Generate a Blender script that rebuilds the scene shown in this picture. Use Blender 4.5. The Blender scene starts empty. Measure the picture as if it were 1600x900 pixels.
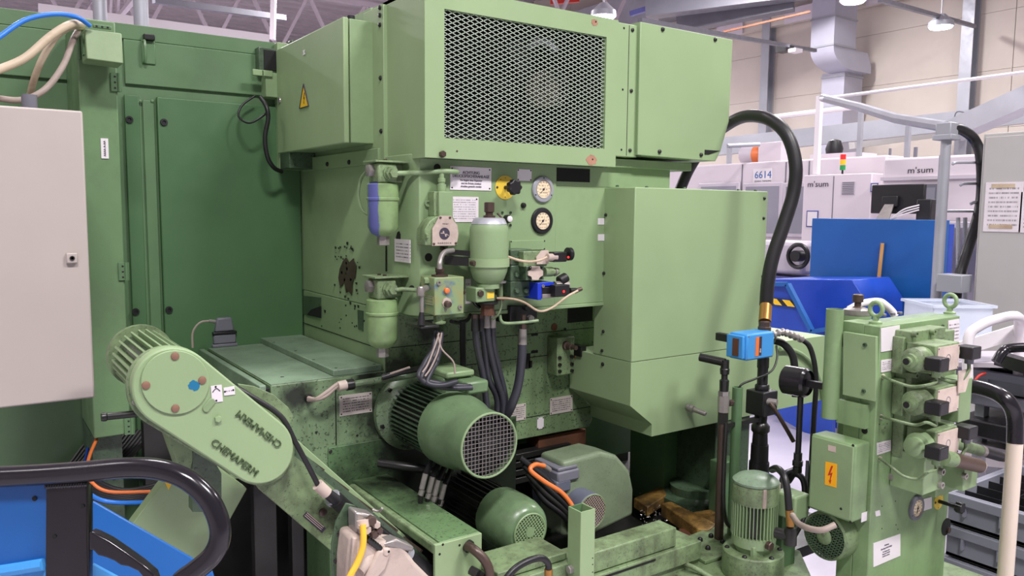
import bpy, bmesh, math, random
from mathutils import Vector, Matrix, Quaternion
random.seed(7)
C = bpy.context.scene.collection
PI = math.pi

# ---------------------------------------------------------------- camera
YAW, PITCH, ROLL, FPX = math.radians(55.288), math.radians(5.581), math.radians(.5), 1234.8
CAMH = 1.6
def _basis():
    cy, sy, cp, sp = math.cos(YAW), math.sin(YAW), math.cos(PITCH), math.sin(PITCH)
    f = Vector((cy*cp, sy*cp, -sp)); r = Vector((sy, -cy, 0)); u = r.cross(f)
    c, s = math.cos(ROLL), math.sin(ROLL)
    return c*r + s*u, -s*r + c*u, f
RT, UP, FW = _basis()
cam_d = bpy.data.cameras.new('camera'); cam = bpy.data.objects.new('camera', cam_d); C.objects.link(cam)
cam_d.sensor_width = 36; cam_d.lens = FPX/1600*36; cam_d.clip_start = .05; cam_d.clip_end = 200
m = Matrix((RT, UP, -FW)).transposed().to_4x4(); m.translation = (0, 0, CAMH)
cam.matrix_world = m
bpy.context.scene.camera = cam

# ---------------------------------------------------------------- view, world, lights
vs = bpy.context.scene.view_settings
vs.view_transform = 'Standard'; vs.look = 'None'; vs.gamma = 1; vs.use_curve_mapping = False
vs.exposure = 0.16
w = bpy.data.worlds.new('world'); bpy.context.scene.world = w; w.use_nodes = True
w.node_tree.nodes['Background'].inputs[0].default_value = (.86, .84, .9, 1)
w.node_tree.nodes['Background'].inputs[1].default_value = .23
def area(loc, sx, sy, power, col=(1, .96, .97), aim=(0, 0, -1)):
    l = bpy.data.lights.new('ceiling_light', 'AREA'); l.shape = 'RECTANGLE'; l.size = sx; l.size_y = sy
    l.energy = power; l.color = col
    o = bpy.data.objects.new('ceiling_light', l); C.objects.link(o); o.location = loc
    o.rotation_euler = Vector(aim).to_track_quat('-Z', 'Y').to_euler()
    return o
# rows of lamps under the hall roof
for lx, ly, pw in ((-.4, -2.0, 390), (3.4, -2.0, 390), (.8, 4.6, 130), (-3.4, 2.2, 60), (6.5, 3.0, 230), (10.5, 2.0, 290), (11.5, 9.0, 380), (6.0, 15, 560), (0, 14, 640), (13, 18, 380), (2, 26, 800)):
    area((lx, ly, 6.2), 1.5, .6, pw)

# ---------------------------------------------------------------- pixel helpers (a pixel of the photograph and a plane give a point)
def ray(px, py): return FW + (px-800)/FPX*RT + (450-py)/FPX*UP
def onX(px, py, x): d = ray(px, py); t = x/d[0]; return Vector((x, d[1]*t, CAMH+d[2]*t))
def onY(px, py, y): d = ray(px, py); t = y/d[1]; return Vector((d[0]*t, y, CAMH+d[2]*t))
def onZ(px, py, z): d = ray(px, py); t = (z-CAMH)/d[2]; return Vector((d[0]*t, d[1]*t, z))
def at(px, py, D): d = ray(px, py); return Vector((d[0]*D, d[1]*D, CAMH+d[2]*D))
def sz(n, D): return n*D/FPX
def dep(p): return (Vector(p)-Vector((0, 0, CAMH))).dot(FW)
V = Vector
AX = V((1, 0, 0)); AY = V((0, 1, 0)); AZ = V((0, 0, 1))

# ---------------------------------------------------------------- mesh builder
class MB:
    def __init__(s): s.v = []; s.f = []
    def box(s, x0, x1, y0, y1, z0, z1):
        x0, x1 = sorted((x0, x1)); y0, y1 = sorted((y0, y1)); z0, z1 = sorted((z0, z1))
        return s.obox(V(((x0+x1)/2, (y0+y1)/2, (z0+z1)/2)), AX, AY, AZ, (x1-x0)/2, (y1-y0)/2, (z1-z0)/2)
    def obox(s, c, a, b, d, ha, hb, hd):
        n = len(s.v); c = V(c)
        for k in (-1, 1):
            for j in (-1, 1):
                for i in (-1, 1): s.v.append(c+a*ha*i+b*hb*j+d*hd*k)
        F = [(0, 2, 3, 1), (4, 5, 7, 6), (0, 1, 5, 4), (2, 6, 7, 3), (0, 4, 6, 2), (1, 3, 7, 5)]
        if a.cross(b).dot(d) < 0: F = [q[::-1] for q in F]
        s.f += [tuple(n+i for i in q) for q in F]
        return s
    def bar(s, p, q, w, h, up=AZ):
        p = V(p); q = V(q); d = (q-p); L = d.length; d.normalize()
        a = d.cross(up)
        if a.length < 1e-4: a = d.cross(AX)
        a.normalize(); b = a.cross(d)
        return s.obox((p+q)/2, d, a, b, L/2, w/2, h/2)
    def prism(s, pts, vec):
        pts = [V(p) for p in pts]; vec = V(vec); n = len(s.v); k = len(pts)
        nr = V((0, 0, 0))
        for i in range(k): nr += pts[i].cross(pts[(i+1) % k])
        if nr.dot(vec) > 0: pts = pts[::-1]
        s.v += pts+[p+vec for p in pts]
        s.f.append(tuple(range(n, n+k))); s.f.append(tuple(range(n+2*k-1, n+k-1, -1)))
        for i in range(k):
            j = (i+1) % k; s.f.append((n+j, n+i, n+k+i, n+k+j))
        return s
    def lathe(s, o, d, prof, n=28, cap=True):
        o = V(o); d = V(d).normalized(); a = d.cross(AZ)
        if a.length < .05: a = d.cross(AX)
        a.normalize(); b = d.cross(a); st = len(s.v)
        for r, h in prof:
            for i in range(n):
                t = 2*PI*i/n; s.v.append(o+d*h+(a*math.cos(t)+b*math.sin(t))*max(r, 1e-5))
        for k in range(len(prof)-1):
            for i in range(n):
                j = (i+1) % n; s.f.append((st+k*n+i, st+k*n+j, st+(k+1)*n+j, st+(k+1)*n+i))
        if cap:
            s.f.append(tuple(st+i for i in range(n-1, -1, -1)))
            e = st+(len(prof)-1)*n; s.f.append(tuple(e+i for i in range(n)))
        return s
    def cyl(s, p, q, r, r2=None, n=20):
        p = V(p); q = V(q); return s.lathe(p, q-p, [(r, 0), (r if r2 is None else r2, (q-p).length)], n)
    def torus(s, c, d, R, r, n=32, k=8):
        d = V(d).normalized(); a = d.orthogonal().normalized(); b = d.cross(a); c = V(c)
        return s.tube([c+(a*math.cos(2*PI*i/n)+b*math.sin(2*PI*i/n))*R for i in range(n)], r, k, closed=True, sub=1)
    def tube(s, pts, r, n=10, sub=6, closed=False):
        pts = [V(p) for p in pts]
        if sub > 1 and len(pts) > 2:
            P = [pts[0]*2-pts[1]]+pts+[pts[-1]*2-pts[-2]]; o = []
            for i in range(1, len(P)-2):
                for k in range(sub):
                    t = k/sub; a, b, c, d = P[i-1:i+3]
                    o.append(.5*((2*b)+(c-a)*t+(2*a-5*b+4*c-d)*t*t+(3*b-a-3*c+d)*t**3))
            o.append(pts[-1]); pts = o
        m = len(pts); st = len(s.v); nrm = None
        for i in range(m):
            if closed: t = pts[(i+1) % m]-pts[i-1]
            else: t = pts[min(i+1, m-1)]-pts[max(i-1, 0)]
            t.normalize()
            if nrm is None: nrm = t.orthogonal().normalized()
            nrm = (nrm-t*nrm.dot(t)); nrm.normalize(); b = t.cross(nrm)
            rr = r(i/(m-1)) if callable(r) else r
            for k in range(n):
                a = 2*PI*k/n; s.v.append(pts[i]+(nrm*math.cos(a)+b*math.sin(a))*rr)
        for i in range(m if closed else m-1):
            j = (i+1) % m
            for k in range(n):
                l = (k+1) % n; s.f.append((st+i*n+k, st+i*n+l, st+j*n+l, st+j*n+k))
        if not closed:
            s.f.append(tuple(st+k for k in range(n-1, -1, -1))); s.f.append(tuple(st+(m-1)*n+k for k in range(n)))
        return s
    def build(s, name, mat, parent=None, bevel=0, seg=2, stuff=False, ang=38):
        me = bpy.data.meshes.new(name)
        off = root_loc(parent) if parent is not None else V((0, 0, 0))
        if parent is None and s.v:
            lo = [min(v[i] for v in s.v) for i in range(3)]; hi = [max(v[i] for v in s.v) for i in range(3)]
            off = V(((lo[0]+hi[0])/2, (lo[1]+hi[1])/2, lo[2]))
        me.from_pydata([v-off for v in s.v], [], s.f); me.validate()
        me.materials.append(mat)
        o = bpy.data.objects.new(name, me); C.objects.link(o)
        if parent is not None: o.parent = parent
        else: o.location = off
        me.shade_smooth(); me.set_sharp_from_angle(angle=math.radians(ang))
        if bevel:
            b = o.modifiers.new('bevel', 'BEVEL'); b.width = bevel; b.segments = seg; b.limit_method = 'ANGLE'; b.angle_limit = math.radians(40)
            b.harden_normals = False; b.use_clamp_overlap = True
        if stuff: o['kind'] = 'stuff'
        return o
def root_loc(o):
    while o.parent is not None: o = o.parent
    return V(o.location)
def thing(name, label, cat, loc, group=None):
    o = bpy.data.objects.new(name, None); C.objects.link(o); o.location = loc; o.empty_display_size = .05
    o['label'] = label; o['category'] = cat
    if group: o['group'] = group
    return o
def tag(o, label, cat, group=None):
    o['label'] = label; o['category'] = cat
    if group: o['group'] = group
    return o
def lab(o, t): o['label'] = t; return o
def struct(o): o['kind'] = 'structure'; return o
_sm = {}
def bolt(parent, p, nrm, r, mat, h=None, kind='hex', name='screw'):
    """a small screw head sharing one mesh per size"""
    h = h or r*.8; key = (round(r, 5), round(h, 5), kind, mat.name)
    if key not in _sm:
        b = MB()
        if kind == 'hex': b.lathe((0, 0, 0), AZ, [(r, 0), (r, h*.85), (r*.85, h)], 6)
        elif kind == 'socket': b.lathe((0, 0, 0), AZ, [(r, 0), (r, h), (r*.55, h), (r*.5, h*.4)], 12)
        else: b.lathe((0, 0, 0), AZ, [(r, 0), (r*.95, h*.6), (r*.5, h)], 12)
        o = b.build(name, mat, None); o.location = (0, 0, 0)
        _sm[key] = o.data; bpy.data.objects.remove(o)
    o = bpy.data.objects.new(name, _sm[key]); C.objects.link(o); o.parent = parent
    o.location = V(p)-root_loc(parent); o.rotation_mode = 'QUATERNION'; o.rotation_quaternion = V(nrm).to_track_quat('Z', 'Y')
    return o
_RY = Matrix(((1, 0, 0), (0, 0, -1), (0, 1, 0)))           # text on a face looking -Y
_RX = Matrix(((0, 0, -1), (-1, 0, 0), (0, 1, 0)))          # text on a face looking -X
def text(parent, name, s, size, p, mat, face='Y', rot=0, ext=.0006, align='CENTER', sx=1, spacing=1):
    cu = bpy.data.curves.new(name, 'FONT'); cu.body = s; cu.size = size; cu.extrude = ext; cu.align_x = align; cu.align_y = 'CENTER'; cu.resolution_u = 2
    cu.space_character = spacing
    t = bpy.data.objects.new(name, cu); C.objects.link(t)
    dg = bpy.context.evaluated_depsgraph_get(); me = bpy.data.meshes.new_from_object(t.evaluated_get(dg))
    bpy.data.objects.remove(t); bpy.data.curves.remove(cu)
    M = (_RY if face == 'Y' else _RX) if isinstance(face, str) else face
    R = M @ Matrix.Rotation(rot, 3, 'Z') @ Matrix.Diagonal((sx, 1, 1))
    me.transform(R.to_4x4()); me.materials.clear(); me.materials.append(mat)
    o = bpy.data.objects.new(name, me); C.objects.link(o); o.parent = parent; o.location = V(p)-root_loc(parent)
    return o

# ---------------------------------------------------------------- materials
def lin(c): c = c/255; return c/12.92 if c <= .04045 else ((c+.055)/1.055)**2.4
def col(r, g, b): return (lin(r), lin(g), lin(b), 1)
def newmat(name):
    m = bpy.data.materials.new(name); m.use_nodes = True; return m, m.node_tree.nodes, m.node_tree.links, m.node_tree.nodes['Principled BSDF']
def mix(N, L, fac, a, b, mode='MIX'):
    n = N.new('ShaderNodeMix'); n.data_type = 'RGBA'; n.blend_type = mode
    for i, v in ((0, fac), (6, a), (7, b)):
        if hasattr(v, 'is_linked') or hasattr(v, 'links'): L.new(v, n.inputs[i])
        else: n.inputs[i].default_value = v
    return n.outputs[2]
def noise(N, L, vec, scale, detail=4, rough=.55, w=0):
    n = N.new('ShaderNodeTexNoise'); n.inputs['Scale'].default_value = scale; n.inputs['Detail'].default_value = detail; n.inputs['Roughness'].default_value = rough
    L.new(vec, n.inputs['Vector']); return n.outputs['Fac']
def ramp(N, L, f, a, b, lo=0, hi=1):
    n = N.new('ShaderNodeMapRange'); n.inputs[1].default_value = a; n.inputs[2].default_value = b; n.inputs[3].default_value = lo; n.inputs[4].default_value = hi
    L.new(f, n.inputs[0]); return n.outputs[0]
def mapping(N, L, vec, sc, loc=(0, 0, 0)):
    n = N.new('ShaderNodeMapping'); n.inputs['Scale'].default_value = sc; n.inputs['Location'].default_value = loc; L.new(vec, n.inputs[0]); return n.outputs[0]
def paint(name, c, rough=.42, var=.12, dirt=0., specks=0., dirtcol=(52, 50, 40), chips=0., metal=0., bump=.02, streak=0., scale=1):
    m, N, L, B = newmat(name); g = N.new('ShaderNodeNewGeometry').outputs['Position']
    base = col(*c); dk = tuple(x*(1-var*2) for x in base[:3])+(1,)
    n1 = noise(N, L, g, 2.3*scale, 5)
    o = mix(N, L, ramp(N, L, n1, .35, .65), dk, base)
    if streak:
        o = mix(N, L, ramp(N, L, noise(N, L, mapping(N, L, g, (14, 14, 1.2)), 1.6, 5), .52, .75, 0, streak), o, col(*dirtcol))
    if dirt: o = mix(N, L, ramp(N, L, noise(N, L, g, 5*scale, 9, .75), .46, .68, 0, dirt), o, col(*dirtcol))
    if specks:
        o = mix(N, L, ramp(N, L, noise(N, L, g, 130, 3, .6), .60, .66, 0, specks), o, col(34, 40, 32))
        o = mix(N, L, ramp(N, L, noise(N, L, g, 46, 3, .6), .66, .72, 0, specks), o, col(30, 34, 28))
    if chips: o = mix(N, L, ramp(N, L, noise(N, L, g, 20, 6, .7), .68, .70, 0, chips), o, col(70, 62, 56))
    L.new(o, B.inputs['Base Color'])
    L.new(ramp(N, L, noise(N, L, g, 9, 5), .3, .7, rough-.07, rough+.1), B.inputs['Roughness'])
    B.inputs['Metallic'].default_value = metal
    if bump:
        bn = N.new('ShaderNodeBump'); bn.inputs['Strength'].default_value = bump*4; bn.inputs['Distance'].default_value = .002
        L.new(noise(N, L, g, 220, 2), bn.inputs['Height']); L.new(bn.outputs[0], B.inputs['Normal'])
    return m
def flat(name, c, rough=.5, metal=0., emit=0., alpha=1, trans=0):
    m, N, L, B = newmat(name); B.inputs['Base Color'].default_value = col(*c); B.inputs['Roughness'].default_value = rough; B.inputs['Metallic'].default_value = metal
    if emit: B.inputs['Emission Color'].default_value = col(*c); B.inputs['Emission Strength'].default_value = emit
    B.inputs['Alpha'].default_value = alpha; B.inputs['Transmission Weight'].default_value = trans
    return m
def printed(name, c, ink=(70, 66, 72), rows=7, cols=18, amount=.8, grid=False, my=.1):
    """a plate with small printed rows too fine to read"""
    m, N, L, B = newmat(name); tc = N.new('ShaderNodeTexCoord').outputs['Generated']
    sp = N.new('ShaderNodeSeparateXYZ'); L.new(tc, sp.inputs[0])
    def M(op, a, b=0, c3=None):
        n = N.new('ShaderNodeMath'); n.operation = op
        for i, v in enumerate((a, b) if c3 is None else (a, b, c3)):
            if hasattr(v, 'links'): L.new(v, n.inputs[i])
            else: n.inputs[i].default_value = v
        return n.outputs[0]
    u = M('FRACT', M('ADD', M('ADD', sp.outputs[0], sp.outputs[1]), .0001)); v = sp.outputs[2]
    rz = M('MULTIPLY', v, rows); fr = M('FRACT', rz); row = M('FLOOR', rz)
    line = M('MULTIPLY', M('GREATER_THAN', fr, .35), M('LESS_THAN', fr, .75))
    cx = N.new('ShaderNodeCombineXYZ'); L.new(M('MULTIPLY', u, cols), cx.inputs[0]); L.new(M('MULTIPLY', row, 7.3), cx.inputs[1])
    nz = noise(N, L, cx.outputs[0], 1.3, 3)
    ok = M('MULTIPLY', line, M('GREATER_THAN', nz, .47))
    mg = M('MULTIPLY', M('MULTIPLY', M('GREATER_THAN', u, my), M('LESS_THAN', u, 1-my)), M('MULTIPLY', M('GREATER_THAN', v, .1), M('LESS_THAN', v, .9)))
    f = M('MULTIPLY', M('MULTIPLY', ok, mg), amount)
    g = N.new('ShaderNodeNewGeometry').outputs['Position']
    base = mix(N, L, ramp(N, L, noise(N, L, g, 30, 4), .45, .8, 0, .25), col(*c), col(150, 135, 120))
    L.new(mix(N, L, f, base, col(*ink)), B.inputs['Base Color']); B.inputs['Roughness'].default_value = .4
    return m
M_ = {}
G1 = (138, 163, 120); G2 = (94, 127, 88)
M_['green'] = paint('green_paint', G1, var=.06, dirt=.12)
M_['green_clean'] = paint('green_paint_light', (147, 171, 127), var=.05)
M_['green_worn'] = paint('green_paint_worn', (128, 151, 109), var=.12, dirt=.75, streak=.6, rough=.45, specks=.45, dirtcol=(62, 62, 48), scale=2)
M_['green_oily'] = paint('green_paint_oily', (112, 136, 102), var=.1, dirt=.7, specks=.9, streak=.3, rough=.35)
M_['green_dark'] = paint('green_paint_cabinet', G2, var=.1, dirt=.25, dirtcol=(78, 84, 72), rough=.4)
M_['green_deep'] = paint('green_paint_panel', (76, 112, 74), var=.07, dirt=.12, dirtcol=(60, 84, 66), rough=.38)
M_['green_mid'] = paint('green_post_paint', (106, 138, 96), var=.1, dirt=.35, dirtcol=(84, 92, 74), streak=.2)
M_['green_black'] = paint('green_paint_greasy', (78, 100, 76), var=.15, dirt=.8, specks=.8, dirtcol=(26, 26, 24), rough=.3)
M_['green_top'] = paint('green_paint_dusty_top', (134, 158, 132), var=.12, dirt=.5, dirtcol=(70, 82, 64), rough=.4, specks=.3)
M_['green_motor'] = paint('green_motor_paint', (112, 140, 102), var=.1, dirt=.45, rough=.3)
M_['duct'] = paint('duct_sheet', (182, 182, 196), rough=.4, var=.03, metal=.1)
M_['stand'] = paint('stand_green_paint', (130, 158, 112), var=.07, dirt=.25, streak=.2)
M_['black'] = paint('black_rubber', (28, 27, 30), rough=.42, var=.1, bump=0)
M_['hose'] = paint('grey_black_hose', (58, 58, 68), rough=.45, var=.1, dirt=.3, bump=.01)
M_['gloss'] = paint('black_gloss_paint', (30, 27, 33), rough=.2, var=.05, bump=0)
M_['dark'] = flat('dark_opening_and_shade', (14, 15, 14), .8)  # openings, and the shade painted inside hood and fan guard
M_['grime_and_shade'] = paint('oily_and_shade_dark', (42, 42, 40), rough=.35, var=.3, dirt=.5, dirtcol=(18, 18, 20))  # greasy parts, and the shade painted under the conveyor
M_['steel'] = paint('bare_steel', (170, 164, 160), rough=.32, var=.15, metal=.5, dirt=.3, dirtcol=(70, 60, 52))
M_['zinc'] = paint('galvanised_steel', (172, 174, 182), rough=.4, var=.06, metal=.35)
M_['brownsteel'] = paint('brown_oxidised_steel', (96, 78, 70), rough=.4, var=.2, metal=.4, dirt=.4)
M_['rust'] = paint('rusty_brown', (122, 74, 50), rough=.8, var=.25, dirt=.6)
M_['brass'] = paint('brass', (180, 132, 70), rough=.35, var=.1, metal=.7, dirt=.2)
M_['white'] = paint('white_label', (226, 220, 224), rough=.45, var=.03, bump=0)
M_['print'] = printed('printed_plate', (226, 218, 222))
M_['print2'] = printed('printed_plate_rows', (222, 214, 220), rows=11, cols=30, amount=.6)
M_['printg'] = printed('printed_metal_plate', (196, 186, 180), rows=8, cols=22, amount=.9)
M_['ink'] = flat('dark_ink', (56, 50, 66), .6)
M_['yellow'] = paint('yellow_metal', (232, 200, 70), rough=.4, var=.08, bump=0)
M_['yellowcable'] = paint('yellow_cable', (238, 188, 60), rough=.4, var=.04, bump=0)
M_['sign'] = flat('sign_yellow', (246, 200, 40), .4)
M_['signo'] = flat('sign_orange', (250, 178, 30), .4)
M_['red'] = flat('red', (190, 50, 40), .4)
M_['bolt'] = flat('bolt_red_brown', (132, 98, 80), .5)
M_['inkgrey'] = flat('faded_ink', (108, 102, 116), .6)
M_['meshgreen'] = paint('pale_mesh_paint', (176, 190, 172), var=.05)
M_['orange'] = paint('orange_cable', (232, 122, 60), rough=.4, var=.04, bump=0)
M_['blue'] = paint('blue_sheet_metal', (26, 94, 168), rough=.35, var=.06, dirt=.1, dirtcol=(60, 110, 170))
M_['blue2'] = paint('deep_blue_sheet_metal', (36, 78, 190), rough=.35, var=.08, dirt=.15, dirtcol=(30, 50, 110))
M_['bluelite'] = paint('light_blue_plastic', (66, 150, 220), rough=.4, var=.04)
M_['bluepaint'] = paint('blue_paint', (92, 96, 160), rough=.45, var=.1, dirt=.3)
M_['cobalt'] = paint('cobalt_block', (30, 56, 190), rough=.3, var=.05)
M_['beige'] = paint('beige_cabinet', (182, 172, 166), rough=.45, var=.02, bump=0)
M_['cream'] = paint('beige_cast', (206, 188, 176), rough=.5, var=.12, dirt=.5, dirtcol=(96, 82, 76))
M_['conduit'] = paint('cream_conduit', (204, 186, 160), rough=.5, var=.1, dirt=.7, dirtcol=(128, 96, 70))
M_['conduitgrey'] = paint('grey_conduit', (168, 152, 142), rough=.5, var=.1, dirt=.4)
M_['bluecable'] = flat('blue_cable', (46, 120, 216), .35)
M_['grey'] = paint('grey_plastic', (112, 112, 122), rough=.45, var=.06, bump=0)
M_['greymotor'] = paint('blue_grey_motor', (96, 100, 116), rough=.4, var=.1, dirt=.3)
M_['crate'] = paint('grey_crate_plastic', (136, 138, 150), rough=.45, var=.03, bump=0)
M_['offwhite'] = paint('machine_white', (212, 202, 210), rough=.4, var=.015, bump=0)
M_['offwhite2'] = paint('machine_grey_white', (196, 188, 198), rough=.4, var=.02, bump=0)
M_['greycab'] = paint('grey_cabinet', (178, 176, 174), rough=.45, var=.02, bump=0)
M_['wood'] = paint('wood', (214, 160, 92), rough=.6, var=.1)
M_['woodoil'] = paint('oily_yellow_wood', (170, 132, 66), rough=.5, var=.35, dirt=.95, specks=.8, dirtcol=(30, 24, 20), scale=3, streak=.6)
M_['face'] = printed('gauge_face', (232, 214, 180), ink=(90, 70, 60), rows=5, cols=9, amount=.5, my=.2)
M_['whiteglow'] = flat('lamp_lens', (255, 250, 255), .4, emit=9)
M_['redglow'] = flat('red_led', (255, 40, 40), .4, emit=1.5)
m, N, L, B = newmat('clear_plastic'); B.inputs['Base Color'].default_value = col(225, 232, 245); B.inputs['Roughness'].default_value = .25; B.inputs['Alpha'].default_value = .45; M_['clear'] = m
m, N, L, B = newmat('window_glass'); B.inputs['Base Color'].default_value = col(150, 150, 162); B.inputs['Roughness'].default_value = .12; B.inputs['Alpha'].default_value = .85; M_['glass'] = m

def stained(name, base, spots):
    """paint with black oil stains soaked around given places (centre, radius)"""
    m, N, L, B = newmat(name); g = N.new('ShaderNodeNewGeometry').outputs['Position']
    b0 = col(*base); o = mix(N, L, ramp(N, L, noise(N, L, g, 3, 6), .35, .7), tuple(x*.8 for x in b0[:3])+(1,), b0)
    o = mix(N, L, ramp(N, L, noise(N, L, mapping(N, L, g, (14, 14, 1.4)), 1.6, 5), .5, .75, 0, .5), o, col(70, 80, 56))
    o = mix(N, L, ramp(N, L, noise(N, L, g, 120, 3, .6), .58, .64, 0, .7), o, col(40, 48, 38))
    n = noise(N, L, g, 9, 7, .65); n2 = ramp(N, L, n, .3, .7, -.35, .35)
    for c, r in spots:
        d = N.new('ShaderNodeVectorMath'); d.operation = 'DISTANCE'; L.new(g, d.inputs[0]); d.inputs[1].default_value = c
        a = N.new('ShaderNodeMath'); a.operation = 'MULTIPLY_ADD'; L.new(d.outputs['Value'], a.inputs[0]); a.inputs[1].default_value = -1/r; L.new(n2, a.inputs[2])
        o = mix(N, L, ramp(N, L, a.outputs[0], -1.05, -.45, 0, .93), o, col(24, 25, 23))
    L.new(o, B.inputs['Base Color']); B.inputs['Roughness'].default_value = .38
    return m
# ================================================================ the hall
XW = 16.0
b = MB().box(-7, XW+.3, -6, 46, -.2, 0)
m, N, L, B = newmat('resin_floor'); g = N.new('ShaderNodeNewGeometry').outputs['Position']
L.new(mix(N, L, ramp(N, L, noise(N, L, g, .8, 6), .35, .7), col(182, 176, 188), col(206, 200, 210)), B.inputs['Base Color']); B.inputs['Roughness'].default_value = .22
struct(b.build('floor', m))
# wall of sandwich panels: each panel its own piece
wm = paint('wall_panel_cream', (202, 192, 182), rough=.6, var=.02, bump=0)
wl = struct(MB().box(XW+.06, XW+.3, -6, 46, 0, 8.6).build('wall_right', M_['zinc']))
k = 0
for i in range(8):
    for j in range(4):
        MB().box(XW, XW+.058, -6+13*j+.006, -6+13*(j+1)-.006, .02+i*1.07, .02+(i+1)*1.07-.006).build('wall_panel', wm, wl)
struct(MB().box(-7.3, XW+.3, 46, 46.3, 0, 8.6).build('wall_back', paint('wall_back_grey', (176, 168, 172), var=.04, bump=0)))
struct(MB().box(-7.3, -7, -6, 46, 0, 8.6).build('wall_left', paint('wall_left_grey', (190, 184, 184), var=.04, bump=0)))
rm = paint('roof_sheet', (205, 196, 202), rough=.5, var=.05, metal=.1, bump=0)
cl = struct(MB().box(-7.3, XW+.3, -6, 46.3, 8.6, 8.8).build('ceiling', rm))
bb = MB()
for i in range(80): bb.box(-7.3, XW, -6+i*.65, -6+i*.65+.3, 8.5, 8.6)
bb.build('roof_rib', rm, cl, stuff=True)
# dark service zone high along the right wall
dz = MB().box(XW-.8, XW-.02, -5.9, 45.9, 6.7, 7.5)
tag(dz.build('air_duct', M_['zinc']), 'long galvanised duct running high along the right wall', 'duct')
t = thing('cable_tray', 'cream boxed cable tray along the top of the right wall', 'cable tray', (XW-.1, 8, 6.2))
MB().box(XW-.22, XW-.02, -2, 40, 5.95, 6.2).build('tray', wm, t)
for i in range(20): MB().box(XW-.29, XW-.24, -1+i*2, -.2+i*2, 5.92, 6.24).build('joint_cover', M_['offwhite'], t)
# columns on the right wall
def column(px0, px1, pyb, name_label, x=XW-.25, top=6.65):
    a = onX(px0, pyb, x); c = onX(px1, pyb, x)
    t = thing('wall_column', name_label, 'column', (x, (a.y+c.y)/2, 0), 'steel columns along the right wall')
    MB().box(x, x+.02, a.y, c.y, 0, top).build('front_flange', M_['zinc'], t)
    MB().box(x+.2, x+.24, a.y, c.y, 0, top).build('rear_flange', M_['zinc'], t)
    MB().box(x+.02, x+.2, (a.y+c.y)/2-.01, (a.y+c.y)/2+.01, 0, top).build('web', M_['zinc'], t)
    return t
column(1493, 1512, 190, 'steel column on the right wall, behind the suction pipe post')
column(1185, 1197, 190, 'steel column on the right wall, left of the square duct')
# square ventilation duct with an offset
x = XW-1.6
a, c = onX(1267, 60, x), onX(1303, 60, x)
t = thing('ventilation_duct', 'square galvanised ventilation duct with an offset elbow', 'duct', (x, (a.y+c.y)/2, 2))
def ductseg(x0, x1, y0, y1, z0, z1): return MB().box(x0, x1, y0, y1, z0, z1)
zb = onX(1285, 75, x).z; zc = onX(1300, 112, x+.6).z; zd = onX(1300, 235, x+.6).z
ductseg(x, x+.75, a.y, c.y, zb, 8.4).build('upper_section', M_['duct'], t)
a2, c2 = onX(1283, 150, x+.7), onX(1318, 150, x+.7)
ductseg(x+.7, x+1.35, a2.y, c2.y, 1.9, zc).build('lower_section', M_['duct'], t)
pr = []
for i in range(9):
    q = PI/2*i/8; pr.append(V((x+.75-.75*math.cos(q), 0, zb-(zb-zc)*math.sin(q)*1.05)))
pr += [V((x+1.35, 0, zc-(zb-zc)*.05)), V((x+1.35, 0, zc+.12)), V((x+1.2, 0, zb)), V((x, 0, zb))]
MB().prism([p+V((0, c.y, 0)) for p in pr], V((0, a.y-c.y, 0))).build('elbow', M_['duct'], t)
for zz in [zb+.02+.55*i for i in range(6)]: MB().box(x-.02, x+.77, c.y-.02, a.y+.02, zz, zz+.035).build('duct_flange', M_['zinc'], t)
for zz in [zc-.1-.62*i for i in range(5)]: MB().box(x+.68, x+1.37, c2.y-.02, a2.y+.02, zz, zz+.035).build('duct_flange', M_['zinc'], t)
# lamp rail and high bay lamps in view
def lampfix(px, py, D, r, lb, grp='round lamps hung in the hall'):
    p = at(px, py, D); t = thing('hall_lamp', lb, 'lamp', p, grp)
    MB().lathe(p, AZ, [(r, 0), (r*.95, .08), (r*.5, .16), (r*.3, .2)], 20).build('housing', M_['zinc'], t)
    MB().lathe(p-V((0, 0, .025)), AZ, [(r*.8, 0), (r*.92, .026)], 20).build('lens', M_['whiteglow'], t)
    MB().cyl(p+V((0, 0, .2)), p+V((0, 0, .6)), .012, n=6).build('hanger', M_['zinc'], t)
lampfix(1333, 2, 13, .21, 'round hall lamp at the top edge, beside the square duct')
lampfix(1470, 42, 13, .2, 'round hall lamp hung near the right column')
lampfix(943, 26, 12, .2, 'bright lamp just above the top of the fan hood')
def rail(lb, p, q, w=.06, mat=None, name='lamp_rail', cat='rail', h=None):
    return tag(MB().bar(p, q, w, h or w).build(name, mat or M_['grey']), lb, cat)
rail('dark lamp rail crossing above the cover box to the square duct', at(1000, 32, 9.5), at(1274, 79, 15.2))
rail('dark lamp rail carrying the round lamp near the right column', at(1375, 0, 11), at(1523, 41, 14.5))
rail('dark pipe crossing the roof space left of the electrical box', at(240, 0, 13), at(445, 28, 15), .1)
rail('blue sprinkler pipe under the roof', at(985, 22, 17), at(1055, 0, 16.5), .1, M_['bluepaint'])
rail('red sprinkler pipe under the roof', at(860, 4, 20), at(905, 0, 20), .1, M_['red'])
rail('thin copper coloured pipe below the ducts', at(1130, 50, 15), at(1266, 18, 14.4), .035, M_['rust'])
rail('white pipe hanging from the roof left of the electrical box', at(428, -20, 14), at(426, 62, 14), .08, M_['offwhite'], 'hanging_pipe', 'pipe')
rail('large duct hanging at the upper right corner of the hood', at(1010, 14, 16), at(1290, -22, 15), .36, M_['grey'], 'round_duct', 'duct')
rail('lower duct below the large ceiling duct', at(1060, 40, 16.5), at(1240, 4, 15.5), .3, M_['grey'], 'flat_duct', 'duct')
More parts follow.
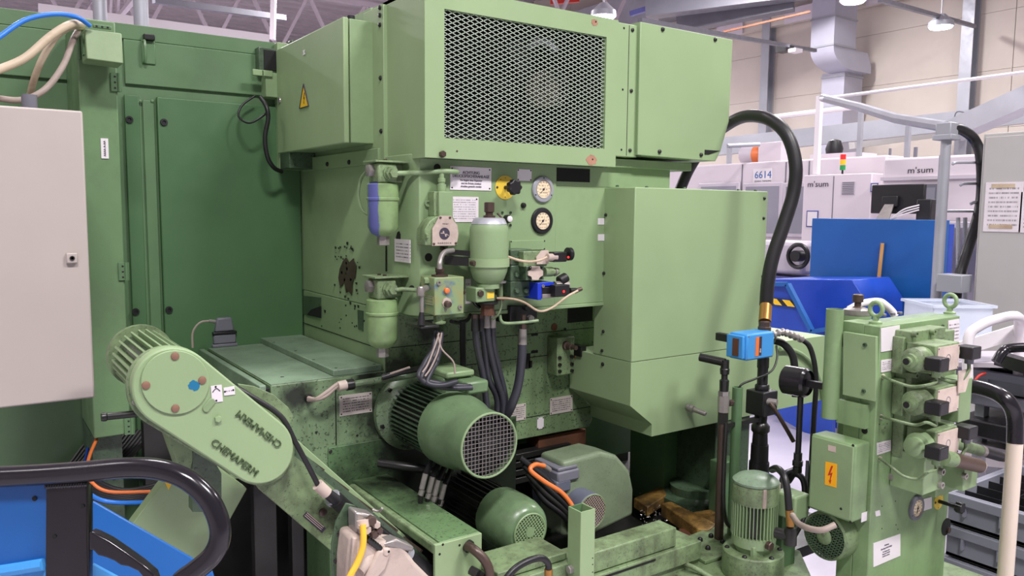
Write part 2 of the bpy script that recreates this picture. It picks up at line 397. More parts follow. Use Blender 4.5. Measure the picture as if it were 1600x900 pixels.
t = thing('wall_lamp', 'dark small floodlight hanging in front of the cream wall', 'lamp', at(1226, 77, 14))
p = at(1226, 77, 14); MB().box(p.x-.1, p.x+.1, p.y-.12, p.y+.12, p.z-.05, p.z+.05).build('housing', M_['black'], t)
MB().box(p.x-.1, p.x+.1, p.y-.3, p.y-.14, p.z-.09, p.z-.03).build('lens', M_['white'], t)
# white lattice trusses under the roof, seen over the left cabinet
def truss(lb, p, q, h, n=9, w=.12):
    t = thing('roof_truss', lb, 'truss', p)
    u = V((0, 0, h)); MB().bar(p, q, w, w).build('bottom_chord', M_['offwhite'], t); MB().bar(p+u, q+u, w, w).build('top_chord', M_['offwhite'], t)
    for i in range(n):
        a = p+(q-p)*(i/n); c = p+(q-p)*((i+.5)/n)+u; d = p+(q-p)*((i+1)/n)
        MB().bar(a, c, w*.6, w*.6).build('diagonal', M_['offwhite'], t); MB().bar(c, d, w*.6, w*.6).build('diagonal', M_['offwhite'], t)
    return t
truss('white lattice truss crossing the roof behind the big cabinet', V((-5, 15.5, 6.3)), V((15.5, 15.5, 6.3)), 1.6, 12)
truss('second white lattice truss farther down the hall', V((-5, 24, 6.3)), V((15.5, 24, 6.3)), 1.8, 11, .16)
truss('thin white lattice truss running along the hall', V((3.2, 9, 6.0)), V((3.2, 40, 6.0)), 1.2, 26, .1)
truss('farthest white lattice truss in the hall', V((-5, 34, 6.3)), V((15.5, 34, 6.3)), 1.9, 11, .18)
rail('white lattice edge strip with cable above the big cabinet', at(60, 14, 8), at(420, 62, 9), .07, M_['offwhite'], 'cable_duct', 'duct', .1)
for i, (px, w, lb) in enumerate(((157, 20, 'grey vertical extraction pipe above the cabinet, left one'), (221, 22, 'grey vertical extraction pipe with a flared foot above the cabinet'))):
    p = at(px, 40, 6); t = thing('extraction_pipe', lb, 'pipe', p-V((0, 0, .2)))
    MB().cyl(p-V((0, 0, .2)), p+V((0, 0, 3)), w/2*6/FPX, n=20).build('pipe', M_['zinc'], t)
    MB().lathe(p-V((0, 0, .2)), AZ, [(w*.8*6/FPX, 0), (w*.5*6/FPX, .17)], 20).build('collar', M_['zinc'], t)

# ================================================================ middle distance, right
# white machine tool 6614 (front on the plane x = 8)
XM = 8.0
def bx(px0, py0, px1, py1, x): # rectangle on an x plane
    a = onX(px0, py0, x); c = onX(px1, py1, x); return a.y, c.y, c.z, a.z
t = thing('machine_tool', 'long white machine tool with dark windows and sign 6614', 'machine', (XM+1, 5, 0))
a = onX(1095, 258, XM); c = onX(1386, 248, XM)
MB().box(XM, XM+2.2, c.y, a.y+1.5, .5, a.z).build('body', M_['offwhite'], t, bevel=.02)
MB().box(XM+.1, XM+2.2, c.y, a.y+1.5, 0, .5).build('plinth', M_['grey'], t)
for (x0, y0, x1, y1, nm) in ((1168, 292, 1217, 365, 'window'), (1098, 292, 1150, 365, 'window'), (1231, 292, 1262, 365, 'window')):
    yy = bx(x0, y0, x1, y1, XM)
    f = MB().box(XM-.03, XM, yy[0]+.05, yy[1]-.05, yy[2]-.05, yy[3]+.05).build('window_frame', M_['offwhite2'], t, bevel=.02)
    MB().box(XM-.034, XM-.028, yy[0], yy[1], yy[2], yy[3]).build('pane', M_['glass'], f)
for px in (1158, 1226, 1262): 
    yy = onX(px, 320, XM); MB().box(XM-.006, XM+.002, yy.y-.006, yy.y+.006, .5, a.z-.02).build('door_seam', M_['grey'], t)
yy = bx(1178, 264, 1206, 288, XM); s6 = MB().box(XM-.012, XM, yy[0], yy[1], yy[2], yy[3]).build('paper_sign', M_['white'], t)
text(s6, 'number', '6614', .125, onX(1192, 273.5, XM-.013), M_['blue'], 'X'); text(s6, 'caption', 'QUANG TRENDING', .028, onX(1192, 283, XM-.013), M_['ink'], 'X')
# control cabinet of it, nearer
XC = 7.4
t = thing('control_cabinet', 'white control cabinet with louvre and lettering beside the white machine', 'cabinet', (XC, 4.4, 0))
y0, y1, z0, z1 = bx(1256, 274, 1355, 420, XC)
MB().box(XC, XC+.5, y0, y1, 0, z1).build('body', M_['offwhite'], t, bevel=.01)
q = onX(1302, 300, XC); MB().box(XC-.004, XC, q.y-.004, q.y+.004, .2, z1-.02).build('door_seam', M_['grey'], t)
text(t, 'lettering', "m'sum", .085, onX(1278, 288, XC-.006), M_['ink'], 'X', sx=1.15)
u = bx(1316, 284, 1336, 304, XC); lv = MB().box(XC-.006, XC, u[0], u[1], u[2], u[3]).build('louvre', M_['offwhite2'], t)
for i in range(7): z = u[2]+(u[3]-u[2])*(i+.5)/7; MB().box(XC-.012, XC-.004, u[0]-.01, u[1]+.01, z-.003, z+.003).build('slat', M_['grey'], lv)
for r_, lb in (((1261, 329, 1278, 355), 0), ((1361, 286, 1372, 300), 0)):
    u = bx(*r_, XC); f = MB().box(XC-.006, XC, u[0], u[1], u[2], u[3]).build('notice', M_['bluepaint'], t)
    MB().box(XC-.008, XC-.005, u[0]-.012, u[1]+.012, u[2]+.012, u[3]-.012).build('notice_paper', M_['white'], f)
# right hand white machine
XR = 7.0
t = thing('machine_housing', 'second white machine housing with lettering, behind the monitor', 'machine', (XR, 3, 0))
y0, y1, z0, z1 = bx(1380, 248, 1474, 420, XR)
MB().box(XR, XR+1.6, y0, y1-.4, .1, z1).build('body', M_['offwhite'], t, bevel=.02)
u = bx(1384, 276, 1474, 280, XR); MB().box(XR-.03, XR, y0, y1-.3, u[2], u[2]+.03).build('ledge', M_['offwhite2'], t)
text(t, 'lettering', "m'sum", .075, onX(1438, 266, XR-.004), M_['ink'], 'X', sx=1.2)
u = bx(1444, 288, 1467, 322, XR); f = MB().box(XR-.02, XR, u[0], u[1], u[2], u[3]).build('window_frame', M_['grey'], t)
MB().box(XR-.024, XR-.018, u[0]-.03, u[1]+.03, u[2]+.03, u[3]-.03).build('pane', M_['glass'], f)
# signal tower
p = onX(1316, 275, XC+.1); t = thing('signal_tower', 'small red, amber and green signal tower on the white cabinet', 'signal light', p)
r = .028
MB().cyl(p, p+V((0, 0, .06)), .01, n=8).build('stem', M_['black'], t)
for i, (nm, cc) in enumerate((('green', (40, 130, 70)), ('amber', (236, 170, 40)), ('red', (220, 40, 40)))):
    MB().cyl(p+V((0, 0, .06+i*.055)), p+V((0, 0, .06+i*.055+.05)), r, n=14).build('lens', flat('lens_'+nm, cc, .3, emit=.3), t)
# spindle carriage on top of the machine
def pbox(px0, py0, px1, py1, D, d): # upright block through pixels, at real depth
    a = at(px0, py0, D); c = at(px1, py1, D); x = (a.x+c.x)/2; return a, c
p0 = onX(1150, 262, XM+.5); 
t = thing('drive_unit', 'white drive motor with orange band lying on top of the white machine', 'motor', V((XM+.5, p0.y, p0.z-.1)))
a1 = onX(1163, 242, XM+.5); a2 = onX(1183, 242, XM+.5); a3 = onX(1232, 242, XM+.5)
MB().cyl(a1, a2, .12, n=18).build('motor', M_['offwhite2'], t); MB().cyl(a2, a2+V((0, -.12, 0)), .13, n=18).build('band', M_['orange'], t)
MB().box(XM+.35, XM+.7, a3.y, a2.y-.13, a3.z-.14, a3.z+.16).build('gearbox', M_['offwhite'], t, bevel=.01)
MB().box(XM+.3, XM+.8, a3.y-.5, a1.y+.1, a3.z-.2, a3.z-.14).build('base', M_['zinc'], t)
p = onX(1303, 246, XM+.4); t = thing('actuator', 'small black actuator on a white block on top of the machine', 'actuator', p-V((0, 0, .05)))
MB().box(XM+.3, XM+.7, p.y-.35, p.y+.25, p.z-.1, p.z+.04).build('block', M_['offwhite'], t); MB().lathe(p+V((0, 0, .04)), AZ, [(.09, 0), (.1, .06), (.07, .15), (.02, .17)], 14).build('cap', M_['black'], t)
# pipe rails above the machines
for lb, pts, r, mt in (
    ('thin round rail on posts behind the hose arch', [at(1137, 228, 9.5), at(1185, 226, 9.6), at(1187, 226, 9.6)], .025, 'zinc'),
    ('grey overhead cable duct descending to the suction pipe post', [at(1285, 153, 7.3), at(1345, 168, 6.3), at(1400, 185, 5.6), at(1478, 198, 4.9)], .035, 'zinc'),
    ('long perforated white rail crossing the hall in front of the wall', [at(1280, 155, 7.2), at(1600, 113, 6.6), at(1640, 108, 6.6)], .016, 'white'),
    ('lower white rail from the hose arch to the blue post', [at(1210, 183, 9), at(1346, 166, 9)], .03, 'white')):
    tag(MB().tube(pts, r, 8, 1).build('overhead_rail', M_[mt]), lb, 'rail')
tag(MB().bar(at(1120, 230, 15), at(1600, 178, 13.0), .2, .32).build('wall_beam', M_['zinc']), 'horizontal grey steel beam along the cream wall', 'beam')
tag(MB().bar(at(1490, 205, 8.2), at(1640, 140, 7.0), .2, .2).build('crane_arm', M_['zinc']), 'grey sloping jib arm at the right edge', 'beam')
tag(MB().bar(at(1330, 216, 15), at(1480, 196, 15), .25, .4).build('duct_beam', M_['greycab']), 'grey flat duct behind the vertical square duct', 'duct')
for px, y0, xx, zb, lb, mt, w in ((1281, 150, 7.6, 2.02, 'perforated white steel post left of the vertical duct', 'white', .055), (1346, 168, 8.3, 2.1, 'grey and blue post standing in front of the vertical duct', 'zinc', .045),
                             (1420, 190, 7.3, 2.0, 'thin grey post under the overhead duct', 'zinc', .04), (1140, 228, 8.5, 2.1, 'short grey post standing on the white machine', 'zinc', .05),
                             (1391, 232, 8.3, 2.1, 'tiny rod standing on the white machine, left one', 'grey', .02), (1431, 230, 7.3, 2.0, 'tiny rod standing on the white machine, right one', 'grey', .025)):
    q = onX(px, y0, xx); tag(MB().box(q.x-w/2, q.x+w/2, q.y-w/2, q.y+w/2, zb, q.z).build('steel_post', M_[mt]), lb, 'post')
p = at(1527, 178, 12); t = thing('floodlight', 'black floodlight panel fixed beside the right column', 'lamp', p); MB().box(p.x-.04, p.x+.04, p.y-.12, p.y+.1, p.z-.09, p.z+.08).build('housing', M_['black'], t, bevel=.01)
MB().tube([p+V((0, .1, 0)), p+V((0, .3, .06)), p+V((0, .35, -.1))], .01, 6).build('cable', M_['grey'], t)
# blue partition
XB = 5.9
y0, y1, z0, z1 = bx(1269, 341, 1463, 600, XB)
t = thing('partition', 'tall bright blue sheet metal partition below the monitor', 'partition', (XB, (y0+y1)/2, 0))
MB().box(XB, XB+.05, y0, y1, .05, z1).build('panel', M_['blue'], t, bevel=.004)
for yy in (y0-.02, y1+.02): MB().box(XB+.05, XB+.12, yy-.02, yy+.02, 0, z1-.03).build('post', M_['blue2'], t)
p = onX(1379, 380, XB-.02); q = onX(1364, 520, XB-.05)
tag(MB().tube([p, q], .014, 10, 1).build('broom_handle', M_['wood']), 'pale wooden broom handle leaning on the blue partition', 'handle')
# monitor and small computer on a desk behind the partition
XO = 6.6
y0, y1, z0, z1 = bx(1362, 289, 1442, 338, XO)
dz = onX(1400, 340, XO).z-.03
t = thing('desk', 'grey desk behind the blue partition, holding the monitor', 'desk', (XO+.2, (y0+y1)/2, 0))
MB().box(XO-.2, XO+.36, y1-.6, y0+.4, dz-.04, dz).build('desktop', M_['offwhite2'], t)
for yy in (y1-.55, y0+.35): MB().box(XO-.1, XO+.3, yy-.03, yy+.03, 0, dz-.04).build('leg', M_['grey'], t)
t = thing('monitor', 'black computer monitor seen from behind above the blue partition', 'monitor', (XO, (y0+y1)/2, dz))
MB().box(XO, XO+.04, y0, y1, z0+.02, z1).build('screen_housing', M_['black'], t, bevel=.008)
ym = y1+(y0-y1)*.6
MB().box(XO-.03, XO, ym-.07, ym+.07, z0+.08, z1-.1).build('rear_cover', M_['black'], t, bevel=.006)
MB().prism([(XO-.02, ym-.04, z1-.17), (XO-.02, ym+.04, z1-.17), (XO-.1, ym+.07, dz+.012), (XO-.1, ym-.05, dz+.012)], (-.012, 0, 0)).build('stand', M_['steel'], t)
MB().box(XO-.14, XO+.14, ym-.12, ym+.12, dz, dz+.012).build('foot', M_['black'], t, bevel=.004)
u = bx(1432, 311, 1454, 340, XO-.05)
t = thing('small_computer', 'small black computer box with white cables beside the monitor', 'computer', (XO-.05, u[0], dz)); MB().box(XO-.05, XO+.15, u[0], u[1], dz, u[3]).build('case', M_['black'], t, bevel=.01)
for k in range(3): MB().tube([V((XO-.055, u[0]-.03, u[3]-.05-.02*k)), V((XO-.1, u[0]+.08, u[3]-.09-.02*k)), V((XO-.08, u[0]+.2, dz+.012))], .006, 6).build('cable', M_['white'], t)
# small parts bins rack
u = bx(1480, 295, 1510, 342, 7.3); t = thing('parts_rack', 'white rack of small blue parts bins behind the post', 'rack', (7.3, u[0], .6))
MB().box(7.32, 7.36, u[0]+.1, u[1]-.1, .6, u[3]+.25).build('back_board', M_['offwhite'], t)
for i in range(2):
    for j in range(6):
        yy = u[0]-(u[0]-u[1])*(i*.52); z = u[2]+(u[3]-u[2])*j/6
        MB().box(7.2, 7.32, yy-.11, yy, z, z+.03).build('bin', M_['cobalt'], t)
MB().box(7.15, 7.32, u[1], u[0], u[2]-.5, u[2]-.45).build('shelf', M_['zinc'], t)
# tipping container, deep blue, with hazard stripes
XT = 5.0
t = thing('tipping_container', 'deep blue tipping container with black and yellow warning stripes', 'container', (XT+.4, 3.9, 0))
def poly(pxs, x): return [onX(a, c, x) for a, c in pxs]
MB().prism(poly([(1202, 436), (1331, 437), (1352, 470), (1352, 560), (1318, 735), (1202, 690)], XT+.3), (.5, 0, 0)).build('bin_body', M_['blue2'], t, bevel=.006)
MB().prism(poly([(1195, 444), (1230, 444), (1268, 517), (1300, 514), (1300, 700), (1195, 640)], XT), (.04, 0, 0)).build('side_plate', M_['blue2'], t)
fr = MB()
for a_, c_ in (((1205, 444), (1231, 444)), ((1231, 444), (1269, 518)), ((1269, 518), (1300, 513))): fr.bar(onX(*a_, XT-.02), onX(*c_, XT-.02), .04, .03)
fr.build('rim', M_['blue'], t)
u0 = onX(1204, 466, XT-.022); u1 = onX(1244, 480, XT-.022)
hz = MB().box(XT-.022, XT-.002, u0.y, u1.y, u1.z, u0.z).build('warning_strip', M_['black'], t)
dy = (u0.y-u1.y)/4
for k in range(2):
    ya = u0.y-dy*(.35+2.0*k); MB().prism([(XT-.024, ya-.02, u1.z), (XT-.024, ya-.02-dy*1.15, u1.z), (XT-.024, ya+.03-dy*1.15, u0.z), (XT-.024, ya+.03, u0.z)], (.003, 0, 0)).build('yellow_stripe', M_['sign'], hz)
for yy in (3.3, 3.9): MB().lathe((XT+.5, yy, .1), AY, [(.1, 0), (.1, .06)], 16).build('wheel', M_['black'], t)
# belt wheel machine next to the container
p = at(1247, 400, 7.0); t = thing('pulley_machine', 'black pulley wheel on a grey machine left of the blue partition', 'wheel', p-V((0, 0, .15)))
MB().torus(p, AX, .1, .02, 24, 8).build('rim', M_['black'], t); MB().lathe(p-V((.05, 0, 0)), AX, [(.05, 0), (.05, .1)], 16).build('hub', M_['black'], t)
MB().box(p.x+.08, p.x+.5, p.y+.0, p.y+.55, p.z-.18, p.z+.12).build('housing', M_['offwhite2'], t, bevel=.04)
MB().box(p.x+.05, p.x+.4, p.y-.3, p.y+.55, p.z-1, p.z-.2).build('base', M_['bluepaint'], t)
# suction pipe post with black hose and grey cabinet
D = 4.6
p = at(1480, 196, D); r = .028
t = thing('suction_post', 'tall grey pipe post with a block on top, left of the grey cabinet', 'post', V((p.x, p.y, 0)))
MB().cyl((p.x, p.y, 0), (p.x, p.y, p.z-.05), r, n=20).build('pole', M_['zinc'], t)
MB().box(p.x-.045, p.x+.045, p.y-.045, p.y+.045, p.z-.06, p.z+.015).build('head_block', M_['zinc'], t, bevel=.006)
MB().box(p.x-.055, p.x+.055, p.y-.055, p.y+.055, p.z-.085, p.z-.055).build('collar', M_['zinc'], t, bevel=.004)
q = at(1488, 442, D-.05); MB().box(q.x-.06, q.x+.06, q.y-.08, q.y+.06, q.z-.05, q.z+.05).build('clamp', M_['zinc'], t, bevel=.004)
MB().cyl((p.x+.06, p.y+.05, 0), (p.x+.06, p.y+.05, 1.95), .016, n=12).build('side_tube', M_['zinc'], t)
tag(MB().tube([at(1486, 200, D), at(1503, 203, D+.03), at(1522, 218, D+.1), at(1533, 250, D+.1), at(1532, 320, D+.1), at(1512, 390, D+.05), at(1500, 430, D), at(1492, 480, D), at(1490, 560, D)], .03, 12).build('black_hose', M_['black']), 'thick black hose curving down from the grey pipe post', 'hose')
for k, (py, px0) in enumerate(((254, 1488), (287, 1500), (316, 1516), (330, 1470))):
    tag(MB().tube([at(px0, py+3, D+.1), at(px0+8, py, D+.1), at(1540, py, D+.15)], .009, 8).build('ladder_rung', M_['zinc']), 'pale bent rung between post and grey cabinet, %s from the top' % ('first', 'second', 'third', 'lowest')[k], 'rung')
for px in (1497, 1508): tag(MB().cyl(at(px, 340, D+.2), at(px, 480, D+.2), .012, n=8).build('ladder_rail', M_['zinc']), 'thin upright tube behind the post, %s one' % ('left' if px < 1500 else 'right'), 'tube')
XG = 4.7
y0, y1, z0, z1 = bx(1537, 209, 1690, 600, XG)
t = thing('grey_cabinet', 'tall light grey cabinet with paper notices at the right edge', 'cabinet', (XG+.3, (y0+y1)/2, 0))
MB().box(XG, XG+.6, y1-.3, y0, .05, z1).build('body', M_['greycab'], t, bevel=.006)
a_ = onX(1541, 220, XG); MB().box(XG-.012, XG, y1-.3, a_.y, .1, z1-.02).build('door', M_['greycab'], t, bevel=.003)
for q_ in ((1541, 285, 1594, 363), (1596, 300, 1660, 365)):
    u = bx(*q_, XG-.014); f = MB().box(XG-.016, XG-.012, u[0], u[1], u[2], u[3]).build('paper_notice', M_['print2'], t)
    for zt in (u[3]-.02, u[2]+.03): MB().box(XG-.018, XG-.015, u[0]-.03, u[1]+.04, zt-.012, zt+.01).build('tape', M_['conduit'], f)
# tub with clear plastic, on a white trolley
p0 = onZ(1450, 515, 1.08)
t = thing('clear_tub', 'clear plastic storage tub behind the hydraulic stand', 'tub', at(1500, 545, 3.6))
a_ = at(1453, 478, 3.6); w_ = sz(100, 3.6)
xr = RT.copy(); xr.z = 0; xr.normalize(); yf = V((-xr.y, xr.x, 0)); hz_ = sz(58, 3.6)
cc = a_+xr*w_/2+yf*.12-V((0, 0, hz_/2))
for sgn, aa, bb_, L1, L2 in ((1, xr, yf, w_/2*.92, .13), (-1, xr, yf, w_/2*.92, .13)):
    MB().obox(cc+bb_*sgn*L2, aa, bb_, AZ, L1, .003, hz_/2).build('side_wall', M_['clear'], t)
for sgn in (-1, 1): MB().obox(cc+xr*sgn*w_*.46, xr, yf, AZ, .003, .13, hz_/2).build('end_wall', M_['clear'], t)
MB().obox(cc-V((0, 0, hz_/2)), xr, yf, AZ, w_/2*.92, .13, .003).build('bottom', M_['clear'], t)
rim = MB()
for sgn in (-1, 1): rim.obox(cc+V((0, 0, hz_/2))+yf*sgn*.135, xr, yf, AZ, w_/2, .012, .006); rim.obox(cc+V((0, 0, hz_/2))+xr*sgn*w_*.48, xr, yf, AZ, .012, .14, .006)
rim.build('rim', M_['clear'], t)
# white trolley handle, cart and crates
D = 3.2
t = thing('trolley', 'white steel trolley with a bent push handle behind the tub', 'trolley', at(1520, 700, D))
MB().tube([at(1512, 600, D), at(1513, 530, D), at(1530, 510, D), at(1560, 498, D), at(1590, 495, D), at(1592, 520, D+.2), at(1590, 620, D+.3)], .02, 10).build('push_handle', M_['white'], t)
MB().bar(at(1500, 545, D+.3), at(1600, 515, D+.2), .02, .06).build('side_rail', M_['white'], t)
MB().bar(at(1500, 560, D+.5), at(1700, 562, D+.1), .5, .02).build('deck', M_['offwhite2'], t)
# ================================================================ left: big green cabinet (front plane y = 3.04)
YL = 3.04
def yq(px0, py0, px1, py1, y):
    a = onY(px0, py0, y); c = onY(px1, py1, y); return a.x, c.x, c.z, a.z
def ybox(px0, py0, px1, py1, y, d): x0, x1, z0, z1 = yq(px0, py0, px1, py1, y); return MB().box(x0, x1, y, y+d, z0, z1)
def ypoly(pxs, y, d): return MB().prism([onY(a, c, y) for a, c in pxs], (0, d, 0))
def xpoly(pxs, x, d): return MB().prism([onX(a, c, x) for a, c in pxs], (d, 0, 0))
zt = onY(187, 58, YL).z; zl = onY(187, 35, YL-.0).z
t = thing('machine_cabinet', 'big green enclosure cabinet of the machine, along the left', 'cabinet', (0, YL+.3, 0))
ztop = onY(0, 12, YL).z
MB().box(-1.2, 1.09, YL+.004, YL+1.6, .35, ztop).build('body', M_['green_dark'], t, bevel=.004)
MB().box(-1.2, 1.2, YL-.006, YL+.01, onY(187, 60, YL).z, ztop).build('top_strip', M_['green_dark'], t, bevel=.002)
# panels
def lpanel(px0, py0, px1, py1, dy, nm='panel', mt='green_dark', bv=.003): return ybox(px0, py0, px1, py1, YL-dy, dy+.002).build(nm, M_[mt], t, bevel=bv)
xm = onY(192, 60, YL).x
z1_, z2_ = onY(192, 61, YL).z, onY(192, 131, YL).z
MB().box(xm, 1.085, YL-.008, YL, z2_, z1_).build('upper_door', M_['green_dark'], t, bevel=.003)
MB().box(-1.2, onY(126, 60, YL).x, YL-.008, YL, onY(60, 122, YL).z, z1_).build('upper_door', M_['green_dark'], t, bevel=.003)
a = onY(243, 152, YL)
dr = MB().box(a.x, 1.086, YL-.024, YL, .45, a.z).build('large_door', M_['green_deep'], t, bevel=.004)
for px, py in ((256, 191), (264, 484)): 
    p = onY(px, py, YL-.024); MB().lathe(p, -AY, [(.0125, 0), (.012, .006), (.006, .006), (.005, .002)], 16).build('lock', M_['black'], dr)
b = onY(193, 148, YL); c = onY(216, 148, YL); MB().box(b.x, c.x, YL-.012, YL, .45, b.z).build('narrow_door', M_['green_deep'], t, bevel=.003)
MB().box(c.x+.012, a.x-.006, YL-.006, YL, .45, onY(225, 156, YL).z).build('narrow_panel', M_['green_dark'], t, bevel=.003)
for px, py in ((202, 187), (212, 487)):
    p = onY(px, py, YL-.012); MB().lathe(p, -AY, [(.0125, 0), (.012, .006), (.006, .006), (.005, .002)], 16).build('lock', M_['black'], t)
for px in (219, 238): bolt(t, onY(px, 158, YL-.006), -AY, .006, M_['green_dark'], kind='pan')
# handles / latch on upper door
p = onY(232, 82, YL-.01); MB().tube([p+V((-.015, -.004, .035)), p+V((-.015, -.02, .03)), p+V((-.015, -.02, -.03)), p+V((-.015, -.004, -.035))], .005, 8, 3).build('latch_handle', M_['green_dark'], t)
MB().box(p.x-.022, p.x+.022, YL-.014, YL-.006, p.z-.04, p.z+.04).build('latch_plate', M_['green_dark'], t, bevel=.003)
p = onY(232, 60, YL-.01); MB().box(p.x-.018, p.x+.018, YL-.03, YL-.004, p.z-.008, p.z+.012).build('latch_catch', M_['grime_and_shade'], t, bevel=.003)
# dark hood attachment near the electrical box
# column in front: post with small terminal box
YC = 2.72
x0, x1 = onY(130, 300, YC).x, onY(190, 300, YC).x
t2 = thing('corner_post', 'tall flat green post with hinges right of the beige panel', 'post', ((x0+x1)/2, YC+.1, 0))
zb = onY(160, 684, YC).z
ztp = onY(160, 48, YC).z
MB().box(x0, x1, YC, YC+.3, zb, ztp+.03).build('post', M_['green_mid'], t2, bevel=.004)
MB().box(x0, x1-.02, YC+.05, YC+.28, 0, zb).build('foot', M_['green_black'], t2)
for px, py in ((183, 129), (195, 424), (204, 665)):
    p = onY(px, py, YC-.002); h = MB().box(p.x-.018, p.x+.012, YC-.006, YC, p.z-.028, p.z+.028).build('hinge', M_['green_dark'], t2, bevel=.001)
    MB().cyl((x1+.004, YC-.004, p.z-.028), (x1+.004, YC-.004, p.z+.028), .006, n=10).build('hinge_pin', M_['green_dark'], t2)
    for dz in (-.017, 0, .017): bolt(h, (p.x-.006, YC-.006, p.z+dz), -AY, .003, M_['grime_and_shade'], kind='pan')
u = yq(157, 216, 170, 248, YC); pl = MB().box(u[0], u[1], YC-.003, YC, u[2], u[3]).build('nameplate', M_['white'], t2)
text(pl, 'lettering', 'AAAA A-AA', .009, ((u[0]+u[1])/2, YC-.004, (u[2]+u[3])/2), M_['ink'], 'Y', rot=PI/2)
# terminal box with lid
YT = 2.62
t3 = thing('terminal_box', 'small green terminal box with hinged lid where the cream conduits end', 'box', onY(160, 100, YT))
u = yq(131, 47, 190, 102, YT); MB().prism([V((u[0], YT-.02, u[3])), V((u[1], YT-.02, u[3])), V((u[1], YT-.035, u[2])), V((u[0], YT-.035, u[2]+.003))], (0, .1, 0)).build('lid', M_['green'], t3, bevel=.003)
MB().box(u[0]-.004, u[1]-.01, YT+.08, YT+.14, u[2]+.02, u[3]).build('back', M_['green_dark'], t3)
v = yq(143, 40, 172, 49, YT); h = MB().box(v[0], v[1], YT-.028, YT-.018, v[2], v[3]).build('hinge', M_['green_dark'], t3, bevel=.002)
for i in range(3): bolt(h, (v[0]+(v[1]-v[0])*(.2+.3*i), YT-.028, (v[2]+v[3])/2), -AY, .003, M_['grime_and_shade'], kind='pan')
for yy in (YT, YT+.08): MB().box(u[0]-.004, u[0]+.002, yy, yy+.03, u[2]+.02, u[3]-.01).build('side_clip', M_['green_dark'], t3)
# cables into it
def tb(name, lb, cat, pts, r, mt, n=12, grp=None, sub=6):
    return tag(MB().tube([at(*q) if not isinstance(q, Vector) else q for q in pts], r, n, sub).build(name, M_[mt]), lb, cat, grp)
tb('blue_air_hose', 'bright blue air hose arching over the top left corner', 'hose', [(-30, 78, 2.0), (0, 57, 2.05), (40, 31, 2.1), (85, 22, 2.15), (120, 27, 2.2), (140, 40, 2.25)], .0065, 'bluecable')
tb('conduit', 'thick stained cream conduit, uppermost of the three entering the terminal box', 'conduit', [(-30, 118, 2.0), (0, 108, 2.05), (40, 90, 2.1), (80, 56, 2.15), (110, 38, 2.2), (128, 38, 2.3)], .011, 'conduit', 14)
tb('conduit', 'cream conduit curving down behind the beige panel from the terminal box', 'conduit', [(44, 168, 2.25), (50, 135, 2.2), (66, 92, 2.18), (90, 55, 2.2), (112, 42, 2.25), (128, 42, 2.35)], .009, 'conduit', 14)
tb('conduit', 'grey brown ribbed conduit, lowest of the three entering the terminal box', 'conduit', [(-20, 150, 2.1), (0, 154, 2.1), (35, 156, 2.12), (70, 140, 2.15), (98, 104, 2.2), (113, 66, 2.25), (122, 48, 2.35)], .0085, 'conduitgrey', 14)
tb('fitting', 'grey threaded cable fitting on top of the beige panel', 'fitting', [Vector((onY(46, 160, 2.42).x, 2.42, onY(46, 165, 2.35).z-.02)), Vector((onY(46, 160, 2.42).x, 2.42, onY(46, 165, 2.35).z+.035))], .018, 'grey', 14)
# beige panel: switch cabinet
YB_ = 2.35
t = thing('switch_cabinet', 'large plain beige switch cabinet with a square lock, far left', 'cabinet', (0, YB_+.2, .8))
u = yq(0, 165, 131, 175, YB_); zt_ = onY(65, 169, YB_).z; xr_ = onY(137, 400, YB_).x; zb_ = onY(144, 622, YB_).z
MB().box(-.9, xr_, YB_+.03, YB_+.16, zb_+.01, zt_-.01).build('body', M_['beige'], t, bevel=.004)
dd = MB().box(-.9, xr_+.003, YB_, YB_+.028, zb_, zt_).build('door', M_['beige'], t, bevel=.005)
p = onY(112, 403, YB_); lk = MB().box(p.x-.013, p.x+.013, YB_-.012, YB_, p.z-.0135, p.z+.0135).build('lock_plate', M_['beige'], dd, bevel=.003)
MB().lathe((p.x, YB_-.012, p.z), -AY, [(.006, 0), (.006, .003), (.0035, .003), (.003, 0)], 14).build('lock', M_['grime_and_shade'], dd)
# under the beige panel
t = thing('cable_bundle', 'dark bundle of cables hanging under the green post', 'cables', at(180, 780, 2.6))
random.seed(3)
for k in range(16):
    x_ = 120+k*6; MB().tube([at(x_+30, 672, 2.75), at(x_+8, 700, 2.7), at(x_-20-2*k*.3, 735, 2.65), at(x_-60, 760, 2.6)], .006, 8, 4).build('cable', M_['black' if k % 3 else 'grime_and_shade'], t)
for k in range(8):
    MB().tube([at(140, 745+k*5, 2.45), at(190, 765+k*3, 2.45), at(250, 755+k*3, 2.5), at(330, 730+k*4, 2.6)], .006, 8, 4).build('cable', M_['black'], t)
tb('orange_cable', 'orange cable running down behind the black cart handle', 'cable', [(151, 686, 2.5), (140, 712, 2.4), (136, 735, 2.35), (142, 752, 2.3), (170, 768, 2.3), (235, 768, 2.35)], .005, 'orange')
tb('blue_cable', 'blue hose on the floor cables behind the cart handle', 'hose', [(120, 745, 2.3), (145, 775, 2.2), (180, 785, 2.2), (235, 784, 2.3), (260, 778, 2.4)], .006, 'bluecable')
tb('blue_wire', 'thin blue wire beside the orange cable', 'wire', [(137, 700, 2.6), (133, 720, 2.55), (128, 735, 2.5)], .004, 'blue2')
# ================================================================ main machine body
W = 1.09; YP = 2.087; YB = 2.28
zseam = onY(868, 478, YP).z
zbase = 1.083
t = M = thing('grinding_machine', 'green machine tool body with control panel, side wall and base block', 'machine', (1.3, 2.3, 0))
zwt = 1.765
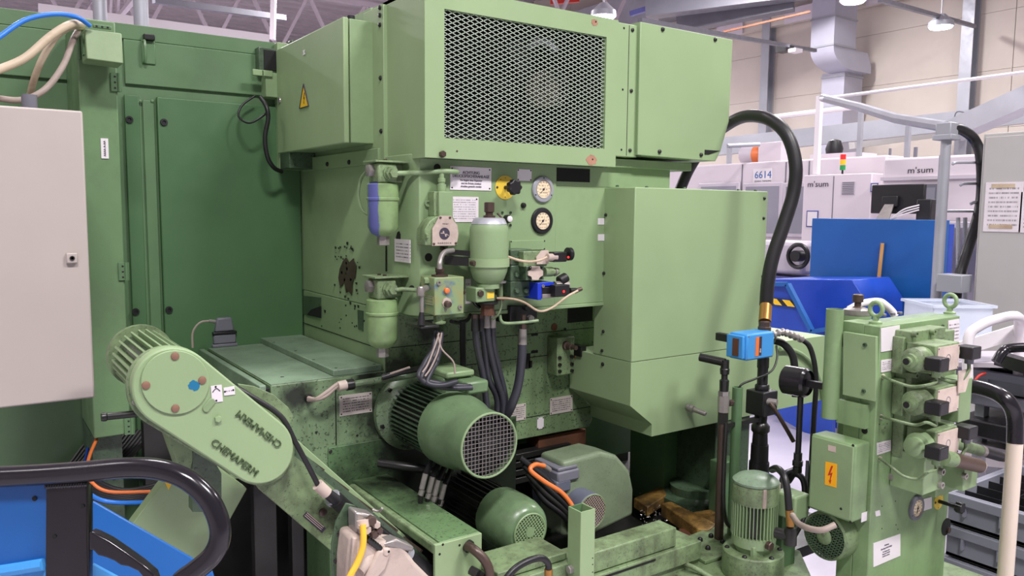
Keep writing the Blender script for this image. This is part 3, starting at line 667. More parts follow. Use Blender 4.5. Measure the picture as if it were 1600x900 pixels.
# upper column: prism with a chamfered front-left corner
ch = .035
fr = [V((W, YP+ch, zseam-.0)), V((W+ch*.6, YP, zseam)), V((onY(868, 400, YP).x, YP, zseam)), V((onY(868, 400, YP).x, YL, zseam)), V((W, YL, zseam))]
MB().prism(fr, (0, 0, zwt-zseam)).build('upper_column', M_['green'], t, bevel=.003)
xr = onY(868, 400, YP).x
# recessed right part of the column
MB().box(xr, 1.855, YP+.006, YL, zseam, 1.6834).box(xr, onY(1047, 272, YP+.006).x, YP+.006, YL, 1.6835, zwt+.02).build('right_column', M_['green'], t, bevel=.002)
MB().box(W, 2.4, YP+.4, YL, .55, zseam).build('inner_column', M_['green_dark'], t)
# lower side wall below the scratch area
zst = onX(475, 504, W).z
p_ = onX(603, 577, W)
MB().box(W-.003, W+.05, YB+.003, YL-.03, zbase, zseam-.001).build('side_wall', M_['green'], t, bevel=.002)
sm = MB().box(W-.0045, W-.002, YB, YL-.002, zst-.0012, zst+.0012).build('seam', M_['dark'], t)
# scratches: bare patches on the side wall
def patch(pts, x, mt='grime_and_shade', d=-.0012, nm='paint_chip'): return xpoly(pts, x, d).build(nm, M_[mt], t)
patch([(536, 408), (541, 402), (546, 410), (552, 404), (557, 416), (555, 434), (551, 440), (550, 462), (545, 455), (541, 458), (538, 440), (532, 450), (529, 434), (531, 420)], W-.0035, 'brownsteel')
random.seed(11)
for k in range(60):
    px = random.gauss(540, 12); py = random.uniform(375, 515); s_ = random.uniform(.6, 2.2)
    if py > 465: px = random.gauss(542, 22)
    if py > 490 or px > 575: s_ *= .7
    patch([(px-s_*.6, py-s_), (px+s_*.7, py-s_*.6), (px+s_*.5, py+s_*1.3), (px-s_*.3, py+s_)], W-.0035, 'grime_and_shade')
xpoly([(602.5, 384), (604.5, 384), (604.5, 424), (602.5, 424)], W-.0015, -.001).build('seam', M_['dark'], t)
xpoly([(619, 371), (621, 363), (624, 361), (626, 366), (626, 374), (624, 380), (621, 380)], W-.0015, -.001).build('hole', M_['dark'], t)
# pocket openings on the side wall
def pocket(pxs, x, mt='dark'): 
    o = xpoly(pxs, x, -.002).build('opening', M_[mt], t); return o
pk = xpoly([(474, 462), (502, 465), (502, 497), (474, 491)], W-.0035, -.0015).build('opening', M_['green_black'], t)
xpoly([(486, 484), (502, 478), (502, 497), (480, 492)], W-.0055, -.0015).build('opening_shadow_gap', M_['dark'], pk)
xpoly([(559, 484), (568, 486), (568, 518), (560, 514)], W-.0035, -.0015).build('opening', M_['green_black'], t)
# flange strips under the hood on the wall side
z0_, z1_ = onX(560, 262, W).z, onX(560, 232, W).z
MB().box(W-.012, W, 2.3, YL-.06, onX(484, 267, W).z, onX(484, 247, W).z).build('upper_flange', M_['green'], t, bevel=.002)
for px, py in ((512, 256.5), (546, 253.5)): bolt(t, onX(px, py, W-.012), -AX, .0085, M_['black'], kind='pan')
# white plate on the chamfered corner and other side plates
u0, u1 = onX(617, 373, W-.002), onX(644, 413, W-.002)
sp = MB().box(W-.0035, W-.0005, u1.y+.012, u0.y, u1.z+.003, u0.z).build('nameplate', M_['print'], t)
# black hole + knobs on the panel
def hole(px, py, r, y, mt='dark', nm='hole'): 
    return MB().lathe(onY(px, py, y), -AY, [(r, 0), (r, .0015)], 24).build(nm, M_[mt], t)
hole(669.5, 402, sz(6.3, 2.4), YP)
for px, py, r in ((568+115, 262, 6), (643, 450, 4.5)): hole(px, py, sz(r, 2.35), YP)
bolt(t, onY(667, 318, YP), -AY, sz(5, 2.4), M_['green'], kind='socket'); bolt(t, onY(675, 333, YP), -AY, sz(6, 2.4), M_['green'], kind='socket')
bolt(t, onY(817, 321, YP), -AY, sz(4.5, 2.5), M_['black'], kind='pan', h=.012)
# control panel sheet (proud of the column)
x0 = onY(655, 400, YP).x
def yplate(px0, py0, px1, py1, y, mt, nm='nameplate', th=.002, par=None, screws=True, bv=0):
    u = yq(px0, py0, px1, py1, y); o = MB().box(u[0], u[1], y-th, y, u[2], u[3]).build(nm, M_[mt], par or t, bevel=bv)
    if screws and min(u[1]-u[0], u[3]-u[2]) > .03:
        e = min(u[1]-u[0], u[3]-u[2])*.09
        for xx in (u[0]+e, u[1]-e):
            for zz in (u[2]+e, u[3]-e): bolt(o, (xx, y-th, zz), -AY, .0026, M_['grime_and_shade'], kind='pan', h=.0012)
    return o, u
o, u = yplate(703, 259.5, 767, 298, YP, 'white', 'warning_plate')
xc = (u[0]+u[1])/2; h_ = u[3]-u[2]
text(o, 'lettering', 'ACHTUNG', .0125, (xc, YP-.003, u[3]-h_*.26), M_['inkgrey'])
text(o, 'lettering', 'DRUCKSPEICHERANLAGE', .0125, (xc, YP-.003, u[3]-h_*.41), M_['inkgrey'], sx=.92)
for k, s_ in enumerate(('Vor Beginn einer Reparatur', 'sind die Drücke (restlos)', 'drucklos gemacht werden')): text(o, 'lettering', s_, .0075, (xc, YP-.003, u[3]-h_*(.58+.13*k)), M_['inkgrey'], sx=.95)
yplate(703, 307, 747, 347, YP, 'print2', 'circuit_diagram_plate')
yplate(808, 264, 830, 283, YP, 'white')
# strip above the lower valves
yplate(796, 376, 850, 390, YP, 'green', 'mounting_strip', .006, bv=.001)
o, u = yplate(727, 436, 735, 474, YP, 'print'); 
# lower lip of the upper column (front, below the manifold)
yy = YP
# right part: dark slot, tags
yb2 = YP+.006
u = yq(870, 262, 921, 285, yb2); MB().box(u[0], u[1], yb2-.002, yb2, u[2], u[3]).build('slot_opening', M_['dark'], t)
for py in (346, 371): yplate(934, py-5, 943.5, py+5, yb2, 'white', 'tag_plate')
# ledge along the bottom of the upper column
zl0 = onY(868, 478, YP).z
MB().box(W+.03, xr, YP-.004, YP+.2, zl0-.012, zl0).build('ledge', M_['green'], t, bevel=.002)
MB().box(xr, 2.0, YP+.002, YP+.3, zl0-.012, zl0).build('ledge', M_['green'], t, bevel=.002)
# lower front skin (plane YB)
xs = onY(897, 560, YB).x
xr2 = onY(923, 640, YB).x
zlow = onY(813, 687, YB).z
xfl = onY(423, 602, YB).x
prof = [onY(942, 470, YB), onY(942, 545, YB), onY(900, 550, YB), onY(900, 611, YB), onY(924, 634, YB), onY(925, 656, YB), onY(920, 667, YB)]
prof[0].z = zl0-.006
left = [V((prof[-1].x-.36, YB, zlow)), V((W-.001, YB, zlow)), V((W-.001, YB, zl0-.006))]
MB().prism(prof[:]+left, (0, .25, 0)).build('front_skin', stained('oil_stained_green', (124, 150, 108), [((1.14, 2.26, 1.02), .15), ((1.3, 2.26, .84), .30), ((1.24, 2.26, 1.22), .07), ((1.62, 2.26, 1.2), .06)]), t, bevel=.003)
def seamline(p, q, y, w=.0025): 
    a, c = onY(*p, y), onY(*q, y); MB().bar(V((a.x, y-.0005, a.z)), V((c.x, y-.0005, c.z)), .002, w).build('seam', M_['dark'], t)
zs1 = onY(740, 540, YB).z; 
for (xx0, xx1, zz) in ((W+.02, 2.04, onY(868, 505, YB).z-.03), (W+.05, 1.86, onY(870, 545, YB).z-.02), (1.62, 1.95, onY(860, 646, YB).z)):
    MB().box(xx0, xx1, YB-.001, YB+.001, zz-.0012, zz+.0012).build('seam', M_['dark'], t)
xx = onY(672, 560, YB).x
u = yq(887, 473, 925, 501, YB); wn = MB().box(u[0], u[1], YB-.003, YB, u[2], u[3]).build('window_opening', M_['dark'], t); 
hole(866, 511, sz(6, 2.75), YB-.001, 'rust', 'plug'); hole(883, 514, sz(2, 2.75), YB-.001)
for q_ in ((830, 521, 840, 524), (830, 548, 840, 551), (819, 553, 828, 575), (826, 564, 831, 574)): u = yq(*q_, YB); MB().box(u[0], u[1], YB-.002, YB, u[2], u[3]).build('slot', M_['dark'], t)
yplate(859, 622.5, 894, 642, YB-.001, 'printg'); yplate(796, 634, 821, 655, YB-.001, 'printg'); yplate(839, 653, 849, 669, YB-.001, 'white', 'tag_plate')
# base block left
xb1 = 1.42
MB().box(xfl, W+.02, YB, YL-.03, .80, zbase).build('base_block', stained('speckled_green', (122, 148, 110), [((.80, 2.28, 1.04), .06), ((1.14, 2.28, .94), .17), ((1.02, 2.28, 1.06), .05)]), t, bevel=.004)
MB().box(xfl-.001+.002, W, YB+.002, YL-.03, zbase, zbase+.002).build('base_top', M_['green_top'], t)
# side ledge at far left of the base
MB().box(.688, xfl-.012, YB+.005, YL-.03, .86, zbase+.001).build('side_ledge', M_['green_top'], t, bevel=.003)
MB().box(.60, .70, YB+.02, YL-.01, onY(300, 765, YB).z, .99).build('side_foot', M_['green_worn'], t, bevel=.003)
# raised cover plate
o = MB().box(.917, W-.01, YB+.008, YL-.01, zbase+.002, zbase+.022).build('cover_plate', M_['green_top'], t, bevel=.0025)
for px, py in ((454, 510), (493, 521), (523, 535), (550, 547), (585, 569), (428, 535), (462, 548), (490, 562), (525, 575), (441, 525)): bolt(o, onZ(px, py, zbase+.022), AZ, .005, M_['grime_and_shade'], kind='pan', h=.001)
bolt(t, onZ(441, 589, zbase+.002), AZ, .006, M_['grime_and_shade'], kind='pan', h=.001)
# front of the base block: seams and lower plate
for q_ in ((524, 600, 524, 690),):
    a = onY(524, 600, YB); MB().box(a.x-.0015, a.x+.0015, YB-.0015, YB, .87, zbase-.02).build('seam', M_['dark'], t)
zf = onY(550, 693, YB).z
MB().box(onY(512, 700, YB).x, 1.60, YB-.006, YB+.2, .25, zf).build('lower_front_plate', stained('oil_stained_dark_green', (92, 124, 84), [((1.22, 2.26, .72), .34), ((1.45, 2.26, .6), .4)]), t, bevel=.002)
bolt(t, onY(516, 705, YB-.006), -AY, .006, M_['grime_and_shade']); bolt(t, onY(494, 675, YB), -AY, .004, M_['grime_and_shade']); bolt(t, onY(558, 680, YB), -AY, .004, M_['grime_and_shade'])
yplate(530, 618.5, 581, 643, YB, 'printg', 'rating_plate')
a = onY(415, 612, YB); MB().box(xfl-.012, xfl-.003, YB+.002, YB+.02, .95, zbase-.01).build('gap', M_['dark'], t)
# under body: panel coloured dark to stand in for shade, wooden shims
MB().box(.45, 2.6, 2.75, 2.8, 0, .9).build('inner_panel', M_['grime_and_shade'], t)
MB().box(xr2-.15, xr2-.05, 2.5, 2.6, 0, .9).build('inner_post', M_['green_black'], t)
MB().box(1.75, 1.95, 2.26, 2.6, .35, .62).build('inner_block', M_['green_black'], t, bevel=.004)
for k in range(4): MB().box(1.55+.0*k, 1.86, YB+.0, YB+.1, .70-.03*k, .722-.03*k).build('skirt_rib', M_['grime_and_shade'], t, bevel=.002)
u = yq(842, 684, 915, 708, YB+.02); MB().box(u[0], u[1], YB+.02, YB+.1, u[2], u[3]).build('wooden_shim', M_['rust'], t, bevel=.004)

# block with a shaft and six screws on the front skin
t = thing('shaft_bearing_block', 'green block with six socket screws and a steel shaft stub', 'bearing block', onY(885, 585, YB-.06))
y = YB-.06; u = yq(871, 528, 897, 584, y)
MB().box(u[0], u[1], y, YB, u[2], u[3]).build('block', M_['green_worn'], t, bevel=.004)
for px, py in ((874, 559), (893, 557), (874, 570), (893, 569), (874, 580), (893, 579)): bolt(t, onY(px, py, y), -AY, sz(3.2, 2.75), M_['grime_and_shade'], kind='socket')
p = onY(884, 540, y); MB().lathe(p, -AY, [(.017, 0), (.016, .01), (.011, .012), (.011, .035), (.008, .036), (.008, .06)], 20).build('shaft', M_['brownsteel'], t)
u = yq(905, 541, 913, 556, y-.01); MB().box(u[0], u[1], y-.02, y+.05, u[2], u[3]).build('key', M_['grime_and_shade'], t)
MB().tube([onY(899, 555, y+.02), onY(899, 605, y+.03), onY(903, 612, y+.03)], .003, 8, 1).build('drain_strip', M_['brass'], t)

# ================================================================ control elements on the panel
def gauge(px, py, rpx, y, lb, ring, D=None, ang=-.8):
    p = onY(px, py, y); r = sz(rpx, dep(p)); t = thing('pressure_gauge', lb, 'gauge', p)
    MB().lathe(p, -AY, [(r, 0), (r, .006), (r*.94, .009), (r*.72, .010), (r*.68, .006)], 40).build('flange', M_[ring], t)
    f = MB().lathe(p-V((0, .006, 0)), -AY, [(r*.66, 0), (r*.66, .002)], 32).build('dial', M_['face'], t)
    fc = p-V((0, .0085, 0))
    for k in range(11):
        q = -PI*.25+PI*1.5*k/10; d = V((math.cos(q), 0, math.sin(q))); MB().bar(fc+d*r*.5, fc+d*r*.6, .0008, .0012, up=AY).build('tick', M_['ink'], f)
    d = V((math.cos(ang), 0, math.sin(ang))); MB().bar(fc-d*r*.42, fc+d*r*.2, .001, .0022, up=AY).build('needle', M_['ink'], t)
    MB().lathe(fc, -AY, [(r*.09, 0), (r*.07, .002)], 12).build('needle_hub', M_['ink'], t)
    MB().torus(p-V((0, .009, 0)), AY, r*.68, r*.03, 32, 6).build('bezel', M_['steel' if ring != 'black' else 'black'], t)
    for k in range(3):
        q = PI/2+k*2*PI/3; bolt(t, p+V((math.cos(q)*r*.85, -.0088, math.sin(q)*r*.85)), -AY, r*.07, M_['black'], kind='pan', h=.001)
    return t
gauge(847, 296, 20.5, YP, 'silver flanged pressure gauge, upper one on the control panel', 'zinc', ang=.8)
gauge(846, 345, 20.5, YP, 'black flanged pressure gauge, lower one on the control panel', 'black', ang=.85)
def knob(px, py, kx, ky, rpx, y, lb, L):
    p = onY(px, py, y); r = sz(rpx, dep(p)); t = thing('selector_knob', lb, 'knob', p)
    MB().lathe(p, -AY, [(r, 0), (r, .002)], 36).build('dial_plate', M_['yellow'], t)
    for q in (PI, 2.2, PI/2, .9, -PI/2): bolt(t, p+V((math.cos(q)*r*.8, -.002, math.sin(q)*r*.8)), -AY, .002, M_['brass'], kind='pan', h=.0008)
    bolt(t, p+V((-r*.82, -.002, 0)), -AY, .004, M_['ink'], kind='pan', h=.002)
    MB().cyl(p, p-V((0, L, 0)), .006, n=12).build('shaft', M_['black'], t)
    b = MB(); e = p-V((0, L-.01, 0)); R = r*.62; n = 42; pr = []
    for i in range(n): a = 2*PI*i/n; rr = R*(1+.1*math.cos(7*a)); pr.append(e+V((math.cos(a)*rr, 0, math.sin(a)*rr)))
    b.prism(pr, (0, -.022, 0)); b.build('hand_knob', M_['black'], t, bevel=.004)
    return t
knob(789, 293, 803, 294, 18.5, YP, 'black star knob on a round yellow dial, upper panel', .05)
t = thing('indicator_button', 'small round chrome push button with four screws on the panel', 'button', onY(791, 342, YP))
p = onY(791, 342, YP); MB().lathe(p, -AY, [(.013, 0), (.013, .012), (.010, .018)], 20).build('collar', M_['black'], t)
MB().lathe(p-V((0, .018, 0)), -AY, [(.0095, 0), (.0095, .004), (.008, .005)], 20).build('cap', M_['white'], t)
for dx in (-.016, .016):
    for dz_ in (-.02, .02): bolt(t, p+V((dx, 0, dz_)), -AY, .004, M_['green_black'], kind='socket')

# ================================================================ fan hood (top box)
YG = 2.03
x0, x1 = onY(664, 245, YG).x, onY(963, 200, YG).x
z0 = onY(700, 247.5, YG).z; z1 = onY(963, 31, YG).z
t = thing('fan_hood', 'large green top housing with a diamond mesh grille over the fan', 'housing', ((x0+x1)/2, YG+.3, z0))
YH = 2.62
gx0, gx1, gz0, gz1 = yq(694.5, 13, 944.5, 232, YG)
gz0 = onY(694, 216, YG).z*.5+onY(943, 232, YG).z*.5; gz1 = onY(694, 13, YG).z*.5+onY(946, 58, YG).z*.5
b = MB(); b.box(x0, gx0, YG, YG+.02, z0, z1); b.box(gx1, x1, YG, YG+.02, z0, z1); b.box(gx0, gx1, YG, YG+.02, z0, gz0); b.box(gx0, gx1, YG, YG+.02, gz1, z1)
b.build('front_frame', M_['green_clean'], t)
MB().box(x0, x0+.012, YG+.02, YG+.27, z0, z1).build('side_panel', M_['green_clean'], t)
MB().box(x0, x1, YG+.02, YH, z1-.01, z1).build('top_panel', M_['green'], t)
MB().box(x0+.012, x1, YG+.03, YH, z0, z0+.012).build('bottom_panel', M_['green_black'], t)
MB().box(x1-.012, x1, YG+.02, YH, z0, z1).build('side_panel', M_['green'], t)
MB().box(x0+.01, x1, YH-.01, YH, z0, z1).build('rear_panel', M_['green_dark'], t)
for a_ in (x0+.0125, x1-.0165): MB().box(a_, a_+.004, YG+.022, YG+.3, z0+.013, z1-.011).build('shade_lining', M_['dark'], t)  # dark linings added to put shade inside the hood
for a_ in (z0+.0125, z1-.0145): MB().box(x0+.017, x1-.017, YG+.022, YG+.3, a_, a_+.003).build('shade_lining', M_['dark'], t)
# grille: expanded metal, two families of thin strands
g = MB(); px_, pz_ = .0305, .0138; n1 = int((gx1-gx0)/px_)+int((gz1-gz0)/pz_)+4
sl = pz_/px_
def clipseg(xa, za, xb, zb_):
    for ax_, lo, hi in ((0, gx0, gx1), (1, gz0, gz1)):
        P, Q = (xa, za), (xb, zb_); 
        if P[ax_] > Q[ax_]: xa, za, xb, zb_ = xb, zb_, xa, za; P, Q = Q, P
        if Q[ax_] <= lo or P[ax_] >= hi: return None
        if P[ax_] < lo: k = (lo-P[ax_])/(Q[ax_]-P[ax_]); xa, za = xa+(xb-xa)*k, za+(zb_-za)*k; P = (xa, za)
        if Q[ax_] > hi: k = (hi-P[ax_])/(Q[ax_]-P[ax_]); xb, zb_ = xa+(xb-xa)*k, za+(zb_-za)*k
    return xa, za, xb, zb_
Wd = gx1-gx0
for i in range(-60, 90):
    zz = gz0+i*pz_
    for s_ in (1, -1):
        c = clipseg(gx0, zz if s_ > 0 else zz, gx1, zz+s_*sl*Wd)
        if c: g.bar(V((c[0], YG+.008, c[1])), V((c[2], YG+.008, c[3])), .0020, .0019, up=AY)
g.build('mesh_grille', M_['meshgreen'], t, stuff=True)
# inside: fan disc, motor, dark shade plate
p = onY(843, 140, YG+.25)
MB().lathe(p, -AY, [(.065, 0), (.065, .03), (.06, .04), (.03, .042), (.028, .07), (.012, .072)], 32).build('fan_motor', M_['conduitgrey'], t)
fb = MB()
for k in range(4): fb.torus(p-V((0, .08, 0)), AY, .022+.014*k, .0018, 28, 6)
fb.build('fan_guard', M_['steel'], t)
for k in range(6):
    a = 2*PI*k/6; d = V((math.cos(a), 0, math.sin(a))); MB().obox(p+d*.12+V((0, .03, 0)), d, (AY*.5+d.cross(AY)).normalized(), d.cross((AY*.5+d.cross(AY)).normalized()), .06, .03, .002).build('fan_blade', M_['black'], t)
MB().box(x0+.012, x1-.012, YG+.3, YG+.31, z0+.012, z1-.01).build('shade_plate', M_['dark'], t)  # black plate across the hood, paints the shade of its interior
q = onY(848, 72, YG+.12); MB().tube([q+V((-.055, 0, -.01)), q+V((-.03, 0, .012)), q+V((.02, 0, .016)), q+V((.055, 0, -.005))], .013, 8).build('light_strip', M_['zinc'], t)
M_['rustspot'] = paint('rust_spot', (176, 132, 108), rough=.7, var=.15, dirt=.4, dirtcol=(120, 84, 62), scale=5)
# screws and rust spots
p = onY(690, 241, YG); bolt(t, p, -AY, .010, M_['brownsteel'], h=.014)
bolt(t, onY(714, 236, YG), -AY, .003, M_['brownsteel'], kind='pan')
for px, py, rr in ((924, 250, 12), (929, 35, 7)):
    p = onY(px, py, YG-.0002); r = sz(rr, 2.6); random.seed(px); pts = []
    for i in range(18): a = 2*PI*i/18; k = r*random.uniform(.8, 1.05); pts.append(p+V((math.cos(a)*k, 0, max(math.sin(a)*k*.75, -(p.z-z0)+.001))))
    MB().prism(pts, (0, -.0008, 0)).build('rust_patch', M_['rustspot'], t); bolt(t, onY(px+2, py-1, YG-.001), -AY, .003, M_['dark'], kind='pan', h=.001)
# rear flange at left with bolts (x plane W)
zf0 = onX(600, 250, W).z
MB().box(W-.004, W+.02, onX(601, 100, W).y, 2.42, zf0, z1-.01).build('flange', M_['green_clean'], t, bevel=.002)
for px, py in ((594, 12), (594, 24), (594, 39), (595, 122), (596, 205)): bolt(t, onX(px, py, W-.004), -AX, .0075, M_['black'], kind='pan', h=.006)
MB().box(W, W+.5, 2.37, YL-.02, zwt, z1+.0).build('rear_housing', M_['green'], t, bevel=.002)
# right flange panel and screws
YF = 2.045
fx0, fx1 = x1, onY(997, 140, YF).x
MB().box(fx0, fx1, YF, YF+.4, onY(980, 245, YF).z, onY(985, 38, YF).z).build('side_flange', M_['green_clean'], t, bevel=.002)
xx = onY(981, 140, YF).x; MB().box(xx-.001, xx+.001, YF-.001, YF, onY(980, 243, YF).z, onY(985, 40, YF).z).build('seam', M_['dark'], t)
for px, py in ((975, 44), (973, 140), (971, 234)): bolt(t, onY(px, py, YF), -AY, .004, M_['dark'], kind='pan', h=.001)
for px, py in ((988, 47), (986, 142), (984, 235)): bolt(t, onY(px, py, YF), -AY, .0065, M_['black'], kind='pan', h=.006)
MB().box(fx1-.004, onY(1001, 140, YF).x, YF-.012, YF+.3, onY(980, 243, YF).z, onY(997, 42, YF).z).build('dark_joint', M_['green_black'], t)
zz = onY(990, 248, YF).z; MB().box(fx0, 2.25, YF+.03, YF+.4, zz-.03, zz).build('bottom_strip', M_['green'], t, bevel=.002)

# ================================================================ right cover box
t = thing('cover_box', 'green cover box with a cut corner, right of the fan hood', 'box', onY(1070, 250, 2.1))
YK = 2.03
pts = [onY(1001, 35, YK), onY(1145, 61, YK), onY(1139, 190, YK), onY(1126, 236, YK), onY(1118, 252, YK), onY(1092, 250, YK), onY(996, 242, YK)]
pts[0].x = pts[6].x = onY(998.5, 140, YK).x; pts[1].z = pts[0].z = (pts[0].z+pts[1].z)/2
MB().prism(pts, (0, .008, 0)).build('front_cover', M_['green_clean'], t, bevel=.002)
MB().prism([p+V((.0 if i in (0, 6) else -.008, .008, 0)) for i, p in enumerate(pts)], (0, .5, 0)).build('body', M_['green'], t)
for px, py in ((1035, 46), (1117, 62), (1030, 237), (1095, 242)): bolt(t, onY(px, py, YK), -AY, .0075, M_['black'], kind='pan', h=.008)
u = yq(1101, 234, 1124, 243, YK); MB().prism([V((u[0], YK-.002, u[3])), V((u[1], YK-.002, u[3]-.0)), V((u[0]+.02, YK-.002, u[2])), V((u[0], YK-.002, u[2]))], (0, .003, 0)).build('notch', M_['dark'], t)

# ================================================================ electrical box on the left
xE = .988
yb = 2.351; yf_ = onX(434, 239, xE).y
zb0, zb1 = onX(537.5, 223.5, xE).z, onX(528, 29.5, xE).z
ze0 = zb0
t = thing('electrical_box', 'green electrical box with a yellow high voltage warning triangle', 'electrical box', (xE+.05, (yb+yf_)/2, zb0))
MB().box(xE+.022, W-.001, yb, yf_, zb0+.002, zb1-.002).build('body', M_['green'], t, bevel=.003)
dr = MB().box(xE, xE+.018, yb-.001, yf_-.001, zb0, zb1).build('door', M_['green_clean'], t, bevel=.004)
p = onX(437, 157, xE); MB().lathe(p, -AX, [(.012, 0), (.011, .004), (.005, .004)], 16).build('lock', M_['steel'], dr)
u0, u1, u2 = onX(476, 131, xE), onX(469, 169.5, xE), onX(483, 165.5, xE)
zz_ = (u1.z+u2.z)/2
tri = MB().prism([V((xE, (u1.y+u2.y)/2, u0.z)), V((xE, u1.y, zz_)), V((xE, u2.y, zz_))], (-.0015, 0, 0)).build('warning_sign', M_['sign'], dr)
def bolt_sign(par, x, yc, z0_, z1_, w, mt, xo=-.002):
    H = z1_-z0_; P = [(.15, 1), (-.25, .48), (.02, .5), (-.08, .2), (-.22, .22), (.0, 0), (.12, .24), (.02, .22), (.3, .6), (.02, .58), (.35, 1)]
    return MB().prism([V((x, yc-a*w, z0_+c*H)) for a, c in P], (xo, 0, 0)).build('lightning_bolt', M_[mt], par)
cz = u1.z; H = u0.z-zz_; yc_ = (u1.y+u2.y)/2
bolt_sign(tri, xE-.0015, yc_, zz_+H*.12, zz_+H*.62, .022, 'ink', -.001)
e = .004
for a_, c_ in ((V((xE-.002, yc_, u0.z)), V((xE-.002, u1.y, zz_))), (V((xE-.002, u1.y, zz_)), V((xE-.002, u2.y, zz_))), (V((xE-.002, u2.y, zz_)), V((xE-.002, yc_, u0.z)))): MB().bar(a_, c_, .002, e, up=AX).build('sign_border', M_['ink'], tri)
p = onX(475, 82, xE-.001); MB().prism([p+V((0, .012, .008)), p+V((0, -.012, .008)), p+V((0, -.006, 0)), p+V((0, -.012, -.008)), p+V((0, .012, -.008)), p+V((0, .006, 0))], (-.0008, 0, 0)).build('sticker_mark', M_['white'], dr)
p = onX(524, 28, xE+.02); MB().lathe(V((xE+.035, 2.37, zb1)), AZ, [(.012, 0), (.012, .01), (.006, .012)], 12).build('top_knob', M_['black'], t)
# back plate of the box with bracket and clip
xk = 1.05
z_b = onX(427, 269, xk).z
MB().box(xE+.006, W, yf_, YL-.01, z_b, zb1+.03).build('back_plate', M_['green'], t, bevel=.003)
MB().box(xk-.06, W, yf_-.12, yf_-.02, z_b, z_b+.06).build('bottom_bracket', M_['green_black'], t, bevel=.003)
MB().box(xk-.02, xk+.05, yf_-.05, yf_-.01, zb1, zb1+.035).build('top_latch', M_['green_black'], t, bevel=.004)
# dark connector housing left of it
t = thing('connector_housing', 'dark connector housing on green brackets left of the electrical box', 'connector', at(405, 110, 2.95))
a = at(388, 82, 2.98); c = at(421, 108, 2.98); cc = (a+c)/2
MB().box(cc.x-.02, cc.x+.09, cc.y-.06, cc.y+.03, c.z-.02, a.z+.01).build('housing', M_['green_black'], t, bevel=.004)
MB().box(cc.x+.0, cc.x+.088, cc.y-.064, cc.y-.058, c.z-.01, a.z).build('opening', M_['dark'], t)
MB().box(cc.x+.0, cc.x+.09, cc.y-.075, cc.y+.0, at(400, 152, 2.95).z, c.z-.02).build('bracket', M_['green'], t, bevel=.003)
for px in (399, 416):
    p = at(px, 115, 2.93); MB().box(p.x-.02, p.x+.02, cc.y-.085, cc.y-.075, p.z-.012, p.z+.01).build('hinge', M_['green'], t, bevel=.002)
tb('cable', 'thin black cable looping below the connector housing', 'cable', [(398, 150, 2.9), (378, 165, 2.88), (373, 182, 2.86), (390, 192, 2.84), (412, 180, 2.86), (420, 172, 2.9)], .004, 'black')
tb('cable', 'thick black cable falling along the electrical box to the wall', 'cable', [(407, 152, 2.88), (416, 166, 2.86), (419, 185, 2.86), (414, 215, 2.86), (418, 245, 2.87), (428, 262, 2.9), (440, 268, 2.95)], .008, 'black')
# ================================================================ big guard box right
YQ = 1.941; xQ = 1.839
z1 = onY(999, 292.5, YQ).z; zs = onY(993, 566, YQ).z; xR = onY(1196, 400, YQ).x
t = thing('machine_guard', 'large plain green sheet metal guard box on the right of the machine', 'guard', (2.1, 2.1, 0))
MB().box(xQ, xR, YQ, 2.14, zs+.001, z1).build('upper_box', M_['green_clean'], t, bevel=.003)
prof = [onY(993, 566, YQ), onY(993, 633, YQ), onY(1018.5, 663, YQ), onY(1019.5, 682, YQ), onY(1113, 663, YQ), onY(1285, 627, YQ), onY(1285, 525, YQ), onY(1196, 524, YQ), onY(1196, 540, YQ)]
prof[0].x = prof[1].x = xQ; prof[0].z = zs; prof[3].x = prof[2].x; prof[8].x = prof[7].x = xR; prof[8].z = zs; zb = prof[3].z; prof[4].z = zb+.0; prof[5].z = zb; prof[6].x = prof[5].x
prof[7].z = prof[6].z
MB().prism(prof, (0, .33, 0)).build('lower_box', M_['green_clean'], t, bevel=.003)
for px, py in ((1160, 297), (1076, 294), (1017, 291), (1187, 299), (971, 292)): bolt(t, (onY(px, py, YQ).x, YQ+.02, z1), AZ, .006, M_['green_black'], kind='pan', h=.006)
for px, py in ((1194, 310), (1193, 341), (1191, 432)): bolt(t, onY(px, py, YQ), -AY, .006, M_['black'], kind='pan', h=.006)
for px, py in ((947, 336), (944, 427), (943, 518), (941, 548)): bolt(t, onX(px, py, xQ), -AX, .006, M_['black'], kind='pan', h=.006)
bolt(t, onX(942, 569, xQ), -AX, .007, M_['black'], kind='pan')
# curved trough guard at the far end
p = onY(1215, 545, YQ); c = onY(1283, 640, YQ)
pp = [V((p.x+(c.x-p.x)*math.sin(q), YQ-.012, c.z+(p.z-c.z)*math.cos(q))) for q in [PI/2*i/10 for i in range(11)]]
MB().tube(pp, .008, 8, 1).build('arc_rib', M_['green'], t)
# threaded spigot
p = onY(1074, 636, YQ); 
t = thing('hose_spigot', 'short threaded steel hose spigot on the lower guard front', 'spigot', p)
MB().lathe(p, V((.12, -1, -.12)), [(.013, 0), (.013, .012), (.011, .014), (.013, .016), (.013, .028), (.009, .03), (.009, .075), (.006, .08)], 16).build('nipple', M_['steel'], t)
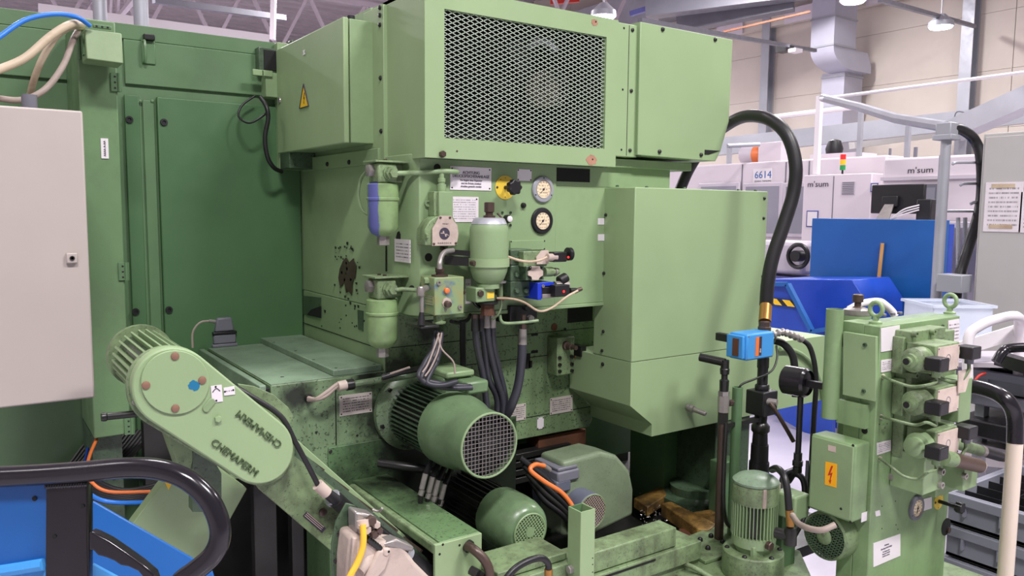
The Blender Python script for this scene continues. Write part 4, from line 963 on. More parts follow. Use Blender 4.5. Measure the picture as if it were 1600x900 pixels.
# flow below
def filtmat(name, p, r, blue):
    m, N, L, B = newmat(name); g = N.new('ShaderNodeNewGeometry').outputs['Position']
    base = mix(N, L, ramp(N, L, noise(N, L, g, 25, 4), .45, .7, 0, .5), col(132, 160, 108), col(96, 112, 82))
    # old blue paint left as an upright stripe on one side, ragged at its edge
    d = N.new('ShaderNodeVectorMath'); d.operation = 'DOT_PRODUCT'; L.new(g, d.inputs[0]); d.inputs[1].default_value = (.82, -.57, 0)
    off = -(p.x*.82-p.y*.57); n = noise(N, L, mapping(N, L, g, (30, 30, 14)), 1.5, 6, .7)
    a = N.new('ShaderNodeMath'); a.operation = 'MULTIPLY_ADD'; L.new(d.outputs['Value'], a.inputs[0]); a.inputs[1].default_value = 1/r; a.inputs[2].default_value = off/r
    b = N.new('ShaderNodeMath'); b.operation = 'MULTIPLY_ADD'; L.new(n, b.inputs[0]); b.inputs[1].default_value = .5; L.new(a.outputs[0], b.inputs[2])
    lo = ramp(N, L, b.outputs[0], -.60, -.54); hi = ramp(N, L, b.outputs[0], .10, .16, 1, 0)
    k = N.new('ShaderNodeMath'); k.operation = 'MULTIPLY'; L.new(lo, k.inputs[0]); L.new(hi, k.inputs[1])
    f = k.outputs[0] if blue else ramp(N, L, n, .70, .72, 0, .6)
    L.new(mix(N, L, f, base, col(92, 98, 158)), B.inputs['Base Color']); B.inputs['Roughness'].default_value = .35; return m
# ================================================================ filters on the side wall
def filt(cx, top, headb, ring, botm, plug, xF, lb, bluev):
    D = dep(onX(cx, (top+botm)/2, xF)); s = D/FPX
    p = onX(cx, headb, xF); base = V((p.x, p.y, 0)); zf = lambda py: at(cx, py, D).z
    t = thing('pressure_filter', lb, 'filter', V((p.x, p.y, zf(plug))))
    r = 24.5*s
    z0 = zf(headb); z1 = zf(top)
    m_ = filtmat('green_filter_with_blue_stripe' if bluev else 'green_filter_paint', p, r, bluev)
    zr = zf(ring); zb = zf(botm)
    MB().lathe((p.x, p.y, 0), AZ, [(r*.35, zb), (r*.75, zb+5*s), (r*.97, zb+15*s), (r*.98, zr-2*s)], 32).build('bowl', m_, t)
    MB().lathe((p.x, p.y, 0), AZ, [(r*1.04, zr-3*s), (r*1.05, zr), (r*1.0, zr+1.5*s), (r*1.0, z0-2*s), (r*.93, z0)], 32).build('collar', m_, t)
    MB().cyl((p.x, p.y, zf(plug)), (p.x, p.y, zb+2*s), r*.4, n=6).build('drain_plug', M_['steel'], t)
    a = 20*s
    h = MB(); h.box(p.x-a*.8, p.x+a*.8, p.y-a*.9, p.y+a*.9, z0, z1); h.build('head', M_['green_worn'], t, bevel=.006)
    zc = (z0+z1)/2
    # inlet nut toward -Y with pipe, sight nut toward -X
    q = V((p.x+4*s, p.y-a*.9, zc)); MB().lathe(q, -AY, [(12*s, 0), (12*s, 3*s)], 24).build('inlet_flange', M_['green_worn'], t)
    MB().lathe(q-V((0, 3*s, 0)), -AY, [(11*s, 0), (11*s, 7*s), (7.5*s, 7.2*s), (7.5*s, 13*s)], 6).build('union_nut', M_['green_worn'], t)
    q2 = V((p.x-a*.8, p.y+2*s, zc+4*s)); MB().lathe(q2, -AX, [(10*s, 0), (10*s, 9*s), (7*s, 10*s)], 6).build('indicator_nut', M_['steel'], t)
    # bracket to the wall
    MB().box(p.x-a*1.1, W-.001, p.y-a*1.1, p.y+a*1.3, z1+1*s, z1+4*s).build('bracket_plate', M_['green_worn'], t, bevel=.001)
    MB().box(p.x+a*.7, W-.001, p.y+a*.2, p.y+a*.7, z0+2*s, z1).build('bracket_web', M_['green_worn'], t, bevel=.002)
    for dy in (-.5, .5): bolt(t, (p.x, p.y+a*dy, z1+4*s), AZ, 3*s, M_['brownsteel'], kind='socket')
    return t, q, s, zc
f1, q, s, zc = filt(598, 256, 287, 310, 370, 383, 1.02, 'upper pressure filter with worn blue and green paint on the side wall', True)
e = onY(700, 268, YP-.03)
MB().tube([q-V((0, 8*s, 0)), q+V((.02, -14*s, 0)), q+V((.07, -10*s, .003)), V((e.x-.02, e.y, e.z)), V((e.x+.03, e.y, e.z)), V((e.x+.035, YP, e.z))], 4*s, 10).build('outlet_pipe', M_['green'], f1)
MB().tube([onX(575, 266, 1.0), onX(564, 280, 1.0), onX(560, 305, 1.0), onX(566, 328, 1.01), onX(577, 336, 1.02)], 2.6*s, 8).build('leak_pipe', M_['green'], f1)
f2, q, s, zc = filt(597, 434, 466, 488, 545, 558, 1.02, 'lower pressure filter, plain green with a steel drain plug', False)
MB().tube([q-V((0, 8*s, 0)), q+V((.01, -15*s, 0)), q+V((.035, -12*s, 0)), V((q.x+.075, YP-.02, q.z-.003)), V((q.x+.09, YP, q.z-.003))], 3.5*s, 10).build('outlet_pipe', M_['green_worn'], f2)
# ================================================================ emblem valve above the manifold
y = 2.03
t = thing('pressure_switch_valve', 'green valve with a bell shaped silver plate and round dark emblem', 'valve', onY(690, 385, y))
MB().prism([onY(a_, c_, y+.003) for a_, c_ in ((682, 338), (708, 338), (715, 352), (716, 384), (664, 384), (664, 358), (672, 345))], (0, .05, 0)).build('body', M_['green_worn'], t, bevel=.003)
u = yq(686, 299, 708, 340, y+.01); MB().box(u[0], u[1], y+.01, y+.05, u[2], u[3]).build('upper_body', M_['green'], t, bevel=.002)
u = yq(678, 299, 686, 338, y+.02); MB().box(u[0], u[1], y+.02, y+.055, u[2], u[3]).build('side_body', M_['green_worn'], t, bevel=.002)
p = onY(690, 284, y+.03); D_ = dep(p); k_ = D_/FPX
MB().lathe((p.x, p.y, onY(690, 300, y+.03).z), AZ, [(7*k_, 0), (7*k_, 12*k_), (5*k_, 12.5*k_), (5*k_, 15*k_), (6*k_, 15.5*k_), (6*k_, 21*k_), (4*k_, 22*k_), (4*k_, 30*k_)], 12).build('upper_union', M_['green'], t)
arc = [(686, 337), (704, 337), (708, 345), (714, 352), (715.5, 365), (714, 376), (710, 383.5), (675, 384), (675, 357), (680, 349)]
pl = MB().prism([onY(a_, c_, y) for a_, c_ in arc], (0, -.003, 0)).build('emblem_plate', M_['cream'], t)
c_ = onY(694.5, 365, y-.003); rr = 9.3*k_
em = MB().lathe(c_, -AY, [(rr, 0), (rr, .0008)], 28).build('emblem', M_['ink'], pl)
for bx0, bx1, bz0, bz1 in ((-.75, .0, .0, .15), (-.35, -.1, .15, .45), (-.0, .75, -.2, -.05), (.1, .35, -.5, -.2), (.55, .75, -.35, -.05)): MB().box(c_.x+bx0*rr, c_.x+bx1*rr, c_.y-.0012, c_.y-.0006, c_.z+bz0*rr, c_.z+bz1*rr).build('emblem_mark', M_['cream'], pl)
text(pl, 'lettering', 'H A R O S C H', .0072, onY(694.5, 380, y-.0035), M_['ink'], ext=.0003)
text(pl, 'lettering', 'TYP: S5-T', .005, onY(696, 350, y-.0035), M_['ink'], ext=.0003)
for px, py in ((688, 340), (703, 340), (678, 381), (712, 380)): bolt(pl, onY(px, py, y-.003), -AY, 2*k_, M_['brownsteel'], kind='pan')
bolt(t, onY(668, 369, y), -AX, 5*k_, M_['green_worn'])
MB().tube([onY(691, 386, y+.02), onY(690, 388, y+.02), onY(694, 389, y+.01)], .006, 10, 2).build('outlet_stub', M_['brownsteel'], t)
tag(MB().tube([onY(708, 391, 2.03), onY(695, 394, 2.02), onY(689, 402, 2.01), onY(687, 412, 2.0), onY(687, 420, 2.0)], 4.2*k_, 12).build('bent_pipe', M_['steel']), 'bent bright steel pipe entering the manifold valve from above', 'pipe')
t = thing('pipe_clamp', 'dark greasy clamp arms holding the accumulator to the panel', 'clamp', onY(720, 408, 2.05))
for py, h in ((393, 4), (406, 7)): MB().bar(onY(695, py, YP-.02), onY(735, py+3, 2.02), .02, h*2*k_).build('arm', M_['grime_and_shade'], t)
# manifold valve block
y = 1.985; p0 = onY(679, 434, y); xm0 = p0.x
t = thing('manifold_valve', 'green manifold block with traces of blue paint and an orange button', 'valve', onY(700, 493, y))
u = yq(679, 433, 725, 492, y); u = (u[0], u[1], (onY(679, 493, y).z+onY(725, 491, y).z)/2, (onY(679, 433, y).z+onY(725, 433, y).z)/2)
m, N, L, B = newmat('green_block_with_blue_paint'); g = N.new('ShaderNodeNewGeometry').outputs['Position']
base = mix(N, L, ramp(N, L, noise(N, L, g, 30, 5), .4, .7, 0, .6), col(128, 152, 110), col(150, 140, 84))
L.new(mix(N, L, ramp(N, L, noise(N, L, g, 17, 4), .58, .66, 0, .75), base, col(84, 112, 134)), B.inputs['Base Color']); B.inputs['Roughness'].default_value = .4; M_['manifold'] = m
MB().box(u[0], u[1], y, y+.085, u[2], u[3]).build('block', M_['manifold'], t, bevel=.003)
k_ = dep(onY(700, 460, y))/FPX
bolt(t, onY(685, 442, y), -AY, 3.6*k_, M_['steel'], kind='socket'); bolt(t, onY(718, 480, y), -AY, 3.6*k_, M_['steel'], kind='socket')
MB().lathe(onY(697, 454, y), -AY, [(4.4*k_, 0), (4.2*k_, .008), (2.5*k_, .010)], 20).build('button', M_['orange'], t)
MB().lathe(onY(697.5, 473, y), -AY, [(8.3*k_, 0), (8.3*k_, .004)], 8).build('dial', M_['cream'], t)
MB().lathe(onY(698, 475, y-.004), -AY, [(5.6*k_, 0), (5*k_, .014), (3*k_, .016)], 14).build('dial_knob', M_['brownsteel'], t)
bolt(t, onY(696, 484, y), -AY, 2*k_, M_['steel'], kind='socket'); bolt(t, onY(725, 457, y), AX, 3*k_, M_['brownsteel'])
p = onY(687, 432, y+.03); MB().lathe((p.x, p.y, u[3]), AZ, [(13*k_, 0), (13*k_, 3*k_), (6*k_, 3.2*k_), (6*k_, 7*k_), (7*k_, 7.2*k_), (7*k_, 14*k_)], 6).build('top_union', M_['brownsteel'], t)
p = onY(686, 505, y+.03); MB().lathe((p.x, p.y, u[2]), -AZ, [(9*k_, 0), (9*k_, 10*k_), (8*k_, 10.2*k_), (11*k_, 12*k_), (10*k_, 15*k_)], 6).build('bottom_union', M_['green_worn'], t)
bolt(t, (u[0], y+.04, u[3]-.012), -AX, 6*k_, M_['green_worn'], h=.014)
xs_ = u[0]-.002; sp_ = MB().box(xs_, u[0], y+.006, y+.055, u[2]+.03, u[2]+.055).build('schematic_plate', M_['manifold'], t)
for dz_ in (0, .008, .018, .024): MB().box(xs_-.0008, xs_, y+.008, y+.053, u[2]+.031+dz_, u[2]+.032+dz_).build('schematic_line', M_['cream'], sp_)
t = thing('hand_lever', 'chrome hand lever with a dark grip hanging from the manifold', 'lever', onY(658, 505, y))
a_ = onY(674, 452, y-.0); c_ = onY(659, 453, y-.01)
MB().cyl(a_+V((0, .03, 0)), c_, .010, n=14).build('axle', M_['steel'], t); MB().lathe(c_-V((.004, 0, .016)), AZ, [(.011, 0), (.011, .022), (.008, .026)], 14).build('head', M_['steel'], t)
MB().cyl(c_-V((0, 0, .016)), onY(659, 488, y-.01), .006, n=10).build('rod', M_['steel'], t)
MB().cyl(onY(659, 488, y-.01), onY(658, 508, y-.012), .0065, .012, n=12).build('grip', M_['black'], t)
q = onY(662, 508, y+.02); MB().box(q.x-.03, q.x+.03, y-.02, y+.08, q.z-.004, q.z+.004).build('stop_plate', M_['grime_and_shade'], t, bevel=.002)
# ================================================================ accumulator
y = 1.995; p = onY(764, 395, y); k_ = dep(p)/FPX; Z = lambda py: onY(764, py, y).z
t = thing('hydraulic_accumulator', 'green bottle shaped accumulator with silver cap in a strap', 'accumulator', V((p.x, p.y, Z(500))))
r = 30.5*k_
MB().lathe((p.x, p.y, 0), AZ, [(r*.40, Z(445)), (r*.6, Z(442)), (r*.8, Z(435)), (r*.94, Z(424)), (r, Z(412)), (r, Z(362)), (r*.97, Z(355)), (r*.88, Z(349))], 40).build('shell', M_['green'], t)
MB().lathe((p.x, p.y, 0), AZ, [(r*.90, Z(351)), (r*.92, Z(350)), (r*.80, Z(342)), (r*.7, Z(340))], 40).build('cap', M_['zinc'], t)
MB().lathe((p.x, p.y, 0), AZ, [(r*.32, Z(340)), (r*.32, Z(337)), (r*.2, Z(336)), (r*.2, Z(332)), (r*.27, Z(331)), (r*.27, Z(317)), (r*.22, Z(316))], 8).build('gas_valve', M_['brownsteel'], t)
MB().lathe((p.x, p.y, 0), AZ, [(r*1.06, Z(416)), (r*1.06, Z(403))], 40, cap=True).build('strap', M_['green_clean'], t)
for sg in (-1, 1): bolt(t, (p.x+sg*r*1.05, y-.0, Z(410)), -AY, .008, M_['brownsteel'], h=.02)
MB().tube([onY(777, 333, y), onY(785, 342, y-.01), onY(791, 352, y-.01), onY(793, 365, y)], 1.6*k_, 8).build('lead_seal_tube', M_['brownsteel'], t)
# neck block below
MB().lathe((p.x-.002, p.y, 0), AZ, [(r*.58, Z(450)), (r*.58, Z(443))], 24).build('neck_ring', M_['green'], t)
u = yq(744, 450, 773, 471, y-.02); nb = MB().box(u[0], u[1], y-.02, y+.04, u[2], u[3]).build('neck_block', M_['green'], t, bevel=.003)
bolt(t, onY(750, 458.5, y-.02), -AY, 5.5*k_, M_['brownsteel'], h=.008)
v_ = yq(761, 457, 772, 466, y-.021); MB().box(v_[0], v_[1], y-.0215, y-.02, v_[2], v_[3]).build('tag', M_['yellow'], t)
MB().lathe((p.x-.004, p.y, 0), AZ, [(r*.5, Z(475)), (r*.56, Z(474)), (r*.56, Z(471))], 12).build('union_ring', M_['grime_and_shade'], t)
MB().cyl((p.x-.004, p.y, Z(492)), (p.x-.004, p.y, Z(475)), r*.35, n=6).build('manifold_nut', M_['rust'], t)
tag(MB().tube([onY(738, 450, y+.03), onY(737, 462, y+.03), onY(742, 474, y+.03), onY(750, 480, y+.03)], 3*k_, 10).build('black_pipe', M_['gloss']), 'short curved black pipe left of the accumulator neck', 'pipe')
t = thing('sight_glass', 'round flanged glass column right of the accumulator neck', 'sight glass', onY(781, 476, y+.02))
q = onY(781, 470, y+.02); Z2 = lambda py: onY(781, py, y+.02).z
MB().lathe((q.x, q.y, 0), AZ, [(10*k_, Z2(442)), (10*k_, Z2(439)), (6*k_, Z2(438)), (6*k_, Z2(436))], 20).build('top_flange', M_['steel'], t)
MB().lathe((q.x, q.y, 0), AZ, [(5*k_, Z2(466)), (5*k_, Z2(442))], 16).build('column', M_['green_worn'], t)
MB().lathe((q.x, q.y, 0), AZ, [(7*k_, Z2(470)), (7*k_, Z2(466))], 16).build('bottom_flange', M_['brownsteel'], t)
# beige wires
tb('wire', 'beige wire bending from the accumulator to the top solenoid valve', 'wire', [onY(793, 401, y-.01), onY(808, 406, y-.03), onY(825, 409, y-.05), onY(842, 407, y-.06), onY(854, 402, y-.06)], .0042, 'conduit')
tb('wire', 'beige wire sagging from the neck block to the blue solenoid valve', 'wire', [onY(776, 466, y-.02), onY(800, 467, y-.04), onY(820, 473, y-.05), onY(842, 486, y-.06), onY(862, 481, y-.06), onY(885, 464, y-.07), onY(903, 454, y-.08)], .0036, 'conduit')
tb('wire', 'thin green wire hanging at the right of the accumulator', 'wire', [onY(768, 500, y), onY(778, 492, y-.02), onY(783, 480, y-.02), onY(783, 468, y-.02)], .0036, 'green_worn')
tb('bracket_pipe', 'green bent pipe under the distributor block', 'pipe', [onY(781, 492, y), onY(783, 501, y), onY(790, 505, y), onY(815, 504, y-.01), onY(841, 501, y-.02)], .0048, 'green')
# distributor behind with hose R
y2 = 2.04
t = thing('distributor_block', 'black hexagonal fittings block above the single large hose', 'fitting', onY(818, 505, y2))
MB().prism([onY(a_, c_, y2+.03) for a_, c_ in ((797, 478), (832, 478), (840, 484), (840, 500), (834, 507), (797, 507))], (0, .09, 0)).build('block', M_['black'], t, bevel=.003)
for px, py, rr in ((827, 498, 7), (834, 500, 4), (820, 481, 5)): bolt(t, onY(px, py, y2+.03), -AY, rr*.0019, M_['steel' if py > 490 else 'grime_and_shade'], h=.014)
p = onY(818, 506, y2); MB().lathe((p.x, p.y, onY(818, 516, y2).z), AZ, [(.011, 0), (.011, .018), (.008, .019), (.008, .05)], 6).build('nut', M_['brownsteel'], t)
t = thing('large_hose', 'thick grey hydraulic hose with steel ferrule right of the hose bunch', 'hose', onY(790, 655, 2.1))
MB().tube([onY(816, 536, y2), onY(815, 560, y2), onY(810, 600, y2+.01), onY(800, 632, y2+.02), onY(790, 652, y2+.05), onY(780, 670, y2+.09)], .0145, 14).build('hose', M_['hose'], t)
MB().cyl(onY(817, 514, y2), onY(816, 538, y2), .0125, .0150, n=16).build('ferrule', M_['steel'], t)
# bunch of hoses from the accumulator to behind the motor
hs = [((742, 505), (745, 540), (755, 590), (760, 640), (755, 680)), ((752, 505), (757, 540), (763, 590), (777, 625), (774, 680)),
      ((760, 500), (764, 540), (775, 590), (786, 630), (782, 680)), ((769, 500), (771, 540), (780, 580), (789, 620), (790, 680))]
nmz = ('leftmost', 'second from the left', 'third from the left', 'rightmost')
for k, hp in enumerate(hs):
    yy = 2.02+.01*(k % 2)
    t = thing('hydraulic_hose', 'dark hydraulic hose below the accumulator, %s of the bunch of four' % nmz[k], 'hose', onY(*hp[-1], yy+.1), 'hoses falling from the accumulator to the motor')
    MB().tube([onY(a_, c_, yy+.02*i) for i, (a_, c_) in enumerate(hp)], .0105, 12).build('hose', M_['hose'], t)
    MB().cyl(onY(hp[0][0], hp[0][1]-8, yy), onY(hp[0][0], hp[0][1]+12, yy), .0105, .012, n=14).build('ferrule', M_['steel' if k in (2, 3) else 'grime_and_shade'], t)
    MB().cyl(onY(hp[0][0], hp[0][1]-14, yy), onY(hp[0][0], hp[0][1]-6, yy), .011, n=6).build('nut', M_['brownsteel'], t)
tag(MB().tube([onY(723, 500, 2.2), onY(723, 540, 2.2), onY(724, 600, 2.2)], .010, 12, 1).build('black_hose', M_['black']), 'straight black hose left of the hose bunch', 'hose')
tb('black_hose', 'short black hose end with an orange band left of the bunch', 'hose', [onY(735, 492, 2.05), onY(730, 500, 2.08), onY(718, 504, 2.1), onY(705, 502, 2.05)], .006, 'black')
# cable trunk from the manifold down to the motor
cb = [((682, 518), (676, 545), (662, 570), (656, 590), (690, 600), (735, 604)), ((686, 518), (680, 550), (668, 572), (660, 594), (695, 606), (738, 606)), ((690, 518), (684, 560), (674, 580), (668, 598), (690, 602), (715, 596))]
for k, hp in enumerate(cb):
    tb('cable', 'dark cable from the manifold to the big motor, %s of three' % ('outer', 'middle', 'inner')[k], 'cable', [onY(a_, c_, 2.06-.02*i-.01*k) for i, (a_, c_) in enumerate(hp)], .008, 'hose', grp='cables from the manifold to the motor')
for k, hp in enumerate((((686, 520), (678, 545), (668, 570), (660, 582)), ((690, 520), (684, 550), (673, 575), (664, 588)), ((684, 522), (690, 545), (708, 565), (711, 584)))):
    tb('wire', ('light grey wire beside the dark cables, left one', 'light grey wire beside the dark cables, right one', 'grey wire curving right above the motor')[k], 'wire', [onY(a_, c_, 2.0-.01*i) for i, (a_, c_) in enumerate(hp)], .0028, 'conduitgrey')
# braided lines along the base front
t = thing('cable_conduit_line', 'greasy cable line with beige coupling along the top of the base block', 'cable line', onY(540, 610, 2.24))
for k in range(2): MB().tube([onY(482, 622+k*3, 2.26), onY(495, 624-k, 2.22), onY(510, 618-k*5, 2.21), onY(526, 604-k*3, 2.21), onY(535, 601-k*2, 2.21)], .006, 10).build('cable', M_['conduitgrey'], t)
MB().lathe(onY(482, 622, YB), -AY, [(.014, 0), (.012, .01)], 14).build('entry_gland', M_['grime_and_shade'], t)
MB().cyl(onY(528, 604, 2.21), onY(541, 601, 2.21), .015, n=14).build('coupling', M_['cream'], t); MB().cyl(onY(541, 602, 2.21), onY(552, 600, 2.21), .017, n=14).build('nut', M_['grime_and_shade'], t)
MB().tube([onY(550, 601, 2.21), onY(600, 593, 2.2), onY(640, 586, 2.18), onY(660, 580, 2.12)], .011, 12).build('pipe', M_['green_oily'], t)
tb('cable', 'black cable bundle crossing above the motor flange', 'cable', [onY(597, 590, 2.18), onY(625, 582, 2.16), onY(645, 578, 2.12), onY(662, 572, 2.06), onY(672, 560, 2.03)], .009, 'black')
tb('wire', 'thin pale wire lying over the black cable bundle', 'wire', [onY(610, 584, 2.14), onY(628, 578, 2.12), onY(640, 574, 2.1)], .0035, 'conduitgrey')
# ================================================================ valves on the panel, extending to the right
def valvebase(py, lb):
    y = 2.0; t = thing('solenoid_valve', lb, 'valve', onY(830, py+12, y)); return t, y
for py in (402, 427, 452):
    t = thing('valve_subplate', 'dark green valve mounting block behind the %s' % {402: 'top solenoid valve', 427: 'middle relief valve', 452: 'blue solenoid valve'}[py], 'block', onY(808, py+10, 2.03), 'mounting blocks of the three valves')
    u = yq(798, py-12, 832, py+11, 2.0); MB().box(u[0], u[1], 2.0, YP, u[2], u[3]).build('block', M_['green_black'], t, bevel=.003)
    for px in (806, 820): bolt(t, onY(px, py+2, 2.0), -AY, .009, M_['green_black'], h=.01)
t, y = valvebase(402, 'top solenoid valve with black plug and glowing red light')
u = yq(820, 393, 858, 416, 1.965); MB().box(u[0], u[1]-.004, 1.97, 2.0, u[2], u[3]).build('body', M_['green_worn'], t, bevel=.003)
MB().prism([onY(a_, c_, 1.968) for a_, c_ in ((846, 391), (856, 391), (856, 412), (838, 413), (837, 402))], (0, -.004, 0)).build('label_plate', M_['cream'], t)
MB().cyl(onY(855, 402, 1.955), onY(869, 402, 1.955), .012, n=14).build('connector', M_['cream'], t)
u = yq(866, 394, 886, 409, 1.945); MB().box(u[0], u[1], 1.945, 1.975, u[2], u[3]).build('coil', M_['black'], t, bevel=.003)
p = onY(886, 397, 1.96); MB().lathe(p, AX, [(.018, 0), (.021, .002), (.021, .014), (.018, .016)], 20).build('end_disc', M_['black'], t)
p = onY(888, 402, 1.935); MB().lathe(p, -AY, [(.004, 0), (.003, .002)], 12).build('red_light', M_['redglow'], t)
t, y = valvebase(427, 'middle relief valve with beige cover and round steel adjuster')
u = yq(822, 416, 850, 437, 1.965); MB().box(u[0], u[1], 1.965, 2.0, u[2], u[3]).build('body', M_['green_black'], t, bevel=.002)
pts = [(826, 416), (842, 416), (843, 420), (847, 423), (847, 430), (842, 433), (840, 437), (830, 437), (829, 432), (824, 430), (824, 424), (829, 421)]
MB().prism([onY(a_, c_, 1.964) for a_, c_ in pts], (0, -.005, 0)).build('label_plate', M_['cream'], t)
MB().lathe(onY(850, 425, 1.975), AX, [(.015, 0), (.015, .03), (.012, .032), (.012, .038), (.0105, .04), (.0105, .055), (.0085, .058)], 20).build('adjuster', M_['green_worn'], t)
MB().lathe(onY(866, 425, 1.975), AX, [(.0135, 0), (.0135, .006)], 20).build('lock_ring', M_['steel'], t)
for px, py in ((828, 418), (845, 418), (828, 435), (845, 434)): bolt(t, onY(px, py, 1.962), -AY, .0045, M_['grime_and_shade'], kind='socket')
t, y = valvebase(452, 'blue solenoid valve with black plug and red light, lowest of three')
p = onY(842, 455, 1.955); u = yq(842, 442, 866, 467, 1.955)
bk = MB(); bk.box(u[0]-.004, u[0]+.012, 1.955, 2.03, u[2], u[3]); bk.box(u[0], u[1], 1.957, 2.03, u[3]-.012, u[3]); bk.box(u[0], u[1], 1.98, 2.03, u[2], u[3]); bk.build('block', M_['cobalt'], t, bevel=.002)
u2 = yq(846, 449, 866, 461, 1.957); MB().box(u2[0], u2[1], 1.96, 1.985, u2[2], u2[3]).build('nameplate', M_['black'], t, bevel=.002)
u2 = yq(847, 460, 865, 465, 1.957); MB().box(u2[0], u2[1], 1.955, 1.98, u2[2], u2[3]).build('silver_tag', M_['steel'], t, bevel=.001)
for px in (848, 864): bolt(t, onY(px, 447, 1.955), -AY, .005, M_['steel'], kind='socket')
MB().cyl(onY(866, 448, 1.99), onY(886, 446, 1.99), .017, n=20).build('tube', M_['steel'], t)
MB().lathe(onY(874, 440, 1.99), V((.6, 0, .3)), [(.016, 0), (.018, .003), (.016, .03), (.01, .032)], 16).build('end_cap', M_['black'], t)
u2 = yq(868, 446, 890, 463, 1.93); MB().box(u2[0], u2[1], 1.93, 1.965, u2[2], u2[3]).build('plug', M_['black'], t, bevel=.002)
MB().cyl(onY(890, 454, 1.945), onY(900, 454, 1.945), .009, n=12).build('gland', M_['grime_and_shade'], t); MB().cyl(onY(898, 455, 1.945), onY(909, 451, 1.94), .0085, .006, n=12).build('gland_nut', M_['brownsteel'], t)
p = onY(881, 455.5, 1.929); MB().lathe(p, -AY, [(.004, 0), (.003, .002)], 12).build('red_light', M_['redglow'], t)
# ================================================================ limit switch on the base
t = thing('limit_switch', 'grey metal plug connector standing on the base block near the back wall', 'connector', onZ(350, 538, zbase+.002))
p = onZ(350, 541, zbase+.002); k_ = dep(p)/FPX
MB().box(p.x-19*k_, p.x+19*k_, p.y-.02, p.y+.035, p.z, p.z+.012).build('foot', M_['grey'], t, bevel=.003)
MB().box(p.x-17*k_, p.x+17*k_, p.y-.018, p.y+.033, p.z+.012, p.z+20*k_).build('lower_housing', M_['grey'], t, bevel=.005)
MB().box(p.x-18*k_, p.x+18*k_, p.y-.022, p.y+.036, p.z+20*k_, p.z+24*k_).build('gasket', M_['black'], t, bevel=.002)
q_ = [V((p.x-15*k_, 0, p.z+24*k_)), V((p.x+15*k_, 0, p.z+24*k_)), V((p.x+11*k_, 0, p.z+46*k_)), V((p.x-11*k_, 0, p.z+46*k_))]
MB().prism([a_+V((0, p.y-.018, 0)) for a_ in q_], (0, .05, 0)).build('hood', M_['grey'], t, bevel=.006)
MB().cyl((p.x-12*k_, p.y, p.z+40*k_), (p.x-22*k_, p.y, p.z+42*k_), .008, n=12).build('gland', M_['steel'], t)
MB().tube([V((p.x-20*k_, p.y, p.z+42*k_)), V((p.x-35*k_, p.y, p.z+40*k_)), V((p.x-46*k_, p.y, p.z+26*k_)), V((p.x-47*k_, p.y, p.z+2*k_))], .006, 10).build('cable', M_['conduitgrey'], t)
# ================================================================ big motor on the base front
def mesh_disc(b, c, r, pitch, w, rot=0, d=-AY, th=.002):
    a = V((math.cos(rot), 0, math.sin(rot))); e = V((-math.sin(rot), 0, math.cos(rot))); n = int(r/pitch)
    for k in range(-n, n+1):
        o = k*pitch; L = math.sqrt(max(r*r-o*o, 0))
        if L < pitch*.3: continue
        b.obox(c+e*o, a, e, AY, L, w/2, th/2); b.obox(c+a*o+V((0, -th*.5, 0)), e, a, AY, L, w/2, th/2)
px_m, pz_m = 1.175, .949
ymf = 1.80
pm = V((px_m, ymf, pz_m)); RM = .108
t = thing('electric_motor', 'largest green electric motor with a square wire mesh fan guard', 'motor', V((px_m, 2.05, pz_m-RM)))
c0 = V((px_m, YB-.002, pz_m))
MB().lathe(c0, -AY, [(RM*1.2, 0), (RM*1.2, .02), (RM*1.12, .025), (RM*1.0, .04), (RM*.9, .06)], 48).build('mounting_flange', M_['green_oily'], t)
for k in range(6): a = 2*PI*k/6+.3; bolt(t, c0+V((math.cos(a)*RM*1.08, -.024, math.sin(a)*RM*1.08)), -AY, .008, M_['grime_and_shade'], h=.01)
MB().lathe(c0-V((0, .05, 0)), -AY, [(RM*.82, 0), (RM*.82, .28)], 40).build('stator', M_['grime_and_shade'], t)
f = MB()
for k in range(44):
    a = 2*PI*k/44; d = V((math.cos(a), 0, math.sin(a))); f.obox(c0+d*RM*.88-V((0, .19, 0)), d, AY, d.cross(AY), RM*.09, .135, .0024)
f.build('cooling_fins', M_['green_black'], t, stuff=True)
L0 = YB-.19-.13
MB().lathe((px_m, 2.02, pz_m), -AY, [(RM*.96, 0), (RM*1.03, .004), (RM*1.03, .05), (RM*1.0, .08), (RM*.88, .12), (RM*.86, 2.02-ymf-.004), (RM*.80, 2.02-ymf)], 56, cap=False).build('fan_cowl', M_['green_motor'], t)
MB().torus(pm, AY, RM*.84, .0035, 48, 8).build('guard_ring', M_['green'], t)
g = MB(); mesh_disc(g, pm, RM*.83, .0118, .0012); g.build('wire_mesh_guard', M_['steel'], t, stuff=True)
MB().lathe(pm+V((0, .026, 0)), -AY, [(RM*.8, 0), (RM*.8, .004)], 40).build('shade_disc', M_['dark'], t)  # dark disc close behind the mesh, stands in for shade in the cowl
MB().lathe(pm+V((0, .022, 0)), -AY, [(.03, 0), (.028, .012)], 20).build('fan_hub', M_['grime_and_shade'], t)
for k in range(7): a = 2*PI*k/7; d = V((math.cos(a), 0, math.sin(a))); MB().obox(pm+V((0, .018, 0))+d*.055, d, AY, d.cross(AY), .025, .004, .002).build('fan_blade', M_['grime_and_shade'], t)
